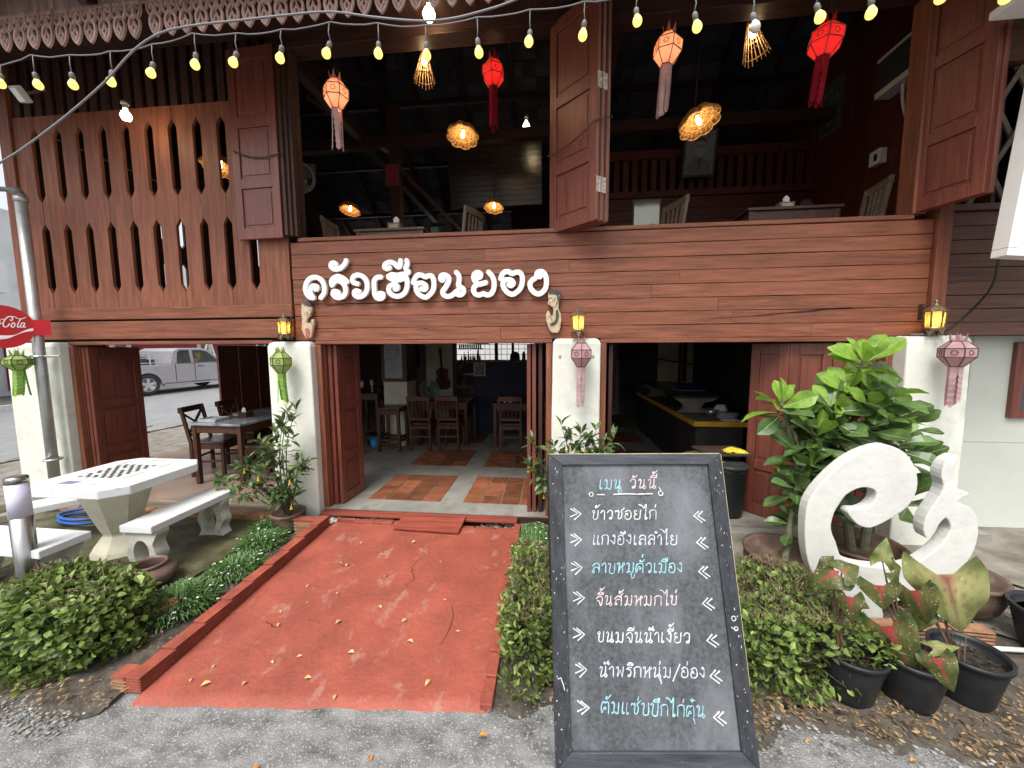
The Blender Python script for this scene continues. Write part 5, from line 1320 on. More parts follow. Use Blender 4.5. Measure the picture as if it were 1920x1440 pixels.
bush('round_bush', 'round clipped leafy bush at the near left, beside the ramp end', 'bush', (-2.78, 1.76, .20), (.46, .27, .235), 5800, .044, .031, dry=260, seed=3)
bush('clipped_bush', 'clipped bush with dry twiggy top between the chalkboard and the pots', 'bush', (1.24, 2.12, .19), (.36, .36, .24), 4600, .040, .022, dry=900, seed=5, sq=3.5)
bush('clipped_bush', 'low clipped bush hugging the left side of the chalkboard', 'bush', (-.13, 2.16, .16), (.15, .50, .23), 3200, .036, .018, dry=420, seed=9, sq=3.5)
# dried bush behind the bollard
random.seed(21)
T = thing('withered_bush', 'withered brown bush behind the steel bollard at the left edge', 'bush', (-4.25, 2.02, 0))
b = MB()
for k in range(420):
    p = Vector((-4.25 + rnd(-.33, .33), 2.02 + rnd(-.15, .15), rnd(.02, .3))); d = Vector((rnd(-1, 1), rnd(-1, 1), rnd(-.2, 1))).normalized()
    q = p + d * rnd(.05, .13); b.tube([p, p.lerp(q, .5) + Vector((rnd(-.015, .015), rnd(-.015, .015), rnd(-.01, .01))), q], [.004, .003, .001], 4)
    if k % 3 == 0: leaf_card(b, q, d, .05, .02)
b.build('dry_twigs', LF_DRY, T)
# grassy clumps with white flowers
def clump(label, c, rx, ry, n, h, seed):
    random.seed(seed)
    T = thing('grass_clump', label, 'plant', (*c, 0), 0, 'grassy clumps beside the ramp'); b = MB(); f = MB()
    for k in range(n):
        a = rnd(0, 2 * PI); r = math.sqrt(rnd(0, 1)); x, y = c[0] + rx * r * math.cos(a), c[1] + ry * r * math.sin(a); z = .03 + rnd(0, .5) * h * (1 - r * r * .7)
        d = Vector((math.cos(a) * .9 + rnd(-.8, .8), math.sin(a) * .9 + rnd(-.8, .8), rnd(.5, 1.6))).normalized(); L = rnd(.05, .095); W = rnd(.006, .010)
        s_ = d.cross(Vector((0, 0, 1))).normalized() * W * .5; p0 = Vector((x, y, z)); p1 = p0 + d * L * .55; p2 = p0 + d * L * .9 - Vector((0, 0, L * .12)) + Vector((d.x, d.y, 0)) * L * .12; p3 = p2 + Vector((d.x, d.y, -.6)).normalized() * L * .25
        b.add([p0 - s_ * .6, p0 + s_ * .6, p1 - s_, p1 + s_, p2 - s_ * .8, p2 + s_ * .8, p3], [(0, 1, 3, 2), (2, 3, 5, 4), (4, 5, 6)])
        if k % 55 == 0:
            q = p2 + Vector((0, 0, .015))
            for j in range(5): leaf_card(f, q, (math.cos(j * 1.256), math.sin(j * 1.256), .3), .010, .007)
    b.build('blades', LF_MONDO, T); f.build('flowers', WHF, T)
clump('near tall grassy clump with small white flowers behind the round bush', (-2.44, 2.10), .17, .20, 1500, .17, 31)
clump('second grassy clump with white flowers, halfway along the brick wall', (-2.38, 2.48), .14, .16, 1100, .15, 32)
clump('third grassy clump with white flowers, below the end of the bench', (-2.47, 2.85), .14, .17, 1200, .15, 33)
clump('far grassy clump with white flowers in front of the potted shrub', (-2.56, 3.12), .16, .12, 1000, .17, 34)
clump('grassy clump with white flowers right of the ramp near the threshold', (-.15, 3.02), .15, .36, 2300, .12, 35)

# potted shrub with yellow flowers
def pot(prof, c, m, name, T, n=32): return MB().lathe(prof, c, n).build(name, m, T, smooth=True)
def potted_shrub(label, c, clusters, potp, seed, lv=(.08, .13), n=(15, 24), pm=TCOT):
    random.seed(seed)
    T = thing('potted_shrub', label, 'potted plant', (*c, 0)); base = Vector((*c, 0))
    pot(potp, base, pm, 'pot', T)
    top = potp[-2][1]
    MB().lathe([(0, top - .02), (potp[-2][0] * .8, top - .025)], base, 24).build('soil', PSOIL, T)
    st = MB(); lf = MB()
    for i, cl in enumerate(clusters):
        cl = Vector(cl); a = base + Vector((rnd(-.03, .03), rnd(-.03, .03), top - .03)); mid = a.lerp(cl, .55) + Vector((rnd(-.05, .05), rnd(-.05, .05), .10))
        P = smooth_pts([a, mid, cl], 5); st.tube(P, [.0075 - .0055 * j / (len(P) - 1) for j in range(len(P))], 5)
        for k in range(random.randint(*n)):
            t = rnd(.35, 1.0) ** .6; p = P[min(len(P) - 1, int(t * (len(P) - 1)))] + Vector((rnd(-.03, .03), rnd(-.03, .03), rnd(-.03, .03)))
            d = Vector((rnd(-1, 1), rnd(-1, 1), rnd(-.55, .8))); L = rnd(*lv)
            leaf_card(lf, p, d, L, L * .36, rnd(.08, .22), droop=rnd(.1, .35))
        for k in range(4):
            d = (cl - base).normalized() + Vector((rnd(-.9, .9), rnd(-.9, .9), rnd(-.2, .9))); leaf_card(lf, cl, d, rnd(*lv), rnd(.026, .038), .15, droop=.25)
        if i % 2 == 0:
            fl = MB(); p = cl + Vector((rnd(-.04, .04), -.03, rnd(-.07, .0))); fl.tube([p, p - Vector((0, .004, .018)), p - Vector((0, .006, .036)), p - Vector((0, .006, .043))], [.003, .005, .010, .013], 7); fl.build('flower', YEL, T)
    st.build('branches', STEMM, T); lf.build('leaves', LF_SHRUB, T)
    return T
POT1 = [(.10, .01), (.125, .05), (.14, .12), (.145, .17), (.155, .185), (.15, .20), (.13, .20), (.125, .17), (0, .16)]
potted_shrub('straggly potted shrub with yellow flowers in front of the pillar with the green lantern', (-2.47, 3.20),
             [(-3.08, 3.12, .52), (-2.92, 3.15, .60), (-2.78, 3.12, .66), (-2.62, 3.10, .86), (-2.52, 3.16, .95), (-2.42, 3.14, 1.05), (-2.30, 3.16, 1.16), (-2.42, 3.2, 1.12), (-2.55, 3.1, .78), (-2.66, 3.2, .80), (-2.30, 3.14, .70), (-2.22, 3.12, .68), (-2.36, 3.1, .58), (-2.75, 3.1, .44), (-2.88, 3.06, .40), (-2.40, 3.06, .42), (-2.34, 3.1, .38), (-2.50, 3.04, .40), (-2.60, 3.05, .62)], POT1, 41)
potted_shrub('potted shrub with small yellow flowers behind the chalkboard, before the middle pillar', (.16, 3.14),
             [(-.18, 3.08, .74), (-.12, 3.06, .66), (-.06, 3.1, .58), (-.16, 3.08, .93), (.02, 3.08, .90), (.08, 3.1, 1.08), (.16, 3.1, .98), (.24, 3.08, 1.02), (.30, 3.1, .95), (.36, 3.1, 1.04), (.40, 3.12, .92), (.50, 3.1, .98), (.20, 3.05, .86), (.30, 3.05, .84), (.44, 3.1, .82), (.10, 3.05, .80)], POT1, 43, n=(13, 20))
# big leathery shrub
def big_leaf(b, base, d, L, W, up, bend=.35, nseg=5, rib=None):
    d = Vector(d).normalized(); s = d.cross(Vector(up)).normalized(); n = s.cross(d); base = Vector(base); vs = []; fs = []
    prof = [.10, .42, .78, 1.0, .88, .12]
    for i in range(nseg + 1):
        t = i / nseg; c = base + d * L * t * (1 - .12 * t) - n * L * bend * t * t; w = W * .5 * prof[i]
        vs += [c + s * w + n * w * .35, c, c - s * w + n * w * .35]
        if rib is not None: rv = rv + [c + s * W * .022 * (1.2 - t) + n * .0025, c - s * W * .022 * (1.2 - t) + n * .0025] if i else [c + s * W * .03 + n * .0025, c - s * W * .03 + n * .0025]
    for i in range(nseg):
        for k in range(2): fs.append((i * 3 + k, i * 3 + k + 1, i * 3 + k + 4, i * 3 + k + 3))
    b.add(vs, fs)
    if rib is not None: rib.add(rv, [(2 * i, 2 * i + 1, 2 * i + 3, 2 * i + 2) for i in range(nseg)])
random.seed(52)
def big_shrub(label, c, trunks, heads, potp):
    T = thing('leathery_shrub', label, 'potted plant', (*c, 0), 0, 'leathery shrubs in clay pots'); base = Vector((*c, 0))
    pot(potp, base, TCOT, 'pot', T)
    MB().lathe([(0, potp[-2][1] - .04), (potp[-2][0] * .85, potp[-2][1] - .05)], base, 24).build('soil', PSOIL, T)
    st = MB(); dk = MB(); yg = MB(); rb_ = MB()
    for P, r in trunks:
        P = smooth_pts(P, 5); st.tube(P, [r * (1 - .45 * i / (len(P) - 1)) for i in range(len(P))], 10)
    allp = [Vector(p) for P, r in trunks for p in P]
    for h, n, yng, L in heads:
        h = Vector(h); a = min(allp, key=lambda p: (p - h).length); mid = a.lerp(h, .5) + Vector((0, 0, .04))
        st.tube(smooth_pts([a, mid, h], 4), [.016 - .008 * i / 8 for i in range(9)], 7)
        for k in range(n):
            az = k * 2.4 + rnd(-.3, .3); f = k / n; el = 1.15 - 1.55 * f + rnd(-.15, .15)
            el += rnd(-.3, .3); d = Vector((math.cos(az) * math.cos(el), math.sin(az) * math.cos(el), math.sin(el))); p = h - Vector((0, 0, .10 * f)) + d * .02
            LL = L * 1.12 * rnd(.8, 1.1) * (.75 if f < .2 else 1)
            big_leaf(yg if (f < yng) else dk, p, d, LL, LL * rnd(.42, .52), (rnd(-.5, .5), rnd(-1.1, .1), rnd(.5, 1)), rnd(.0, .35), rib=rb_)
    st.build('trunk', GSTEM, T); dk.build('leaves', LF_BIG, T); yg.build('young_leaves', LF_YOUNG, T); rb_.build('midribs', mat('pale midrib', (.30, .40, .14), .5, .1), T)
POT2 = [(.16, .02), (.22, .08), (.26, .18), (.265, .25), (.25, .285), (.27, .30), (.275, .315), (.25, .32), (.235, .30), (.22, .26), (0, .25)]
big_shrub('tall glossy leathery shrub in a clay pot behind the scroll sculpture', (2.20, 2.86),
          [([(2.16, 2.86, .25), (2.12, 2.88, .6), (2.14, 2.9, 1.0), (2.16, 2.92, 1.40)], .032), ([(2.26, 2.88, .25), (2.29, 2.9, .6), (2.30, 2.92, 1.0), (2.42, 2.92, 1.22)], .030)],
          [((2.15, 2.80, 1.30), 14, .3, .22), ((1.92, 2.80, 1.30), 12, .2, .22), ((2.0, 2.76, .86), 12, 0, .22), ((2.15, 2.88, 1.62), 16, .75, .24), ((2.05, 2.85, 1.42), 12, .35, .22), ((2.26, 2.84, 1.40), 13, .5, .23), ((2.15, 2.78, 1.22), 12, .45, .23), ((2.36, 2.86, 1.26), 10, .3, .20), ((2.52, 2.9, 1.20), 7, .2, .17), ((2.36, 2.82, 1.08), 12, .3, .22), ((2.0, 2.82, 1.18), 13, .1, .22), ((2.05, 2.86, .98), 12, 0, .21), ((2.2, 2.9, 1.0), 12, 0, .21), ((2.55, 2.95, .95), 10, 0, .22), ((2.6, 2.98, .62), 10, 0, .25), ((2.3, 2.9, .82), 9, 0, .21)], POT2)
big_shrub('leaning glossy leathery shrub in a clay pot beside the scroll sculpture and the kitchen', (1.62, 2.66),
          [([(1.60, 2.66, .25), (1.66, 2.72, .5), (1.72, 2.78, .8), (1.66, 2.82, 1.15)], .024)],
          [((1.60, 2.82, 1.32), 14, .65, .22), ((1.78, 2.84, 1.22), 11, .1, .21), ((1.88, 2.84, 1.05), 12, 0, .21), ((1.72, 2.78, 1.0), 12, 0, .21), ((1.82, 2.80, .82), 11, 0, .21), ((1.76, 2.72, .90), 12, .1, .21), ((1.86, 2.74, .70), 12, 0, .21), ((1.78, 2.72, 1.12), 12, .2, .21), ((1.90, 2.74, 1.18), 12, .15, .21), ((1.70, 2.76, .76), 11, .1, .20), ((1.80, 2.80, .60), 10, 0, .20), ((1.68, 2.74, .52), 8, .1, .18), ((1.92, 2.86, 1.25), 11, .15, .21), ((1.95, 2.86, .88), 10, 0, .2)], POT2)
tag(pot([(.13, .02), (.19, .08), (.22, .17), (.215, .23), (.23, .245), (.225, .26), (.20, .255), (.18, .2), (0, .19)], (2.62, 2.62, 0), TCOT, 'clay_pot', None), 'dark round clay pot half hidden behind the right curl of the sculpture', 'pot')

# caladiums in black pots
def calmat(name, green, red, pale):
    m = mat(name, green, .45, .22, 18, transl=.3)
    n = m.node_tree; L = n.links.new
    at = n.nodes.new('ShaderNodeAttribute'); at.attribute_name = 'redness'
    at2 = n.nodes.new('ShaderNodeAttribute'); at2.attribute_name = 'paleness'
    b = n.nodes['Principled BSDF']; cur = b.inputs['Base Color'].links[0].from_socket
    tc = n.nodes.new('ShaderNodeTexCoord'); nz = n.nodes.new('ShaderNodeTexNoise'); nz.inputs['Scale'].default_value = 120; L(tc.outputs['Object'], nz.inputs['Vector'])
    rp = n.nodes.new('ShaderNodeValToRGB'); rp.color_ramp.elements[0].position = .66; rp.color_ramp.elements[1].position = .69; L(nz.outputs['Fac'], rp.inputs[0])
    def mix(f, c, col):
        x = n.nodes.new('ShaderNodeMix'); x.data_type = 'RGBA'; L(f, x.inputs[0]); L(c, x.inputs[6]); x.inputs[7].default_value = (*col, 1); return x.outputs[2]
    c = mix(at2.outputs['Fac'], cur, pale); c = mix(rp.outputs[0], c, (.55, .55, .33)); c = mix(at.outputs['Fac'], c, red)
    L(c, b.inputs['Base Color'])
    for nd in n.nodes:
        if nd.type == 'BSDF_TRANSLUCENT': L(c, nd.inputs['Color'])
    return m
CALA = calmat('red hearted leaf', (.075, .110, .028), (.46, .035, .055), (.13, .18, .055)); CALB = calmat('pale hearted leaf', (.12, .17, .04), (.30, .08, .09), (.50, .48, .20))
def heart(T, base, d, face, L, W, m, bend=.25, wave=.05, red=1.0, pale=0.0, name='leaf'):
    """heart blade: base = sinus where the stalk joins, d = towards tip, face = outward normal"""
    d = Vector(d).normalized(); f = Vector(face).normalized(); s = d.cross(f).normalized(); f = s.cross(d); base = Vector(base)
    NU, NV = 22, 14; vs = []; fs = []; rd = []; pl = []
    for i in range(NU + 1):
        u = -.36 + 1.36 * i / NU            # along the midrib; negative: the two back lobes
        if u < 0: f_ = -u / .36; hw = .48 - .10 * f_ ** 1.5; inn = .36 * f_ ** .9
        else: hw = .48 * (1 - u ** 1.12) ** .92; inn = 0
        hw = max(hw, .004); inn = min(inn, hw * .96)
        for j in range(-NV, NV + 1):
            v = j / NV; sg = 1 if v >= 0 else -1; w = sg * (inn + (hw - inn) * abs(v)) if u < 0 else v * hw
            z = -bend * L * (u * abs(u)) - .12 * L * (abs(w) ** 1.3) + wave * L * math.sin(u * 9 + sg * 1.3) * abs(w) * 1.6 + .02 * L * math.sin(w * 30) * abs(w)
            vs.append(base + d * L * .74 * u + s * W * w + f * z)
            r = math.hypot(u * .8, w * 1.2); vein = min(abs(w) * .8, min(abs(abs(w) * 1.0 - (u - t) * 1.1) * 1.6 if (u > t) else 1 for t in (-.30, -.10, .14, .36)))
            wid = .040 * max(0, 1 - max(u, 0)) + .012
            q = max(0, 1 - r / .17) * 1.1
            q = max(q, max(0, 1 - vein / wid) * max(0, 1 - r * .95)); rd.append(min(1, q * red)); pl.append(min(1, pale * max(0, 1.2 - r * 1.7) + (.5 * pale if abs(w) < .1 else 0)))
    K = 2 * NV + 1
    for i in range(NU):
        for j in range(K - 1):
            if i < NU * .36 / 1.36 - 1 and j in (NV - 1, NV): continue
            a = i * K + j; fs.append((a, a + 1, a + K + 1, a + K))
    b = MB().add(vs, fs); o = b.build(name, m, T, smooth=True); me = o.data
    for nm, arr in (('redness', rd), ('paleness', pl)):
        at = me.attributes.new(nm, 'FLOAT', 'POINT')
        if len(arr) == len(me.vertices): at.data.foreach_set('value', arr)
    return o
PB = [(.105, .0), (.115, .03), (.150, .20), (.152, .225), (.165, .228), (.166, .248), (.152, .250), (.148, .23), (.135, .19), (0, .185)]
def cal_pot(label, c, leaves, stems_from, seed, group='caladiums in black pots'):
    random.seed(seed)
    T = thing('potted_caladium', label, 'potted plant', (*c, 0), 0, group); base = Vector((*c, 0))
    pot([(x * .87, z) for x, z in PB], base, BLACKP, 'pot', T, 40)
    b = MB().lathe([(0, .196), (.117, .194)], base, 24)
    for k in range(60): 
        a = rnd(0, 6.28); r = .112 * math.sqrt(rnd(0, 1)); leaf_card(b, base + Vector((r * math.cos(a), r * math.sin(a), .20)), (rnd(-1, 1), rnd(-1, 1), .1), rnd(.015, .04), .012)
    b.build('soil', PSOIL, T)
    st = MB()
    for (bp, d, f, L, W, m, red, pale) in leaves:
        heart(T, bp, d, f, L, W, m, red=red, pale=pale, bend=rnd(.1, .3), wave=rnd(.03, .10))
        a = base + Vector((stems_from[0] + rnd(-.015, .015), stems_from[1] + rnd(-.015, .015), .19)); bp = Vector(bp)
        st.tube(smooth_pts([a, a.lerp(bp, .5) + Vector((rnd(-.01, .01), .03, .05)), bp], 5), [.006, .006, .0055, .005, .005, .0045, .004, .004, .0035, .003, .0025], 6)
    for k in range(7):
        a = base + Vector((stems_from[0] + rnd(-.03, .03), stems_from[1] + rnd(-.03, .03), .19)); st.tube([a, a + Vector((rnd(-.03, .03), rnd(-.03, .03), rnd(.06, .16)))], [.0035, .002], 5)
    st.build('stems', mat('brown leaf stalks', (.13, .075, .05), .7, .3, 30), T)
    return T
cam_f = Vector((-.62, -.72, .30))
cal_pot('black pot with small red centred leaves on thin stalks, next to the clipped bush', (1.465, 1.89),
        [((1.345, 1.86, .645), (-.55, .1, -.42), (-.35, -.6, .75), .17, .17, CALA, 1, .2), ((1.36, 1.84, .665), (.75, .1, .35), (-.3, -.6, .75), .13, .13, CALA, .7, .4), ((1.372, 1.80, .56), (-.02, -.2, -1), cam_f, .17, .11, CALA, 1.2, 0), ((1.42, 1.82, .53), (.6, -.2, -.3), cam_f, .08, .07, CALA, .6, .2)], (-.05, -.02), 61)
cal_pot('black pot with long red hearted speckled leaves drooping over its rim', (1.735, 1.89),
        [((1.545, 1.80, .42), (.42, -.1, -.85), cam_f, .38, .22, CALA, 1.1, .1), ((1.525, 1.84, .60), (.10, -.2, -.9), (-.4, -.6, .6), .15, .17, CALA, 1.1, .1), ((1.60, 1.86, .67), (.5, .1, -.5), (-.2, -.7, .7), .16, .12, CALA, .4, .4),
         ((1.70, 1.74, .335), (.25, -.3, -.8), cam_f, .20, .14, CALA, 1.1, .1), ((1.72, 1.78, .36), (.9, .0, .15), (0, -.5, .85), .16, .07, CALB, .6, .4), ((1.66, 2.0, .64), (.15, .1, .85), cam_f, .16, .10, CALB, .1, .3)], (-.03, -.05), 62)
cal_pot('black pot with a huge pale veined leaf and a red hearted leaf beside it', (2.02, 1.93),
        [((1.80, 1.84, .66), (.26, -.1, -.9), (-.55, -.75, .38), .42, .30, CALB, 1.0, .8), ((1.68, 1.84, .58), (.30, -.10, -.9), (-.6, -.7, .3), .27, .17, CALA, .9, .2), ((1.80, 1.92, .42), (-.2, -.1, -.8), cam_f, .12, .10, CALA, .7, .2)], (-.07, -.03), 63)
T = thing('black_pot', 'black plastic pot cut off by the right edge of the photo', 'pot', (2.77, 2.25, .02))
pot([(x * 1.1, z) for x, z in PB], (2.77, 2.25, .02), BLACKP, 'pot', T, 40)
MB().lathe([(0, .2), (.145, .2)], (2.77, 2.25, .02), 24).build('soil', PSOIL, T)

# ribbed bricks and white pipe behind the pots
for i, (x, y, a) in enumerate([(1.50, 2.30, 2), (1.72, 2.285, -3), (1.95, 2.30, 4), (2.18, 2.29, 0), (2.40, 2.31, -4)]):
    M = RZ((x, y, .01), R(a)); b = MB(); ribbed(b, -.04, .04, -.10, .10, lambda y: 0, lambda y: .085, 4); Mq = M @ Matrix.Rotation(R(90), 4, 'Z'); b.v = [Mq @ v for v in b.v]
    tag(b.build('ribbed_brick', RAWB, bevel=.003), ['ribbed brick beside the clipped bush, first of the row under the sculpture', 'ribbed brick under the stem of the sculpture, second from the bush', 'middle ribbed brick of the row behind the caladium pots', 'ribbed brick behind the huge pale caladium leaf', 'last ribbed brick of the row, beside the white pipe joint'][i], 'brick', 'ribbed bricks under the sculpture')
b = MB().tube([(1.38, 2.22, .03), (2.9, 2.24, .035)], .013, 10); tag(b.build('water_pipe', PVC, smooth=True), 'white plastic water pipe lying behind the caladium pots', 'pipe')
b = MB().tube(smooth_pts([(2.35, 2.42, .08), (2.55, 2.6, .10), (2.72, 2.62, .12), (2.95, 2.5, .07), (3.3, 2.5, .06), (4.2, 2.52, .06)]), .011, 8); tag(b.build('water_pipe', PVC, smooth=True), 'white plastic hose bending across the cement from the sculpture to the right', 'hose')
T = thing('standpipe', 'grey water pipe with a tap between the two curls of the sculpture', 'standpipe', (2.62, 3.25, 0))
MB().tube([(2.62, 3.25, .03), (2.62, 3.25, .78)], .014, 10).build('riser', GALV, T, smooth=True); MB().tube([(2.62, 3.25, .78), (2.62, 3.18, .80), (2.62, 3.10, .78), (2.62, 3.09, .74)], .012, 8).build('tap', GALV, T, smooth=True); MB().tube([(2.57, 3.18, .83), (2.67, 3.18, .83)], .007, 6).build('tap_handle', BCABLE, T)
tag(MB().tube([(2.66, 3.33, .03), (2.66, 3.33, 1.1)], .016, 10).build('conduit', PVC, smooth=True), 'white conduit rising against the right pillar base', 'conduit')

# leaf litter and fallen leaves
LITTER = mat('dry leaf litter', (.20, .135, .075), .8, .3, 20, island=.7, spec=.2)
random.seed(71)
b = MB()
def curl(b, x, y, z, L):
    a = rnd(0, 2 * PI); leaf_card(b, (x, y, z + .004), (math.cos(a), math.sin(a), rnd(-.05, .25)), L, L * rnd(.35, .6), rnd(-.2, .4), droop=rnd(-.1, .3))
for k in range(1500):
    x = rnd(.88, 3.2); y = 1.72 + abs(random.gauss(0, .16)) - .06 + .10 * wob(x, 0, 1.7); curl(b, x, y, soilz(x, y) + .002, rnd(.012, .036))
for k in range(260): curl(b, rnd(-3.3, -2.1), 1.43 + abs(random.gauss(0, .09)), .03, rnd(.012, .03))
for k in range(350): x = rnd(-.28, .3); y = rnd(1.66, 2.9); curl(b, x, y, soilz(x, y), rnd(.015, .03))
for k in range(350): x = rnd(1.4, 3.4); y = rnd(1.9, 2.8); curl(b, x, y, .03, rnd(.015, .035))
for k in range(160): curl(b, rnd(-2.4, -2.12), rnd(1.7, 3.1), .05, rnd(.012, .03))
kind(b.build('leaf_litter', LITTER), 'stuff')
FLM = mat('pale yellow fallen leaf', (.55, .40, .15), .7, .2, 20); FLO = mat('orange fallen leaf', (.50, .22, .04), .7, .2, 20)
lb = MB(); leaf_card(lb, (-.013, 0, .004), (1, 0, .12), .030, .017, .3, up=(0, 0, 1), droop=.2); lo_ = lb.build('fallen_leaf', FLM)
tag(lo_, 'small pale yellow leaf fallen on the red ramp', 'leaf', 'leaves fallen on the ramp')
random.seed(72)
spots_ = [(-1.62, 2.62), (-1.55, 2.60), (-1.7, 2.35), (-1.45, 2.3), (-1.6, 2.2), (-1.72, 2.1), (-1.66, 2.0), (-1.3, 2.05), (-.9, 2.1), (-1.5, 1.75), (-1.38, 1.8), (-1.1, 1.85), (-1.05, 1.6), (-.8, 1.95), (-1.8, 1.7), (-1.85, 1.62), (-1.75, 1.6), (-1.55, 1.62), (-.62, 1.72), (-1.2, 2.5), (-1.35, 2.75), (-1.15, 2.95), (-.85, 2.7), (-1.6, 2.9), (-1.1, 2.2), (-.7, 2.3), (-1.25, 1.68), (-.55, 2.05)]
for i, (x, y) in enumerate(spots_):
    o = lo_ if i == 0 else lo_.copy()
    if i: COL.objects.link(o)
    o.location = (x, y, rampz(x, y) + .001); o.rotation_euler = (rnd(-.15, .15), rnd(-.15, .15), rnd(0, 6.28)); o.scale = (rnd(.6, 1.5),) * 3
lb = MB(); leaf_card(lb, (-.015, 0, .004), (1, 0, .12), .036, .022, .3, up=(0, 0, 1), droop=.2); l2_ = lb.build('fallen_leaf', FLO)
tag(l2_, 'orange leaf fallen on the grey concrete road', 'leaf', 'leaves fallen on the road')
for i, (x, y) in enumerate([(1.12, 1.62), (1.06, 1.50), (1.19, 1.36), (-1.2, 1.28), (-.75, 1.36), (-.3, 1.5), (1.5, 1.58)]):
    o = l2_ if i == 0 else l2_.copy()
    if i: COL.objects.link(o)
    o.location = (x, y, .004); o.rotation_euler = (0, 0, rnd(0, 6.28)); o.scale = (rnd(.7, 1.2),) * 3

# grit and small stones along the edge of the road
random.seed(91); b = MB()
for k in range(1500):
    if k % 2: x = rnd(-3.6, -2.2); y = 1.40 + random.gauss(0, .045) + .06 * wob(x, 0, 2)
    else: x = rnd(-.3, 3.5); y = 1.62 + random.gauss(0, .05) + .10 * wob(x, 0, 1.7)
    pebble(b, (x, y, .002), rnd(.003, .011))
kind(b.build('grit', mat('grey grit', (.20, .19, .17), .9, .3, 20, island=.6)), 'stuff')
BOLT = mat('grey anchor bolt', (.25, .25, .24), .5, .1)
for x in (.07, .36): MB().lathe([(.011, 0), (.011, .006), (0, .007)], (0, 0, 0), 10, Matrix.Translation(Vector((x, 3.421, 1.64))) @ Matrix.Rotation(R(90), 4, 'X')).build('anchor_bolt', BOLT, H)
# ================================================================ FURNITURE
def chair_slat(name, label, m=FURN, w=.34, d=.36, hs=.43, hb=.86, slats=4):
    """local: back along -y side (towards the camera), origin on floor centre"""
    T = thing(name, label, 'chair', (0, 0, 0))
    for sx in (-1, 1):
        b = MB(); b.bar((sx * (w / 2 - .017), -d / 2, 0), (sx * (w / 2 - .017), -d / 2, hs), .034); b.bar((sx * (w / 2 - .017), -d / 2, hs), (sx * (w / 2 - .008), -d / 2 - .07, hb), .034, .028); b.build('back_leg', m, T, bevel=.003)
        MB().bar((sx * (w / 2 - .017), d / 2 - .02, 0), (sx * (w / 2 - .017), d / 2 - .02, hs - .02), .034).build('front_leg', m, T, bevel=.003)
    MB().box(-w / 2 - .005, w / 2 + .005, -d / 2 + .018, d / 2 + .005, hs - .02, hs + .012).build('seat', m, T, bevel=.005)
    b = MB().box(-w / 2 + .03, w / 2 - .03, -d / 2 - .012, -d / 2 + .012, hs - .075, hs - .025); b.box(-w / 2 + .03, w / 2 - .03, d / 2 - .03, d / 2 - .01, hs - .075, hs - .025)
    for sx in (-1, 1): b.box(sx * (w / 2 - .017) - .01, sx * (w / 2 - .017) + .01, -d / 2 + .017, d / 2 - .035, hs - .075, hs - .025)
    b.box(-w / 2 + .03, w / 2 - .03, -d / 2 - .010, -d / 2 + .010, .22, .25)
    b.build('apron', m, T)
    # curved top rail
    b = MB(); vs = []; fs = []
    for i in range(9):
        x = -w / 2 - .01 + (w + .02) * i / 8; y = -d / 2 - .07 - .018 * math.cos((i / 8 - .5) * PI); z = hb - .03 + .008 * math.cos((i / 8 - .5) * PI)
        vs += [(x, y - .012, z - .035), (x, y + .012, z - .035), (x, y + .012, z + .035), (x, y - .012, z + .035)]
    for i in range(8):
        for k in range(4): a = i * 4 + k; c = i * 4 + (k + 1) % 4; fs.append((a, c, c + 4, a + 4))
    fs += [(3, 2, 1, 0), (32, 33, 34, 35)]
    b.add(vs, fs).build('top_rail', m, T)
    MB().box(-w / 2 + .03, w / 2 - .03, -d / 2 - .03, -d / 2 - .01, hs + .06, hs + .10).build('lower_rail', m, T)
    for k in range(slats):
        x = (k - (slats - 1) / 2) * w * .19
        MB().bar((x * .8, -d / 2 - .022, hs + .09), (x, -d / 2 - .075, hb - .06), .024, .012).build('back_slat', m, T)
    return T
def table4(name, label, loc, x, y, h, m=FURN, mt=FURNX, leg=.05, apron=.09, rot=0, group=None):
    T = thing(name, label, 'table', loc, rot, group)
    MB().box(-x / 2, x / 2, -y / 2, y / 2, h - .028, h).build('tabletop', mt, T, bevel=.004, local=True)
    b = MB(); q = leg / 2 + .02
    b.box(-x / 2 + .03, x / 2 - .03, -y / 2 + .03, -y / 2 + .05, h - .03 - apron, h - .03); b.box(-x / 2 + .03, x / 2 - .03, y / 2 - .05, y / 2 - .03, h - .03 - apron, h - .03)
    b.box(-x / 2 + .03, -x / 2 + .05, -y / 2 + .05, y / 2 - .05, h - .03 - apron, h - .03); b.box(x / 2 - .05, x / 2 - .03, -y / 2 + .05, y / 2 - .05, h - .03 - apron, h - .03)
    b.build('apron', m, T, local=True)
    for sx in (-1, 1):
        for sy in (-1, 1): MB().box(sx * (x / 2 - q) - leg / 2, sx * (x / 2 - q) + leg / 2, sy * (y / 2 - q) - leg / 2, sy * (y / 2 - q) + leg / 2, 0, h - .0285).build('leg', m, T, bevel=.003, local=True)
    return T
FZ = .125
ch = chair_slat('dining_chair', 'dark slat back chair on the left of the pair at the middle dining table')
ch['group'] = 'slat back dining chairs'; ch.location = (-2.02, 5.75, FZ)
dup(ch, (-1.58, 5.79, FZ), R(-2), 'dark slat back chair on the right of the pair at the middle dining table')
dup(ch, (-.63, 5.81, FZ), R(2), 'dark slat back chair at the near end of the right dining table')
dup(ch, (-.52, 7.2, FZ), R(180), 'dark slat back chair at the far end of the right dining table')
dup(ch, (-1.72, 7.0, FZ), R(176), 'dark slat back chair on the far side of the middle dining table, below the shelf')
table4('dining_table', 'brown wooden dining table behind the pair of slat back chairs', (-1.78, 6.35, FZ), .86, .80, .715)
table4('dining_table', 'brown wooden dining table with dishes, right side of the room', (-.52, 6.40, FZ), .86, 1.0, .715)
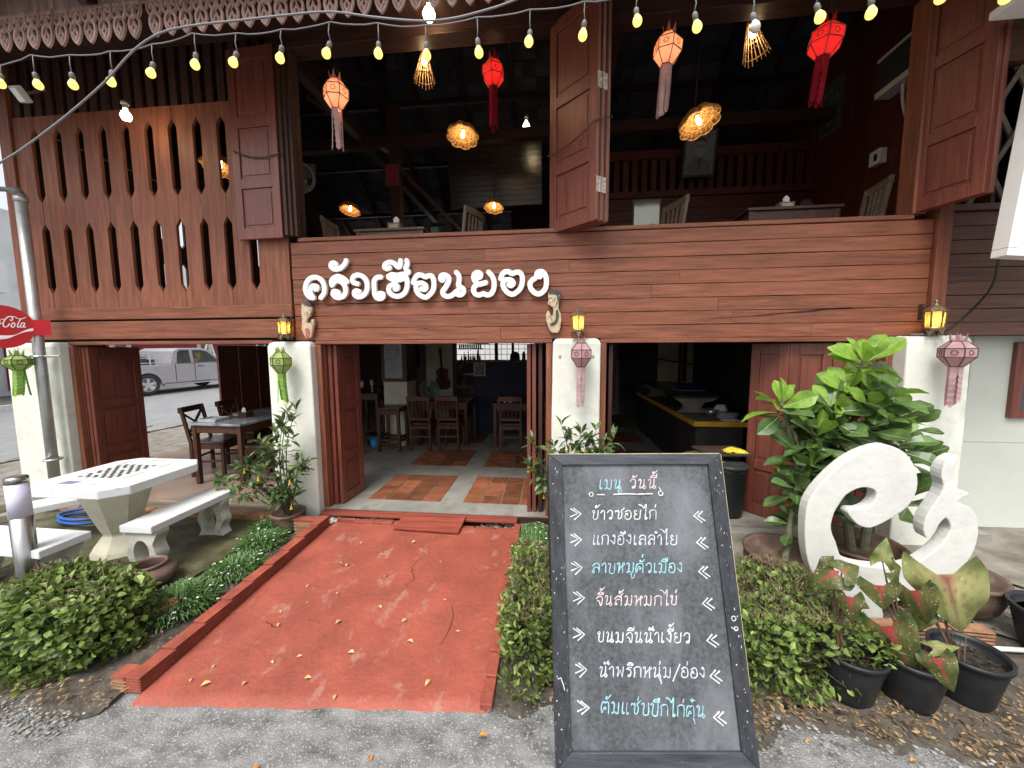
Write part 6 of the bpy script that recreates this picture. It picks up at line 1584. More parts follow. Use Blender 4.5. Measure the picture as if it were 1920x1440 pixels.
# things on the right table
DISH = mat('white dish', (.6, .6, .56), .3, .05)
for i, (x, l) in enumerate(((-.84, 'small white cup nearest the left corner of the right dining table'), (-.75, 'middle one of three small white cups on the right dining table'), (-.66, 'small white cup beside the chair back on the right dining table'))):
    tag(MB().lathe([(.018, 0), (.026, .01), (.03, .05), (.027, .05), (.02, .012), (0, .01)], (x, 5.98, FZ + .716), 16).build('cup', DISH, smooth=True), l, 'cup', 'cups on the right dining table')
# stool
T = thing('tall_stool', 'dark wooden stool in front of the cream column', 'stool', (-2.5, 5.68, FZ))
MB().box(-2.69, -2.31, 5.49, 5.87, FZ + .66, FZ + .69).build('seat', FURNX, T, bevel=.004)
for sx in (-1, 1):
    for sy in (-1, 1): MB().bar((-2.5 + sx * .165, 5.68 + sy * .165, FZ), (-2.5 + sx * .15, 5.68 + sy * .15, FZ + .658), .045).build('leg', FURN, T, bevel=.003)
for z in (.10, .16, .58):
    for s_ in (-1, 1):
        MB().box(-2.64, -2.36, 5.68 + s_ * .16 - .01, 5.68 + s_ * .16 + .01, FZ + z, FZ + z + .035 + (.03 if z > .5 else 0)).build('stretcher', FURN, T); MB().box(-2.5 + s_ * .16 - .01, -2.5 + s_ * .16 + .01, 5.54, 5.82, FZ + z + .04, FZ + z + .07).build('stretcher', FURN, T)
tag(MB().lathe([(.07, 0), (.08, .02), (.085, .15), (.08, .15), (.075, .02), (0, .015)], (-2.83, 5.75, FZ), 20).build('blue_bucket', mat('blue bucket plastic', (.03, .25, .5), .4, .1), smooth=True), 'small blue bucket on the floor beside the dark stool', 'bucket')
tag(MB().lathe([(.09, 0), (.12, .02), (.14, .18), (.13, .18), (.11, .02), (0, .015)], (-2.95, 5.95, FZ + .001), 18).build('black_basket', BLACKP, smooth=True), 'black plastic basket behind the small blue bucket', 'basket')
table4('side_table', 'small dark table with glasses behind the folded entrance doors', (-3.35, 6.7, FZ), .60, .7, .80)
dup(ch, (-3.72, 6.5, FZ), R(90), 'dark chair half hidden behind the left folded entrance door')
dup(ch, (-3.0, 6.95, FZ), R(-90), 'dark chair between the small dark table and the cream column')
GLS = mat('clear glassware', (.55, .55, .55), .1, .05, spec=.8)
tag(MB().lathe([(.03, 0), (.012, .01), (.008, .10), (.03, .13), (.035, .22), (.03, .22), (0, .13)], (-3.28, 6.6, FZ + .802), 14).build('wine_glass', GLS, smooth=True), 'tall glass nearer the column on the small dark table', 'glass', 'glasses on the small dark table')
tag(MB().lathe([(.03, 0), (.012, .01), (.008, .08), (.03, .11), (.03, .20), (.027, .20), (0, .11)], (-3.47, 6.6, FZ + .802), 14).build('wine_glass', GLS, smooth=True), 'shorter glass nearer the door on the small dark table', 'glass', 'glasses on the small dark table')
# notice board on the column
T = thing('notice_board', 'faded blue and cream handwritten poster behind glass on the cream column', 'poster', (-2.55, 5.9, 1.25))
MB().box(-2.70, -2.40, 5.885, 5.895, 1.24, 1.90).build('paper', mat('faded poster', (.26, .28, .29), .3, .25, 9, spots=(.46, .42, .30), spotscale=5, spotcut=.56, spotsoft=.1), T)
b = MB(); random.seed(5)
for k in range(13):
    z = 1.33 + k * .035; x = -2.68
    while x < -2.45: L = rnd(.015, .05); b.box(x, x + L, 5.8835, 5.8848, z, z + .010); x += L + .01
b.build('written_lines', mat('poster ink', (.10, .14, .20), .6, .3, 40), T)
# guitar
GT = thing('guitar', 'brown acoustic guitar hanging on the white inner wall', 'guitar', (-2.10, 7.2, .9))
GB = mat('guitar wood', (.11, .035, .014), .3, .2, 8)
c = lambda z, hw: hw
out = [(.0, .0), (.07, .006), (.115, .045), (.125, .10), (.105, .155), (.085, .20), (.088, .245), (.095, .285), (.075, .325), (.025, .345)]
poly = [(x, z) for x, z in out] + [(-x, z) for x, z in out[::-1] if x > 0]
MG = Matrix.Translation(Vector((-2.11, 7.20, .915))) @ Matrix.Rotation(R(-3), 4, 'Y') @ Matrix.Scale(1.22, 4)
MB().prism(smooth_closed(poly, 3), -.03, .03, MG).build('body', GB, GT, bevel=.006)
MB().prism([(.032 * math.cos(a), .20 + .032 * math.sin(a)) for a in [2 * PI * k / 20 for k in range(20)]], -.0315, -.0305, MG).build('sound_hole', DARKM, GT)
MB().box(-.016, .016, -.042, -.031, .21, .56, MG).build('neck', mat('dark neck', (.03, .014, .01), .35, .1), GT)
MB().prism([(-.018, .56), (.018, .56), (.026, .65), (.0, .66), (-.026, .65)], -.042, -.03, MG).build('headstock', mat('dark neck', (.03, .014, .01), .35, .1), GT)
MB().box(-.04, .04, -.036, -.031, .08, .095, MG).build('bridge', DARKM, GT)
# dark coat / cloth on a hook, fan ring
T = thing('hanging_clothes', 'dark clothes hanging beside the column and the guitar', 'clothes', (-2.62, 7.0, 1.3))
random.seed(8); b = MB().lathe([(.03, .50), (.10, .46), (.13, .3), (.14, .1), (.10, .0), (0, -.02)], (-2.66, 7.0, 1.33), 14, lobes=lambda a: 1 + .16 * math.sin(5 * a)); b.build('coat', mat('dark cloth', (.012, .013, .02), .9, .3), T, smooth=True)
def fan(label, loc, rad, rz, tilt=0):
    T = thing('electric_fan', label, 'fan', loc); M = Matrix.Translation(Vector(loc)) @ Matrix.Rotation(rz, 4, 'Z') @ Matrix.Rotation(tilt, 4, 'X')
    b = MB(); FM = mat('pale fan wire', (.32, .35, .33), .5, .1)
    for r, y in ((rad, 0), (rad * .97, -.05), (rad * .97, .05), (rad * .3, -.07)): b.tube([M @ Vector((r * math.cos(a), y, r * math.sin(a))) for a in [2 * PI * k / 32 for k in range(33)]], .006, 6, cap=False)
    for k in range(28):
        a = 2 * PI * k / 28; b.tube([M @ Vector((rad * .25 * math.cos(a), -.075, rad * .25 * math.sin(a))), M @ Vector((rad * .7 * math.cos(a), -.07, rad * .7 * math.sin(a))), M @ Vector((rad * math.cos(a), 0, rad * math.sin(a))), M @ Vector((rad * .3 * math.cos(a), .07, rad * .3 * math.sin(a)))], .0016, 4)
    b.build('cage', FM, T)
    b = MB()
    for k in range(3):
        a0 = 2 * PI * k / 3; vs = []
        for i in range(5):
            for r in (rad * .12, rad * .85): a = a0 + i * .35; vs.append(M @ Vector((r * math.cos(a), -.015 + .008 * i, r * math.sin(a))))
        b.add(vs, [(2 * i, 2 * i + 1, 2 * i + 3, 2 * i + 2) for i in range(4)])
    b.build('blades', mat('green fan blade', (.10, .16, .14), .4, .1), T)
    MB().lathe([(0, -.08), (.05, -.07), (.06, .0), (.055, .15), (0, .16)], (0, 0, 0), 16, M @ Matrix.Rotation(R(-90), 4, 'X')).build('motor', mat('fan motor', (.12, .14, .13), .5, .1), T, smooth=True)
    return T
fan('floor fan with a wire cage between the column and the guitar', (-2.20, 6.62, .98), .17, R(10))
tag(MB().tube([(-2.20, 6.74, .125), (-2.20, 6.74, .95)], .02, 10).build('fan_post', BLACKP, smooth=True), 'thin black post holding up the floor fan', 'post')
# shelf with bottles and bar counter
T = thing('bottle_shelf', 'dark shelf unit below the bright back windows', 'shelf', (-1.68, 7.6, FZ))
SH = WDK
b = MB()
for z in (.55, .90, 1.16, 1.40): MB().box(-1.85, -1.42, 7.45, 7.75, z, z + .025).build('shelf_board', SH, T)
for x in (-1.87, -1.41): MB().box(x, x + .02, 7.44, 7.76, FZ, 1.43).build('side_panel', SH, T)
for k in range(3): MB().box(-1.84 + k * .14, -1.72 + k * .14, 7.5, 7.7, .927 - .3 * (k % 2), 1.09 - .3 * (k % 2)).build('book_bundle', mat('dull paper bundle', (.12, .09, .06), .8, .4, 30), T)
random.seed(14)
BOT = [mat('brown bottle', (.05, .025, .012), .15, .1), mat('green bottle', (.02, .05, .025), .15, .1), mat('pale bottle', (.35, .36, .34), .15, .1)]
for k in range(9):
    x = -1.83 + k * .047; h = rnd(.14, .26)
    tag(MB().lathe([(.018, 0), (.019, h * .6), (.008, h * .78), (.008, h), (0, h)], (x, 7.55 + rnd(-.03, .05), 1.426), 12).build('bottle', BOT[k % 3], smooth=True), 'small bottle in the row on the dark shelf under the window', 'bottle', 'bottles on the dark shelf')
T = thing('hanging_rack', 'wall rack of hanging glasses and jars in front of the bright window', 'rack', (-1.75, 7.9, 1.6))
b = MB().box(-1.98, -1.45, 7.85, 7.95, 1.70, 1.715); b.build('rack_board', WDK, T)
b = MB()
for k in range(11): b.lathe([(.014, 0), (.018, .02), (.018, .06), (.008, .075), (.008, .09), (0, .09)], (-1.95 + k * .045, 7.9, 1.716), 8)
for k in range(9): b.tube([(-1.93 + k * .055, 7.9, 1.70), (-1.93 + k * .055, 7.9, 1.66)], .004, 4)
kind(b.build('glassware', BOT[0], T), 'stuff')
T = thing('bar_counter', 'tall dark blue bar counter in front of the bright back windows', 'counter', (-.9, 6.95, FZ))
NAVY = mat('navy counter cloth', (.010, .013, .035), .7, .2, 4)
MB().box(-1.46, -.28, 6.9, 7.0, FZ, 1.45).build('front_panel', NAVY, T); MB().box(-1.48, -.26, 6.86, 7.3, 1.452, 1.478).build('counter_top', WDK, T, bevel=.003)
T = thing('framed_print', 'small cream framed print pinned on the dark blue bar counter', 'picture', (-1.28, 6.88, 1.15))
MB().box(-1.44, -1.22, 6.882, 6.897, 1.20, 1.455).build('frame', mat('cream frame', (.42, .40, .30), .6, .1), T); MB().box(-1.42, -1.24, 6.878, 6.8815, 1.22, 1.435).build('print', mat('grey print', (.14, .14, .12), .6, .4, 14, spots=(.4, .38, .3), spotscale=16, spotcut=.55), T)
for i, (x, h) in enumerate(((-.52, .17), (-.40, .14))):
    tag(MB().lathe([(.03, 0), (.034, .02), (.034, h * .7), (.02, h * .9), (.02, h), (0, h)], (x, 7.0, 1.479), 14).build('jar', BOT[0], smooth=True), ['taller dark jar on the bar counter, next to the person', 'shorter dark jar on the bar counter, near the right folded doors'][i], 'jar', 'dark jars on the bar counter')
# person behind the counter: one continuous skinned body
def person(loc):
    me = bpy.data.meshes.new('person')
    J = [((0, 0, .80), .13), ((0, 0, 1.0), .125), ((0, 0, 1.18), .14), ((0, 0, 1.29), .075), ((0, -.005, 1.34), .05), ((0, -.02, 1.42), .075), ((0, -.02, 1.50), .082),
         ((-.16, 0, 1.25), .055), ((-.20, -.03, 1.02), .042), ((-.14, -.20, .92), .034), ((-.11, -.27, .93), .032), ((.16, 0, 1.25), .055), ((.20, -.03, 1.02), .042), ((.14, -.20, .92), .034), ((.11, -.27, .93), .032),
         ((-.085, 0, .74), .085), ((-.09, 0, .42), .06), ((-.09, .01, .07), .042), ((-.09, -.10, .04), .035), ((.085, 0, .74), .085), ((.09, 0, .42), .06), ((.09, .01, .07), .042), ((.09, -.10, .04), .035)]
    E_ = [(0, 1), (1, 2), (2, 3), (3, 4), (4, 5), (5, 6), (2, 7), (7, 8), (8, 9), (9, 10), (2, 11), (11, 12), (12, 13), (13, 14), (0, 15), (15, 16), (16, 17), (17, 18), (0, 19), (19, 20), (20, 21), (21, 22)]
    me.from_pydata([j[0] for j in J], E_, [])
    o = bpy.data.objects.new('person', me); COL.objects.link(o)
    sk = o.modifiers.new('skin', 'SKIN'); 
    for i, v in enumerate(me.skin_vertices[0].data): v.radius = (J[i][1], J[i][1]); v.use_root = i == 0
    o.modifiers.new('sub', 'SUBSURF').levels = 2; o.modifiers['sub'].render_levels = 2
    m = mat('skin', (.30, .16, .11), .6, .1); me.materials.append(m); o.location = loc
    tag(o, 'person with dark hair behind the bar counter, only the head showing', 'person')
    h = MB().lathe([(0, 1.62), (.05, 1.61), (.088, 1.57), (.10, 1.50), (.098, 1.42), (.085, 1.36), (.06, 1.36)], (0, .012, -.01), 20); 
    ho = h.build('hair', mat('black hair', (.012, .01, .010), .6, .2), None, smooth=True)
    for v in ho.data.vertices:
        if v.co.y < -.03 and v.co.z < 1.54: v.co.y = -.03
    ho.parent = o
    MB().lathe([(.15, 1.20), (.165, 1.0), (.15, .78), (.10, .76)], (0, 0, 0), 20).build('shirt', mat('dark shirt', (.05, .04, .05), .9, .2), None, smooth=True).parent = o
    f = MB()
    for sx in (-1, 1): f.lathe([(0, -.008), (.010, 0), (0, .008)], (sx * .032, -.098, 1.46), 8)
    f.lathe([(0, -.02), (.012, -.012), (.008, .01), (0, .02)], (0, -.104, 1.425), 8); f.box(-.025, .025, -.098, -.094, 1.378, 1.384)
    fo = f.build('face', mat('dark features', (.08, .04, .03), .6, .1), None); fo.parent = o
person((-.74, 7.55, FZ - .09))

# ================================================================ KITCHEN SIDE
T = thing('kitchen_counter', 'low kitchen counter with a yellow edged top and dark base', 'counter', (1.94, 5.4, FZ))
MB().box(1.66, 2.24, 4.56, 7.6, .80, .85).build('counter_top', mat('grey stained top', (.12, .11, .095), .6, .3, 5), T, bevel=.004)
b = MB().box(1.645, 2.255, 4.545, 4.559, .795, .852); b.box(1.645, 1.659, 4.56, 7.6, .795, .852); b.build('yellow_edge', mat('yellow edge band', (.50, .27, .02), .6, .15, 8), T)
MB().box(1.69, 2.22, 4.60, 7.58, FZ, .799).build('dark_base', mat('sooty counter base', (.022, .020, .020), .7, .3), T)
# cast concrete brackets carrying the upper slab
T = thing('stove_bench', 'old cast concrete bench with wavy legs and a dark top on the kitchen counter', 'bench', (2.0, 5.9, .85))
for y in (5.2, 6.9):
    pr = [(.0, 0), (.26, 0), (.235, .05), (.245, .10), (.28, .135), (.35, .155), (.36, .20), (-.02, .20), (-.015, .165), (.03, .13), (.055, .08), (.04, .03)]
    MB().prism(smooth_closed([(1.68 + x * 1.25, .852 + z * 1.0) for x, z in pr], 3), y, y + .09).build('wavy_leg', mat('grey cast leg', (.19, .18, .15), .8, .2, 8, bump=.4), T)
MB().box(1.63, 2.20, 5.12, 7.3, 1.054, 1.085).build('dark_top', mat('dark greasy top', (.03, .028, .027), .3, .2), T, bevel=.004)
PLW = mat('white plates', (.66, .66, .64), .25, .03)
T = thing('plate_stack', 'stack of white plates on the near corner of the kitchen counter', 'plates', (2.10, 4.75, .851))
for k in range(4): MB().lathe([(.05, 0), (.07, .003), (.115, .014), (.118, .017), (.07, .008), (0, .006)], (2.10 + .004 * k, 4.75, .853 + k * .018), 28).build('plate', PLW, T, smooth=True)
tag(MB().box(1.99, 2.23, 4.60, 4.70, .8515, .856).build('white_paper', PLW), 'sheet of white paper under the plates', 'paper')
tag(MB().lathe([(.06, 0), (.085, .01), (.095, .08), (.09, .08), (.075, .015), (0, .01)], (2.02, 5.02, .852), 22).build('steel_bowl', mat('dull steel bowl', (.35, .35, .34), .3, .1, metal=.8), smooth=True), 'dull bowl on the kitchen counter behind the plates', 'bowl')
b = MB().lathe([(.0, .13), (.05, .125), (.08, .06), (.07, .0), (0, 0)], (2.16, 5.05, .853), 16, lobes=lambda a: 1 + .2 * math.sin(3 * a)); tag(b.build('white_cloth', mat('white cloth', (.6, .6, .58), .9, .1), smooth=True), 'crumpled white cloth behind the plates on the kitchen counter', 'cloth')
T = thing('blue_basin', 'dark blue oval basin on the old concrete bench', 'basin', (2.02, 5.75, 1.086))
MB().lathe([(.15, 0), (.17, .01), (.21, .08), (.22, .082), (.215, .09), (.20, .085), (.16, .015), (0, .01)], (2.02, 5.75, 1.087), 28, lobes=lambda a: 1 + .12 * math.cos(2 * a)).build('bowl', mat('blue plastic', (.014, .02, .08), .35, .1), T, smooth=True)
MB().tube([(2.02 + .215 * (1 + .12 * math.cos(2 * a)) * math.cos(a), 5.75 + .215 * (1 + .12 * math.cos(2 * a)) * math.sin(a), 1.10) for a in [2 * PI * k / 36 for k in range(37)]], .005, 6, cap=False).build('rim', mat('pale rim', (.4, .42, .45), .4, .1), T)
PANEL = mat('stained pale panels', (.42, .37, .27), .6, .2, 2, spots=(.16, .11, .06), spotscale=1.6, spotcut=.52, spotsoft=.2)
T = thing('pale_screen', 'three stained pale panels standing behind the kitchen counter', 'screen', (2.3, 7.4, FZ))
for k in range(3): MB().box(1.99 + k * .215, 2.195 + k * .215 - (.05 if k == 1 else 0), 7.40, 7.43, FZ, 1.86).build('panel', PANEL, T, bevel=.003)
tag(MB().tube([(1.95, 7.3, 1.50), (2.3, 7.3, 1.44), (2.75, 7.3, 1.38)], .012, 8).build('gas_pipe', BCABLE), 'black pipe running across the stained pale panels', 'pipe')
tag(MB().tube([(2.37, 7.1, 1.1), (2.37, 7.1, 1.86)], .035, 10).build('flue_pipe', BLACKP, smooth=True), 'black upright flue pipe before the pale panels', 'pipe')
T = thing('wall_cabinet', 'pale cabinet with a brownish lower door near the far kitchen wall', 'cabinet', (1.05, 7.9, FZ))
MB().box(.86, 1.36, 7.9, 8.3, FZ + .2, 1.86).build('carcass', mat('dull pale wall', (.16, .15, .13), .7, .2), T); MB().box(.90, 1.30, 7.885, 7.899, FZ + .35, 1.40).build('lower_door', mat('pinkish brown door', (.11, .062, .048), .6, .1), T)
T = thing('blue_crate', 'dark blue plastic crate hanging on the pale cabinet in the kitchen', 'crate', (1.12, 7.8, 1.45))
BLU = mat('navy plastic', (.012, .016, .055), .35, .15)
MB().box(.89, 1.33, 7.76, 7.88, 1.44, 1.80).build('shell', BLU, T, bevel=.02)
b = MB()
for x in (1.16, 1.23, 1.28): b.box(x, x + .012, 7.75, 7.762, 1.47, 1.78)
b.build('ribs', mat('pale blue rib', (.12, .14, .22), .4, .1), T)
tag(MB().tube(smooth_pts([(.88, 7.5, 1.08), (1.02, 7.5, 1.06), (1.04, 7.5, .6), (1.02, 7.5, .2), (.9, 7.5, .17)]), .014, 8).build('bent_pipe', mat('dull white pipe', (.3, .28, .24), .5, .1), smooth=True), 'dull white bent pipe standing in front of the far kitchen cabinet', 'pipe')
# trash bin with tray and yellow cloth
T = thing('trash_bin', 'black plastic bin with a ridged lid standing in the kitchen doorway', 'bin', (1.68, 3.68, FZ))
MB().lathe([(.12, 0), (.125, .03), (.145, .42), (.15, .43), (.15, .455), (.14, .46), (.13, .44), (0, .44)], (1.68, 3.70, FZ), 32).build('barrel', mat('green black plastic', (.012, .018, .018), .4, .15), T, smooth=True)
MB().lathe([(.155, .461), (.165, .465), (.165, .49), (.15, .50), (.135, .495), (.12, .515), (.0, .52)], (1.68, 3.70, FZ), 32).build('lid', mat('dark grey lid', (.028, .033, .033), .4, .15), T, smooth=True)
tag(MB().lathe([(.20, .0), (.215, .012), (.205, .018), (0, .016)], (1.50, 3.82, FZ + .50), 28).build('green_disc', mat('olive green lid', (.14, .16, .05), .5, .1), smooth=True), 'olive green round plastic tray sticking out under the brown tray', 'tray')
TR = MB(); M = RZ((1.63, 3.78, FZ + .575), R(5))
TR.box(-.20, .20, -.13, .13, 0, .006, M)
for a in ((-.215, .215, -.15, -.13), (-.215, .215, .13, .15), (-.215, -.20, -.13, .13), (.20, .215, -.13, .13)): TR.box(*a, 0.001, .026, M)
tag(TR.build('brown_tray', mat('brown tray plastic', (.065, .042, .036), .3, .1), bevel=.004), 'brown serving tray lying on the black bin', 'tray')
random.seed(4); b = MB(); vs = []; fs = []
for i in range(15):
    for j in range(9):
        u, v = i / 14, j / 8; x = -.10 + .2 * u; y = -.06 + .12 * v + .03 * math.sin(u * 6); z = .012 + .035 * abs(math.sin(u * 3.1)) * (1 - abs(2 * v - 1) ** 2) + .008 * math.sin(u * 22 + v * 9); vs.append((1.74 + x, 3.74 + y, FZ + .585 + z))
for i in range(14):
    for j in range(8): a = i * 9 + j; fs.append((a, a + 9, a + 10, a + 1))
o = b.add(vs, fs).build('yellow_cloth', mat('yellow cloth', (.62, .52, .04), .9, .15, 20), smooth=True); sd = o.modifiers.new('t', 'SOLIDIFY'); sd.thickness = .008
tag(o, 'crumpled yellow cleaning cloth on the brown tray', 'cloth')

# ================================================================ TERRACE TABLE AND CROSS BACK CHAIRS
def chair_cross():
    T = thing('cross_back_chair', 'cross back chair', 'chair', (0, 0, 0)); w, d, hs, hb = .40, .38, .42, .88
    for sx in (-1, 1):
        b = MB(); b.bar((sx * (w / 2 - .018), -d / 2, 0), (sx * (w / 2 - .018), -d / 2, hs), .036); b.bar((sx * (w / 2 - .018), -d / 2, hs), (sx * (w / 2 - .018), -d / 2 - .09, hb), .036, .030); b.build('back_leg', FURN, T, bevel=.003)
        MB().bar((sx * (w / 2 - .018), d / 2 - .02, 0), (sx * (w / 2 - .018), d / 2 - .02, hs - .02), .036).build('front_leg', FURN, T, bevel=.003)
    MB().box(-w / 2, w / 2, -d / 2 + .02, d / 2 + .01, hs - .005, hs + .03).build('seat', mat('dark padded seat', (.055, .04, .032), .3, .15), T, bevel=.012)
    b = MB().box(-w / 2 + .02, w / 2 - .02, d / 2 - .035, d / 2 - .012, hs - .07, hs - .006)
    for sx in (-1, 1): b.box(sx * (w / 2 - .018) - .011, sx * (w / 2 - .018) + .011, -d / 2 + .018, d / 2 - .04, hs - .07, hs - .006); b.box(sx * (w / 2 - .018) - .009, sx * (w / 2 - .018) + .009, -d / 2 + .018, d / 2 - .04, .18, .205)
    b.box(-w / 2 + .035, w / 2 - .035, -d / 2 - .012, -d / 2 + .012, .22, .245); b.box(-w / 2 + .035, w / 2 - .035, -d / 2 - .012, -d / 2 + .012, hs - .07, hs - .01)
    b.build('apron', FURN, T)
    MB().box(-w / 2 + .0, w / 2 - .0, -d / 2 - .115, -d / 2 - .088, hb - .07, hb).build('top_rail', FURN, T, bevel=.006)
    b = MB().bar((-w / 2 + .03, -d / 2 - .028, hs + .12), (w / 2 - .03, -d / 2 - .088, hb - .07), .03, .014); b.bar((w / 2 - .03, -d / 2 - .026, hs + .12), (-w / 2 + .03, -d / 2 - .086, hb - .07), .03, .013); b.box(-w / 2 + .03, w / 2 - .03, -d / 2 - .04, -d / 2 - .016, hs + .09, hs + .125)
    b.build('cross_back', FURN, T)
    return T
cx_ = chair_cross(); cx_['group'] = 'cross back chairs on the terrace'
cx_['label'] = 'cross back chair with a dark seat at the left side of the terrace table'
cx_.location = (-4.02, 4.05, FZ); cx_.rotation_euler = (0, 0, R(-20)); CXL = cx_
dup(cx_, (-4.33, 4.93, FZ), R(-82), 'far cross back chair on the street side, behind the terrace tissue box')
dup(cx_, (-3.45, 4.25, FZ), R(92), 'near cross back chair partly hidden by the straggly potted shrub')
CXL.location = (-4.32, 4.40, FZ); CXL.rotation_euler = (0, 0, R(-78))
T = table4('terrace_table', 'dining table with a marbled plastic covered top on the terrace', (-3.86, 4.52, FZ), .68, 1.2, .74, mt=mat('marbled table cover', (.27, .29, .30), .12, .35, 6, spots=(.06, .07, .09), spotscale=5, spotcut=.58, spotsoft=.08), rot=R(-2))
T = thing('tissue_box', 'dark wooden tissue box on the terrace table', 'tissue box', (-3.90, 4.36, .866))
MB().box(-4.0, -3.80, 4.30, 4.42, .867, .93).build('box', FURNX, T, bevel=.003); MB().box(-3.98, -3.91, 4.2975, 4.2995, .885, .915).build('label_plate', mat('box plate', (.30, .22, .14), .6, .1), T)
def tissue(T, c, s=1.0):
    b = MB().lathe([(.03, 0), (.022, .02), (.026, .045), (.008, .075), (0, .08)], c, 8, lobes=lambda a: 1 + .5 * math.sin(2 * a + 1)); b.v = [Vector(c) + (v - Vector(c)) * s for v in b.v]; b.build('tissue', mat('white tissue', (.8, .8, .8), .9, .03), T)
tissue(T, (-3.88, 4.36, .93), .7)
T = thing('clear_box', 'clear plastic tray of papers at the left end of the terrace table', 'tray', (-4.05, 4.08, .866))
b = MB().box(-4.16, -3.94, 4.0, 4.2, .867, .871); b.box(-4.16, -3.94, 3.995, 3.999, .8675, .90); b.box(-4.16, -3.94, 4.201, 4.205, .8675, .90); b.box(-4.165, -4.161, 4.0, 4.2, .8675, .90); b.box(-3.939, -3.935, 4.0, 4.2, .8675, .90)
b.build('tray', mat('hazy clear plastic', (.40, .42, .43), .2, .15, spec=.8), T); MB().box(-4.14, -3.96, 4.02, 4.18, .8715, .885).build('papers', mat('papers', (.55, .55, .52), .7, .15, 30), T)

# ================================================================ UPSTAIRS FURNITURE
UZ = 2.30
table4('upstairs_table', 'grey brown wooden table at the left window opening upstairs', (-1.82, 4.5, UZ), .82, .62, .755, m=GREYWOOD, mt=GREYWOOD)
def tbox(label, c, s=1.0):
    T = thing('tissue_box', label, 'tissue box', c); x, y, z = c
    MB().box(x - .075 * s, x + .075 * s, y - .05 * s, y + .05 * s, z + .001, z + .075 * s).build('box', GREYWOOD, T, bevel=.003); MB().box(x - .055 * s, x + .055 * s, y - .0525 * s, y - .0505 * s, z + .015 * s, z + .058 * s).build('label_plate', mat('pale box plate', (.42, .38, .28), .6, .1), T)
    tissue(T, (x + .01, y, z + .075 * s), s); return T
tbox('wooden tissue box with a white tissue on the left upstairs table', (-1.78, 4.3, UZ + .755))
tag(MB().box(-1.44, -1.34, 4.52, 4.60, UZ + .756, UZ + .85).build('green_box', mat('dark green box', (.015, .05, .04), .5, .1), bevel=.004), 'small dark green box on the right end of the left upstairs table', 'box')
GCH = chair_slat('upstairs_chair', 'grey brown slat back chair leaning at the left of the upstairs table', m=GREYWOOD, w=.38, d=.38, hs=.44, hb=.95); GCH['group'] = 'grey brown chairs upstairs'
GCH.location = (-2.42, 4.5, UZ); GCH.rotation_euler = (0, 0, R(-85))
dup(GCH, (-1.12, 4.45, UZ), R(70), 'grey brown slat back chair right of the left upstairs table')
dup(GCH, (1.05, 4.25, UZ), R(110), 'grey brown chair beside the leaning mirror upstairs')
dup(GCH, (2.82, 4.15, UZ), R(80), 'grey brown chair at the right end of the right upstairs table')
table4('upstairs_table', 'dark table at the right window opening upstairs, with tissue box', (2.28, 4.25, UZ), .85, .55, .74, m=FURN, mt=FURNX)
tbox('wooden tissue box with a white tissue on the right upstairs table', (2.25, 4.10, UZ + .74), .9)
tag(MB().lathe([(.05, 0), (.07, .02), (.06, .05), (.03, .09), (.0, .10)], (2.45, 4.12, UZ + .741), 16).build('dark_pot', DARKM, smooth=True), 'small dark pot beside the right upstairs tissue box', 'pot')
T = thing('mirror', 'pale framed mirror leaning upstairs right of the middle shutter', 'mirror', (1.10, 4.8, 3.2))
MB().box(.94, 1.27, 4.80, 4.82, 2.90, 3.46).build('frame', WDKZ, T); MB().box(.96, 1.25, 4.795, 4.799, 2.92, 3.44).build('glass', mat('mirror glass', (.22, .22, .19), .08, .1, 2, metal=.6), T)
# pictures upstairs
T = thing('framed_portrait', 'framed grey photograph of a man in glasses and a suit, on the inner wall', 'picture', (1.93, 5.8, 3.75))
MF = Matrix.Translation(Vector((1.98, 5.72, 4.05))) @ Matrix.Rotation(R(10), 4, 'X') @ Matrix.Scale(.86, 4)
MB().box(-.25, .25, -.02, .012, 0, .68, MF).build('frame', WDK, T); MB().box(-.215, .215, -.024, -.021, .035, .645, MF).build('print', mat('grey green print', (.16, .18, .165), .35, .15, 3), T)
GRY = mat('dark print tone', (.05, .055, .055), .5, .1); GRM = mat('mid print tone', (.10, .11, .10), .5, .1)
def oval(cx, cz, rx, rz, y0, y1, m, nm): MB().prism([(cx + rx * math.cos(a), cz + rz * math.sin(a)) for a in [2 * PI * k / 24 for k in range(24)]], y0, y1, MF).build(nm, m, T)
MB().prism([(-.20, .04), (-.17, .20), (-.07, .27), (.06, .27), (.17, .18), (.20, .04)], -.026, -.0245, MF).build('printed_suit', GRM, T)
oval(.0, .42, .085, .125, -.0275, -.0265, mat('pale print tone', (.21, .23, .21), .5, .1), 'printed_face'); MB().prism([(-.09, .45), (-.08, .53), (.0, .57), (.085, .53), (.09, .44), (.07, .50), (-.06, .51)], -.0290, -.0280, MF).build('printed_hair', GRY, T)
b = MB()
for s_ in (-1, 1): b.ribbon([(s_ * .038 + .028 * math.cos(a), .43 + .02 * math.sin(a)) for a in [2 * PI * k / 10 for k in range(11)]], .004, -.0305, -.0295, MF, smooth=1)
b.build('printed_glasses', GRY, T); MB().prism([(-.03, .27), (.03, .27), (.01, .10), (-.01, .10)], -.0285, -.0275, MF).build('printed_tie', GRY, T)
T = thing('wall_picture', 'pale framed picture on the dark side wall upstairs', 'picture', (3.55, 5.9, 4.8))
MB().box(3.57, 3.597, 5.45, 5.80, 4.45, 5.10).build('frame', mat('grey frame', (.10, .10, .10), .5, .1), T); MB().box(3.565, 3.569, 5.49, 5.76, 4.50, 5.05).build('print', mat('dim print', (.07, .07, .07), .5, .5, 9, spots=(.16, .16, .16), spotscale=8, spotcut=.55), T)
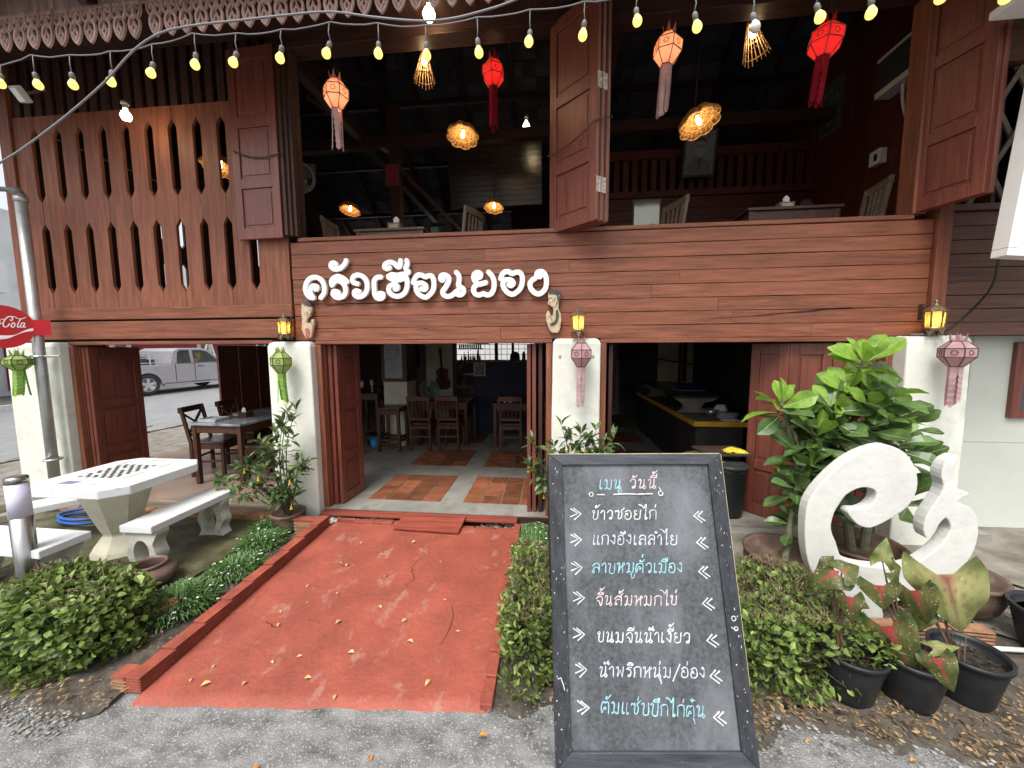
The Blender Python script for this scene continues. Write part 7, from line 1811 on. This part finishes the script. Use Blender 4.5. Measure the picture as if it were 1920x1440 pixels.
T = thing('red_plaque', 'red framed plaque on the upstairs post', 'plaque', (-2.29, 5.53, 4.05))
MB().box(-2.41, -2.21, 5.525, 5.548, 4.06, 4.37).build('frame', mat('grey red frame', (.12, .06, .06), .6, .1), T); MB().box(-2.39, -2.23, 5.519, 5.524, 4.08, 4.35).build('face', mat('magenta red', (.26, .02, .05), .5, .25, 12), T)
T = thing('wall_speaker', 'grey and white air unit box high on the side wall beside the right shutter', 'wall unit', (3.5, 4.6, 4.5))
MB().box(3.46, 3.60, 4.35, 4.75, 4.42, 4.72).build('housing', mat('dark grille', (.05, .05, .05), .5, .2), T); MB().box(3.45, 3.60, 4.345, 4.755, 4.36, 4.418).build('bottom_panel', PVC, T); MB().box(3.45, 3.60, 4.345, 4.755, 4.722, 4.75).build('top_panel', PVC, T); MB().tube(smooth_pts([(3.52, 4.5, 4.36), (3.53, 4.5, 4.2), (3.57, 4.5, 4.05)]), .014, 8).build('drain_hose', PVC, T)
T = thing('paper_dispenser', 'white paper towel dispenser on the upstairs side wall', 'dispenser', (3.55, 4.8, 3.65))
MB().box(3.52, 3.597, 4.72, 4.86, 3.70, 3.86).build('housing', PVC, T, bevel=.006); MB().box(3.516, 3.5195, 4.75, 4.79, 3.74, 3.81).build('slot', DARKM, T)
fan('wall fan with a pale cage behind the left window post upstairs', (-3.22, 4.75, 3.90), .18, R(20), R(10))
tag(MB().box(-3.35, -3.1, 4.88, 4.92, 4.0, 4.12).build('fan_bracket', GREYWOOD), 'wooden bracket behind the upstairs wall fan', 'bracket')

# ================================================================ STREET: PICKUP, BUILDINGS
TK = thing('pickup_truck', 'silver pickup truck with a rear rack parked across the street', 'truck', (-15.75, 13.6, 0))
SIL = mat('silver lilac paint', (.50, .475, .51), .22, .05, 2, metal=.35); TYR = mat('tyre rubber', (.05, .047, .044), .8, .2); RIM = mat('alloy rim', (.42, .42, .40), .35, .1, metal=.6); TGL = mat('tinted window', (.03, .035, .035), .06, .3, 3, spec=.9, spots=(.20, .13, .03), spotscale=2.2, spotcut=.55, spotsoft=.1)
# local x along the truck (rear axle 0, front +), z up, y = 0 at the near side, going away
MT = Matrix.Translation(Vector((-15.03, 12.60, 0))) @ Matrix.Rotation(R(88.3), 4, 'Z') @ Matrix.Diagonal((1.2, 1.08, 1.08, 1))
RB = MB().prism([(-1.05, .42), (-.45, .40), (-.40, .55), (-.25, .72), (0, .78), (.25, .72), (.40, .55), (.45, .38), (2.62, .36), (2.70, .55), (2.85, .72), (3.08, .78), (3.33, .72), (3.47, .52), (3.50, .34), (3.95, .36), (4.0, .62), (3.92, .86), (3.30, .98), (2.55, 1.04), (-1.05, 1.04)], .02, 1.66, MT)
RB.build('body', SIL, TK, bevel=.02)
MB().prism([(.85, 1.042), (.92, 1.55), (1.10, 1.64), (1.9, 1.65), (2.2, 1.58), (2.82, 1.042)], .10, 1.58, MT).build('cab', SIL, TK, bevel=.03)
MB().prism([(1.02, 1.08), (1.06, 1.50), (1.14, 1.56), (1.45, 1.57), (1.52, 1.08)], .092, .099, MT).build('side_window', TGL, TK); MB().prism([(1.62, 1.08), (1.58, 1.56), (1.9, 1.56), (2.14, 1.50), (2.60, 1.10)], .092, .099, MT).build('side_window', TGL, TK)
b = MB()
for x in (.90, 1.57, 2.62): b.box(x, x + .012, .012, .0195, .42, 1.04, MT)
b.build('door_gaps', DARKM, TK)
MB().box(1.70, 1.90, .004, .019, .93, .965, MT).build('door_handle', mat('dark handle', (.08, .08, .08), .4, .1), TK)
MB().box(2.52, 2.68, -.16, .0, 1.06, 1.18, MT).build('mirror', SIL, TK, bevel=.02)
MB().box(.5, 2.6, -.0, .10, .28, .34, MT).build('side_step', SIL, TK, bevel=.01)
for x in (0, 3.08):
    MW = MT @ Matrix.Translation(Vector((x, .0, .37))) @ Matrix.Rotation(R(90), 4, 'X')
    t = MB().lathe([(.25, -.20), (.35, -.19), (.37, -.14), (.37, -.02), (.345, .015), (.25, .02), (.24, .0)], (0, 0, 0), 36, MW).build('wheel', TYR, TK, smooth=True)
    b = MB().lathe([(.25, .005), (.235, .018), (.215, .0), (.0, -.02)], (0, 0, 0), 30, MW)
    b.build('rim', RIM, t, smooth=True)
    b = MB()
    for k in range(5):
        a = 2 * PI * k / 5 + .3; b.add([MW @ Vector((.05 * math.cos(a - 1.2), .05 * math.sin(a - 1.2), .012)), MW @ Vector((.05 * math.cos(a + 1.2), .05 * math.sin(a + 1.2), .012)), MW @ Vector((.22 * math.cos(a + .22), .22 * math.sin(a + .22), .02)), MW @ Vector((.22 * math.cos(a - .22), .22 * math.sin(a - .22), .02))], [(0, 1, 2, 3)])
    b.build('rim_spokes', mat('pale spokes', (.6, .6, .58), .4, .05), t)
    tb = MB().lathe([(.36, -.19), (.37, -.14), (.37, -.02)], (0, 0, 0), 20, MT @ Matrix.Translation(Vector((x, 1.46, .37))) @ Matrix.Rotation(R(90), 4, 'X')); tb.lathe([(0, -.19), (.36, -.19)], (0, 0, 0), 20, MT @ Matrix.Translation(Vector((x, 1.46, .37))) @ Matrix.Rotation(R(90), 4, 'X')); tb.build('far_wheel', TYR, TK)
    MB().prism([(x + r * math.cos(a), .37 + r * math.sin(a)) for r, a in [(.50, PI * k / 12) for k in range(13)] + [(.41, PI * (12 - k) / 12) for k in range(13)]], -.03, .03, MT).build('wheel_arch', SIL, TK, bevel=.01)
b = MB(); RK = mat('white rack tube', (.62, .62, .62), .4, .05)
for y in (.12, 1.5):
    for z in (1.12, 1.30, 1.48): b.bar(MT @ Vector((-1.0, y, z)), MT @ Vector((.82, y, z)), .03)
    for x in (-1.0, -.4, .2, .82): b.bar(MT @ Vector((x, y, 1.04)), MT @ Vector((x, y, 1.5)), .03)
b.build('cargo_rack', RK, TK)
b = MB(); random.seed(33)
for k in range(7): b.box(-.95 + k * .24, -.78 + k * .24, .4 + rnd(0, .3), 1.2, 1.0, 1.12 + rnd(.02, .22), MT)
b.build('cargo', mat('dark cargo', (.06, .06, .06), .7, .4), TK)
MB().box(3.6, 4.02, .2, 1.5, .40, .58, MT).build('bumper', SIL, TK, bevel=.03); MB().box(3.86, 3.985, .08, .38, .64, .80, MT).build('headlight', mat('headlight glass', (.6, .62, .62), .1, .05), TK, bevel=.02)
# white shophouse at the left edge
B1 = thing('white_shophouse', 'white shophouse with balcony and corrugated awning across the street at the left edge', 'building', (-20, 6, 0))
WB = mat('white building paint', (.80, .81, .80), .8, .06, .8, spots=(.5, .5, .5), spotscale=1, spotcut=.6, spotsoft=.2)
MB().box(-24, -18.2, -6, 10.6, 0, 10.5).build('wall', WB, B1)
MB().box(-18.2, -17.3, -6, 10.6, 3.55, 3.85).build('balcony_slab', WB, B1); MB().box(-17.42, -17.3, -6, 10.6, 3.851, 4.5).build('balcony_rail', WB, B1)
b = MB()
for k in range(55): b.tube([(-18.15, -5.9 + k * .3, 3.3), (-16.9, -5.9 + k * .3, 2.9)], .10, 8)
b.build('awning', mat('pale corrugated sheet', (.60, .61, .60), .5, .06), B1)
b = MB()
for k in range(5):
    y = -4.5 + k * 3.0; MB().box(-18.22, -18.19, y, y + 1.5, 4.9, 7.2).build('window', mat('grey window', (.16, .19, .23), .2, .1), B1)
for k in range(4):
    y = -5 + k * 4.0; MB().box(-18.22, -18.19, y, y + 3, .1, 2.6).build('roller_shutter', mat('light shutter', (.58, .60, .66), .5, .05, 3, stretch=(1, 1, 12)), B1)
MB().box(-18.0, -17.4, -6, 10.6, 7.6, 8.1).build('cornice', WB, B1)
B2 = thing('red_shopfront', 'low shop building with red shutters and pale upper wall behind the pickup', 'building', (-23, 22, 0))
MB().box(-27, -20.5, 10.8, 40, 0, 7).build('wall', WB, B2)
RS = mat('red shop shutter', (.30, .02, .025), .5, .12, 3)
for k in range(6): MB().box(-20.5, -20.44, 12.2 + k * 4.4, 15.6 + k * 4.4, .2, 2.6).build('shutter', RS, B2)
for k in range(5): MB().box(-20.46, -20.43, 15.9 + k * 4.4, 16.3 + k * 4.4, .2, 2.6).build('column', mat('brown shop column', (.20, .13, .10), .6, .1), B2)
MB().box(-20.5, -19.2, 10.8, 40, 2.9, 3.05).build('canopy', WB, B2)
T = thing('a_frame_stand', 'white A shaped stand on the far pavement behind the pickup bonnet', 'stand', (-18.6, 18.6, 0))
MB().bar((-18.8, 18.3, 0), (-18.5, 18.8, 2.4), .07).build('leg', PVC, T); MB().bar((-18.4, 19.4, 0), (-18.5, 18.8, 2.4), .07).build('leg', PVC, T); MB().bar((-18.7, 18.45, 1.2), (-18.42, 19.2, 1.2), .05).build('cross_bar', PVC, T)
# pale buildings behind, seen through the back windows and slots
B3 = thing('rear_building', 'pale building behind the house, seen through the back windows', 'building', (-4, 16, 0))
MB().box(-10, 8, 13, 15, 0, 3.2).build('wall', WB, B3); MB().box(-10.3, 8.3, 12.6, 15.2, 3.2, 3.35).build('roof_slab', mat('grey roof slab', (.3, .3, .29), .8, .1), B3)
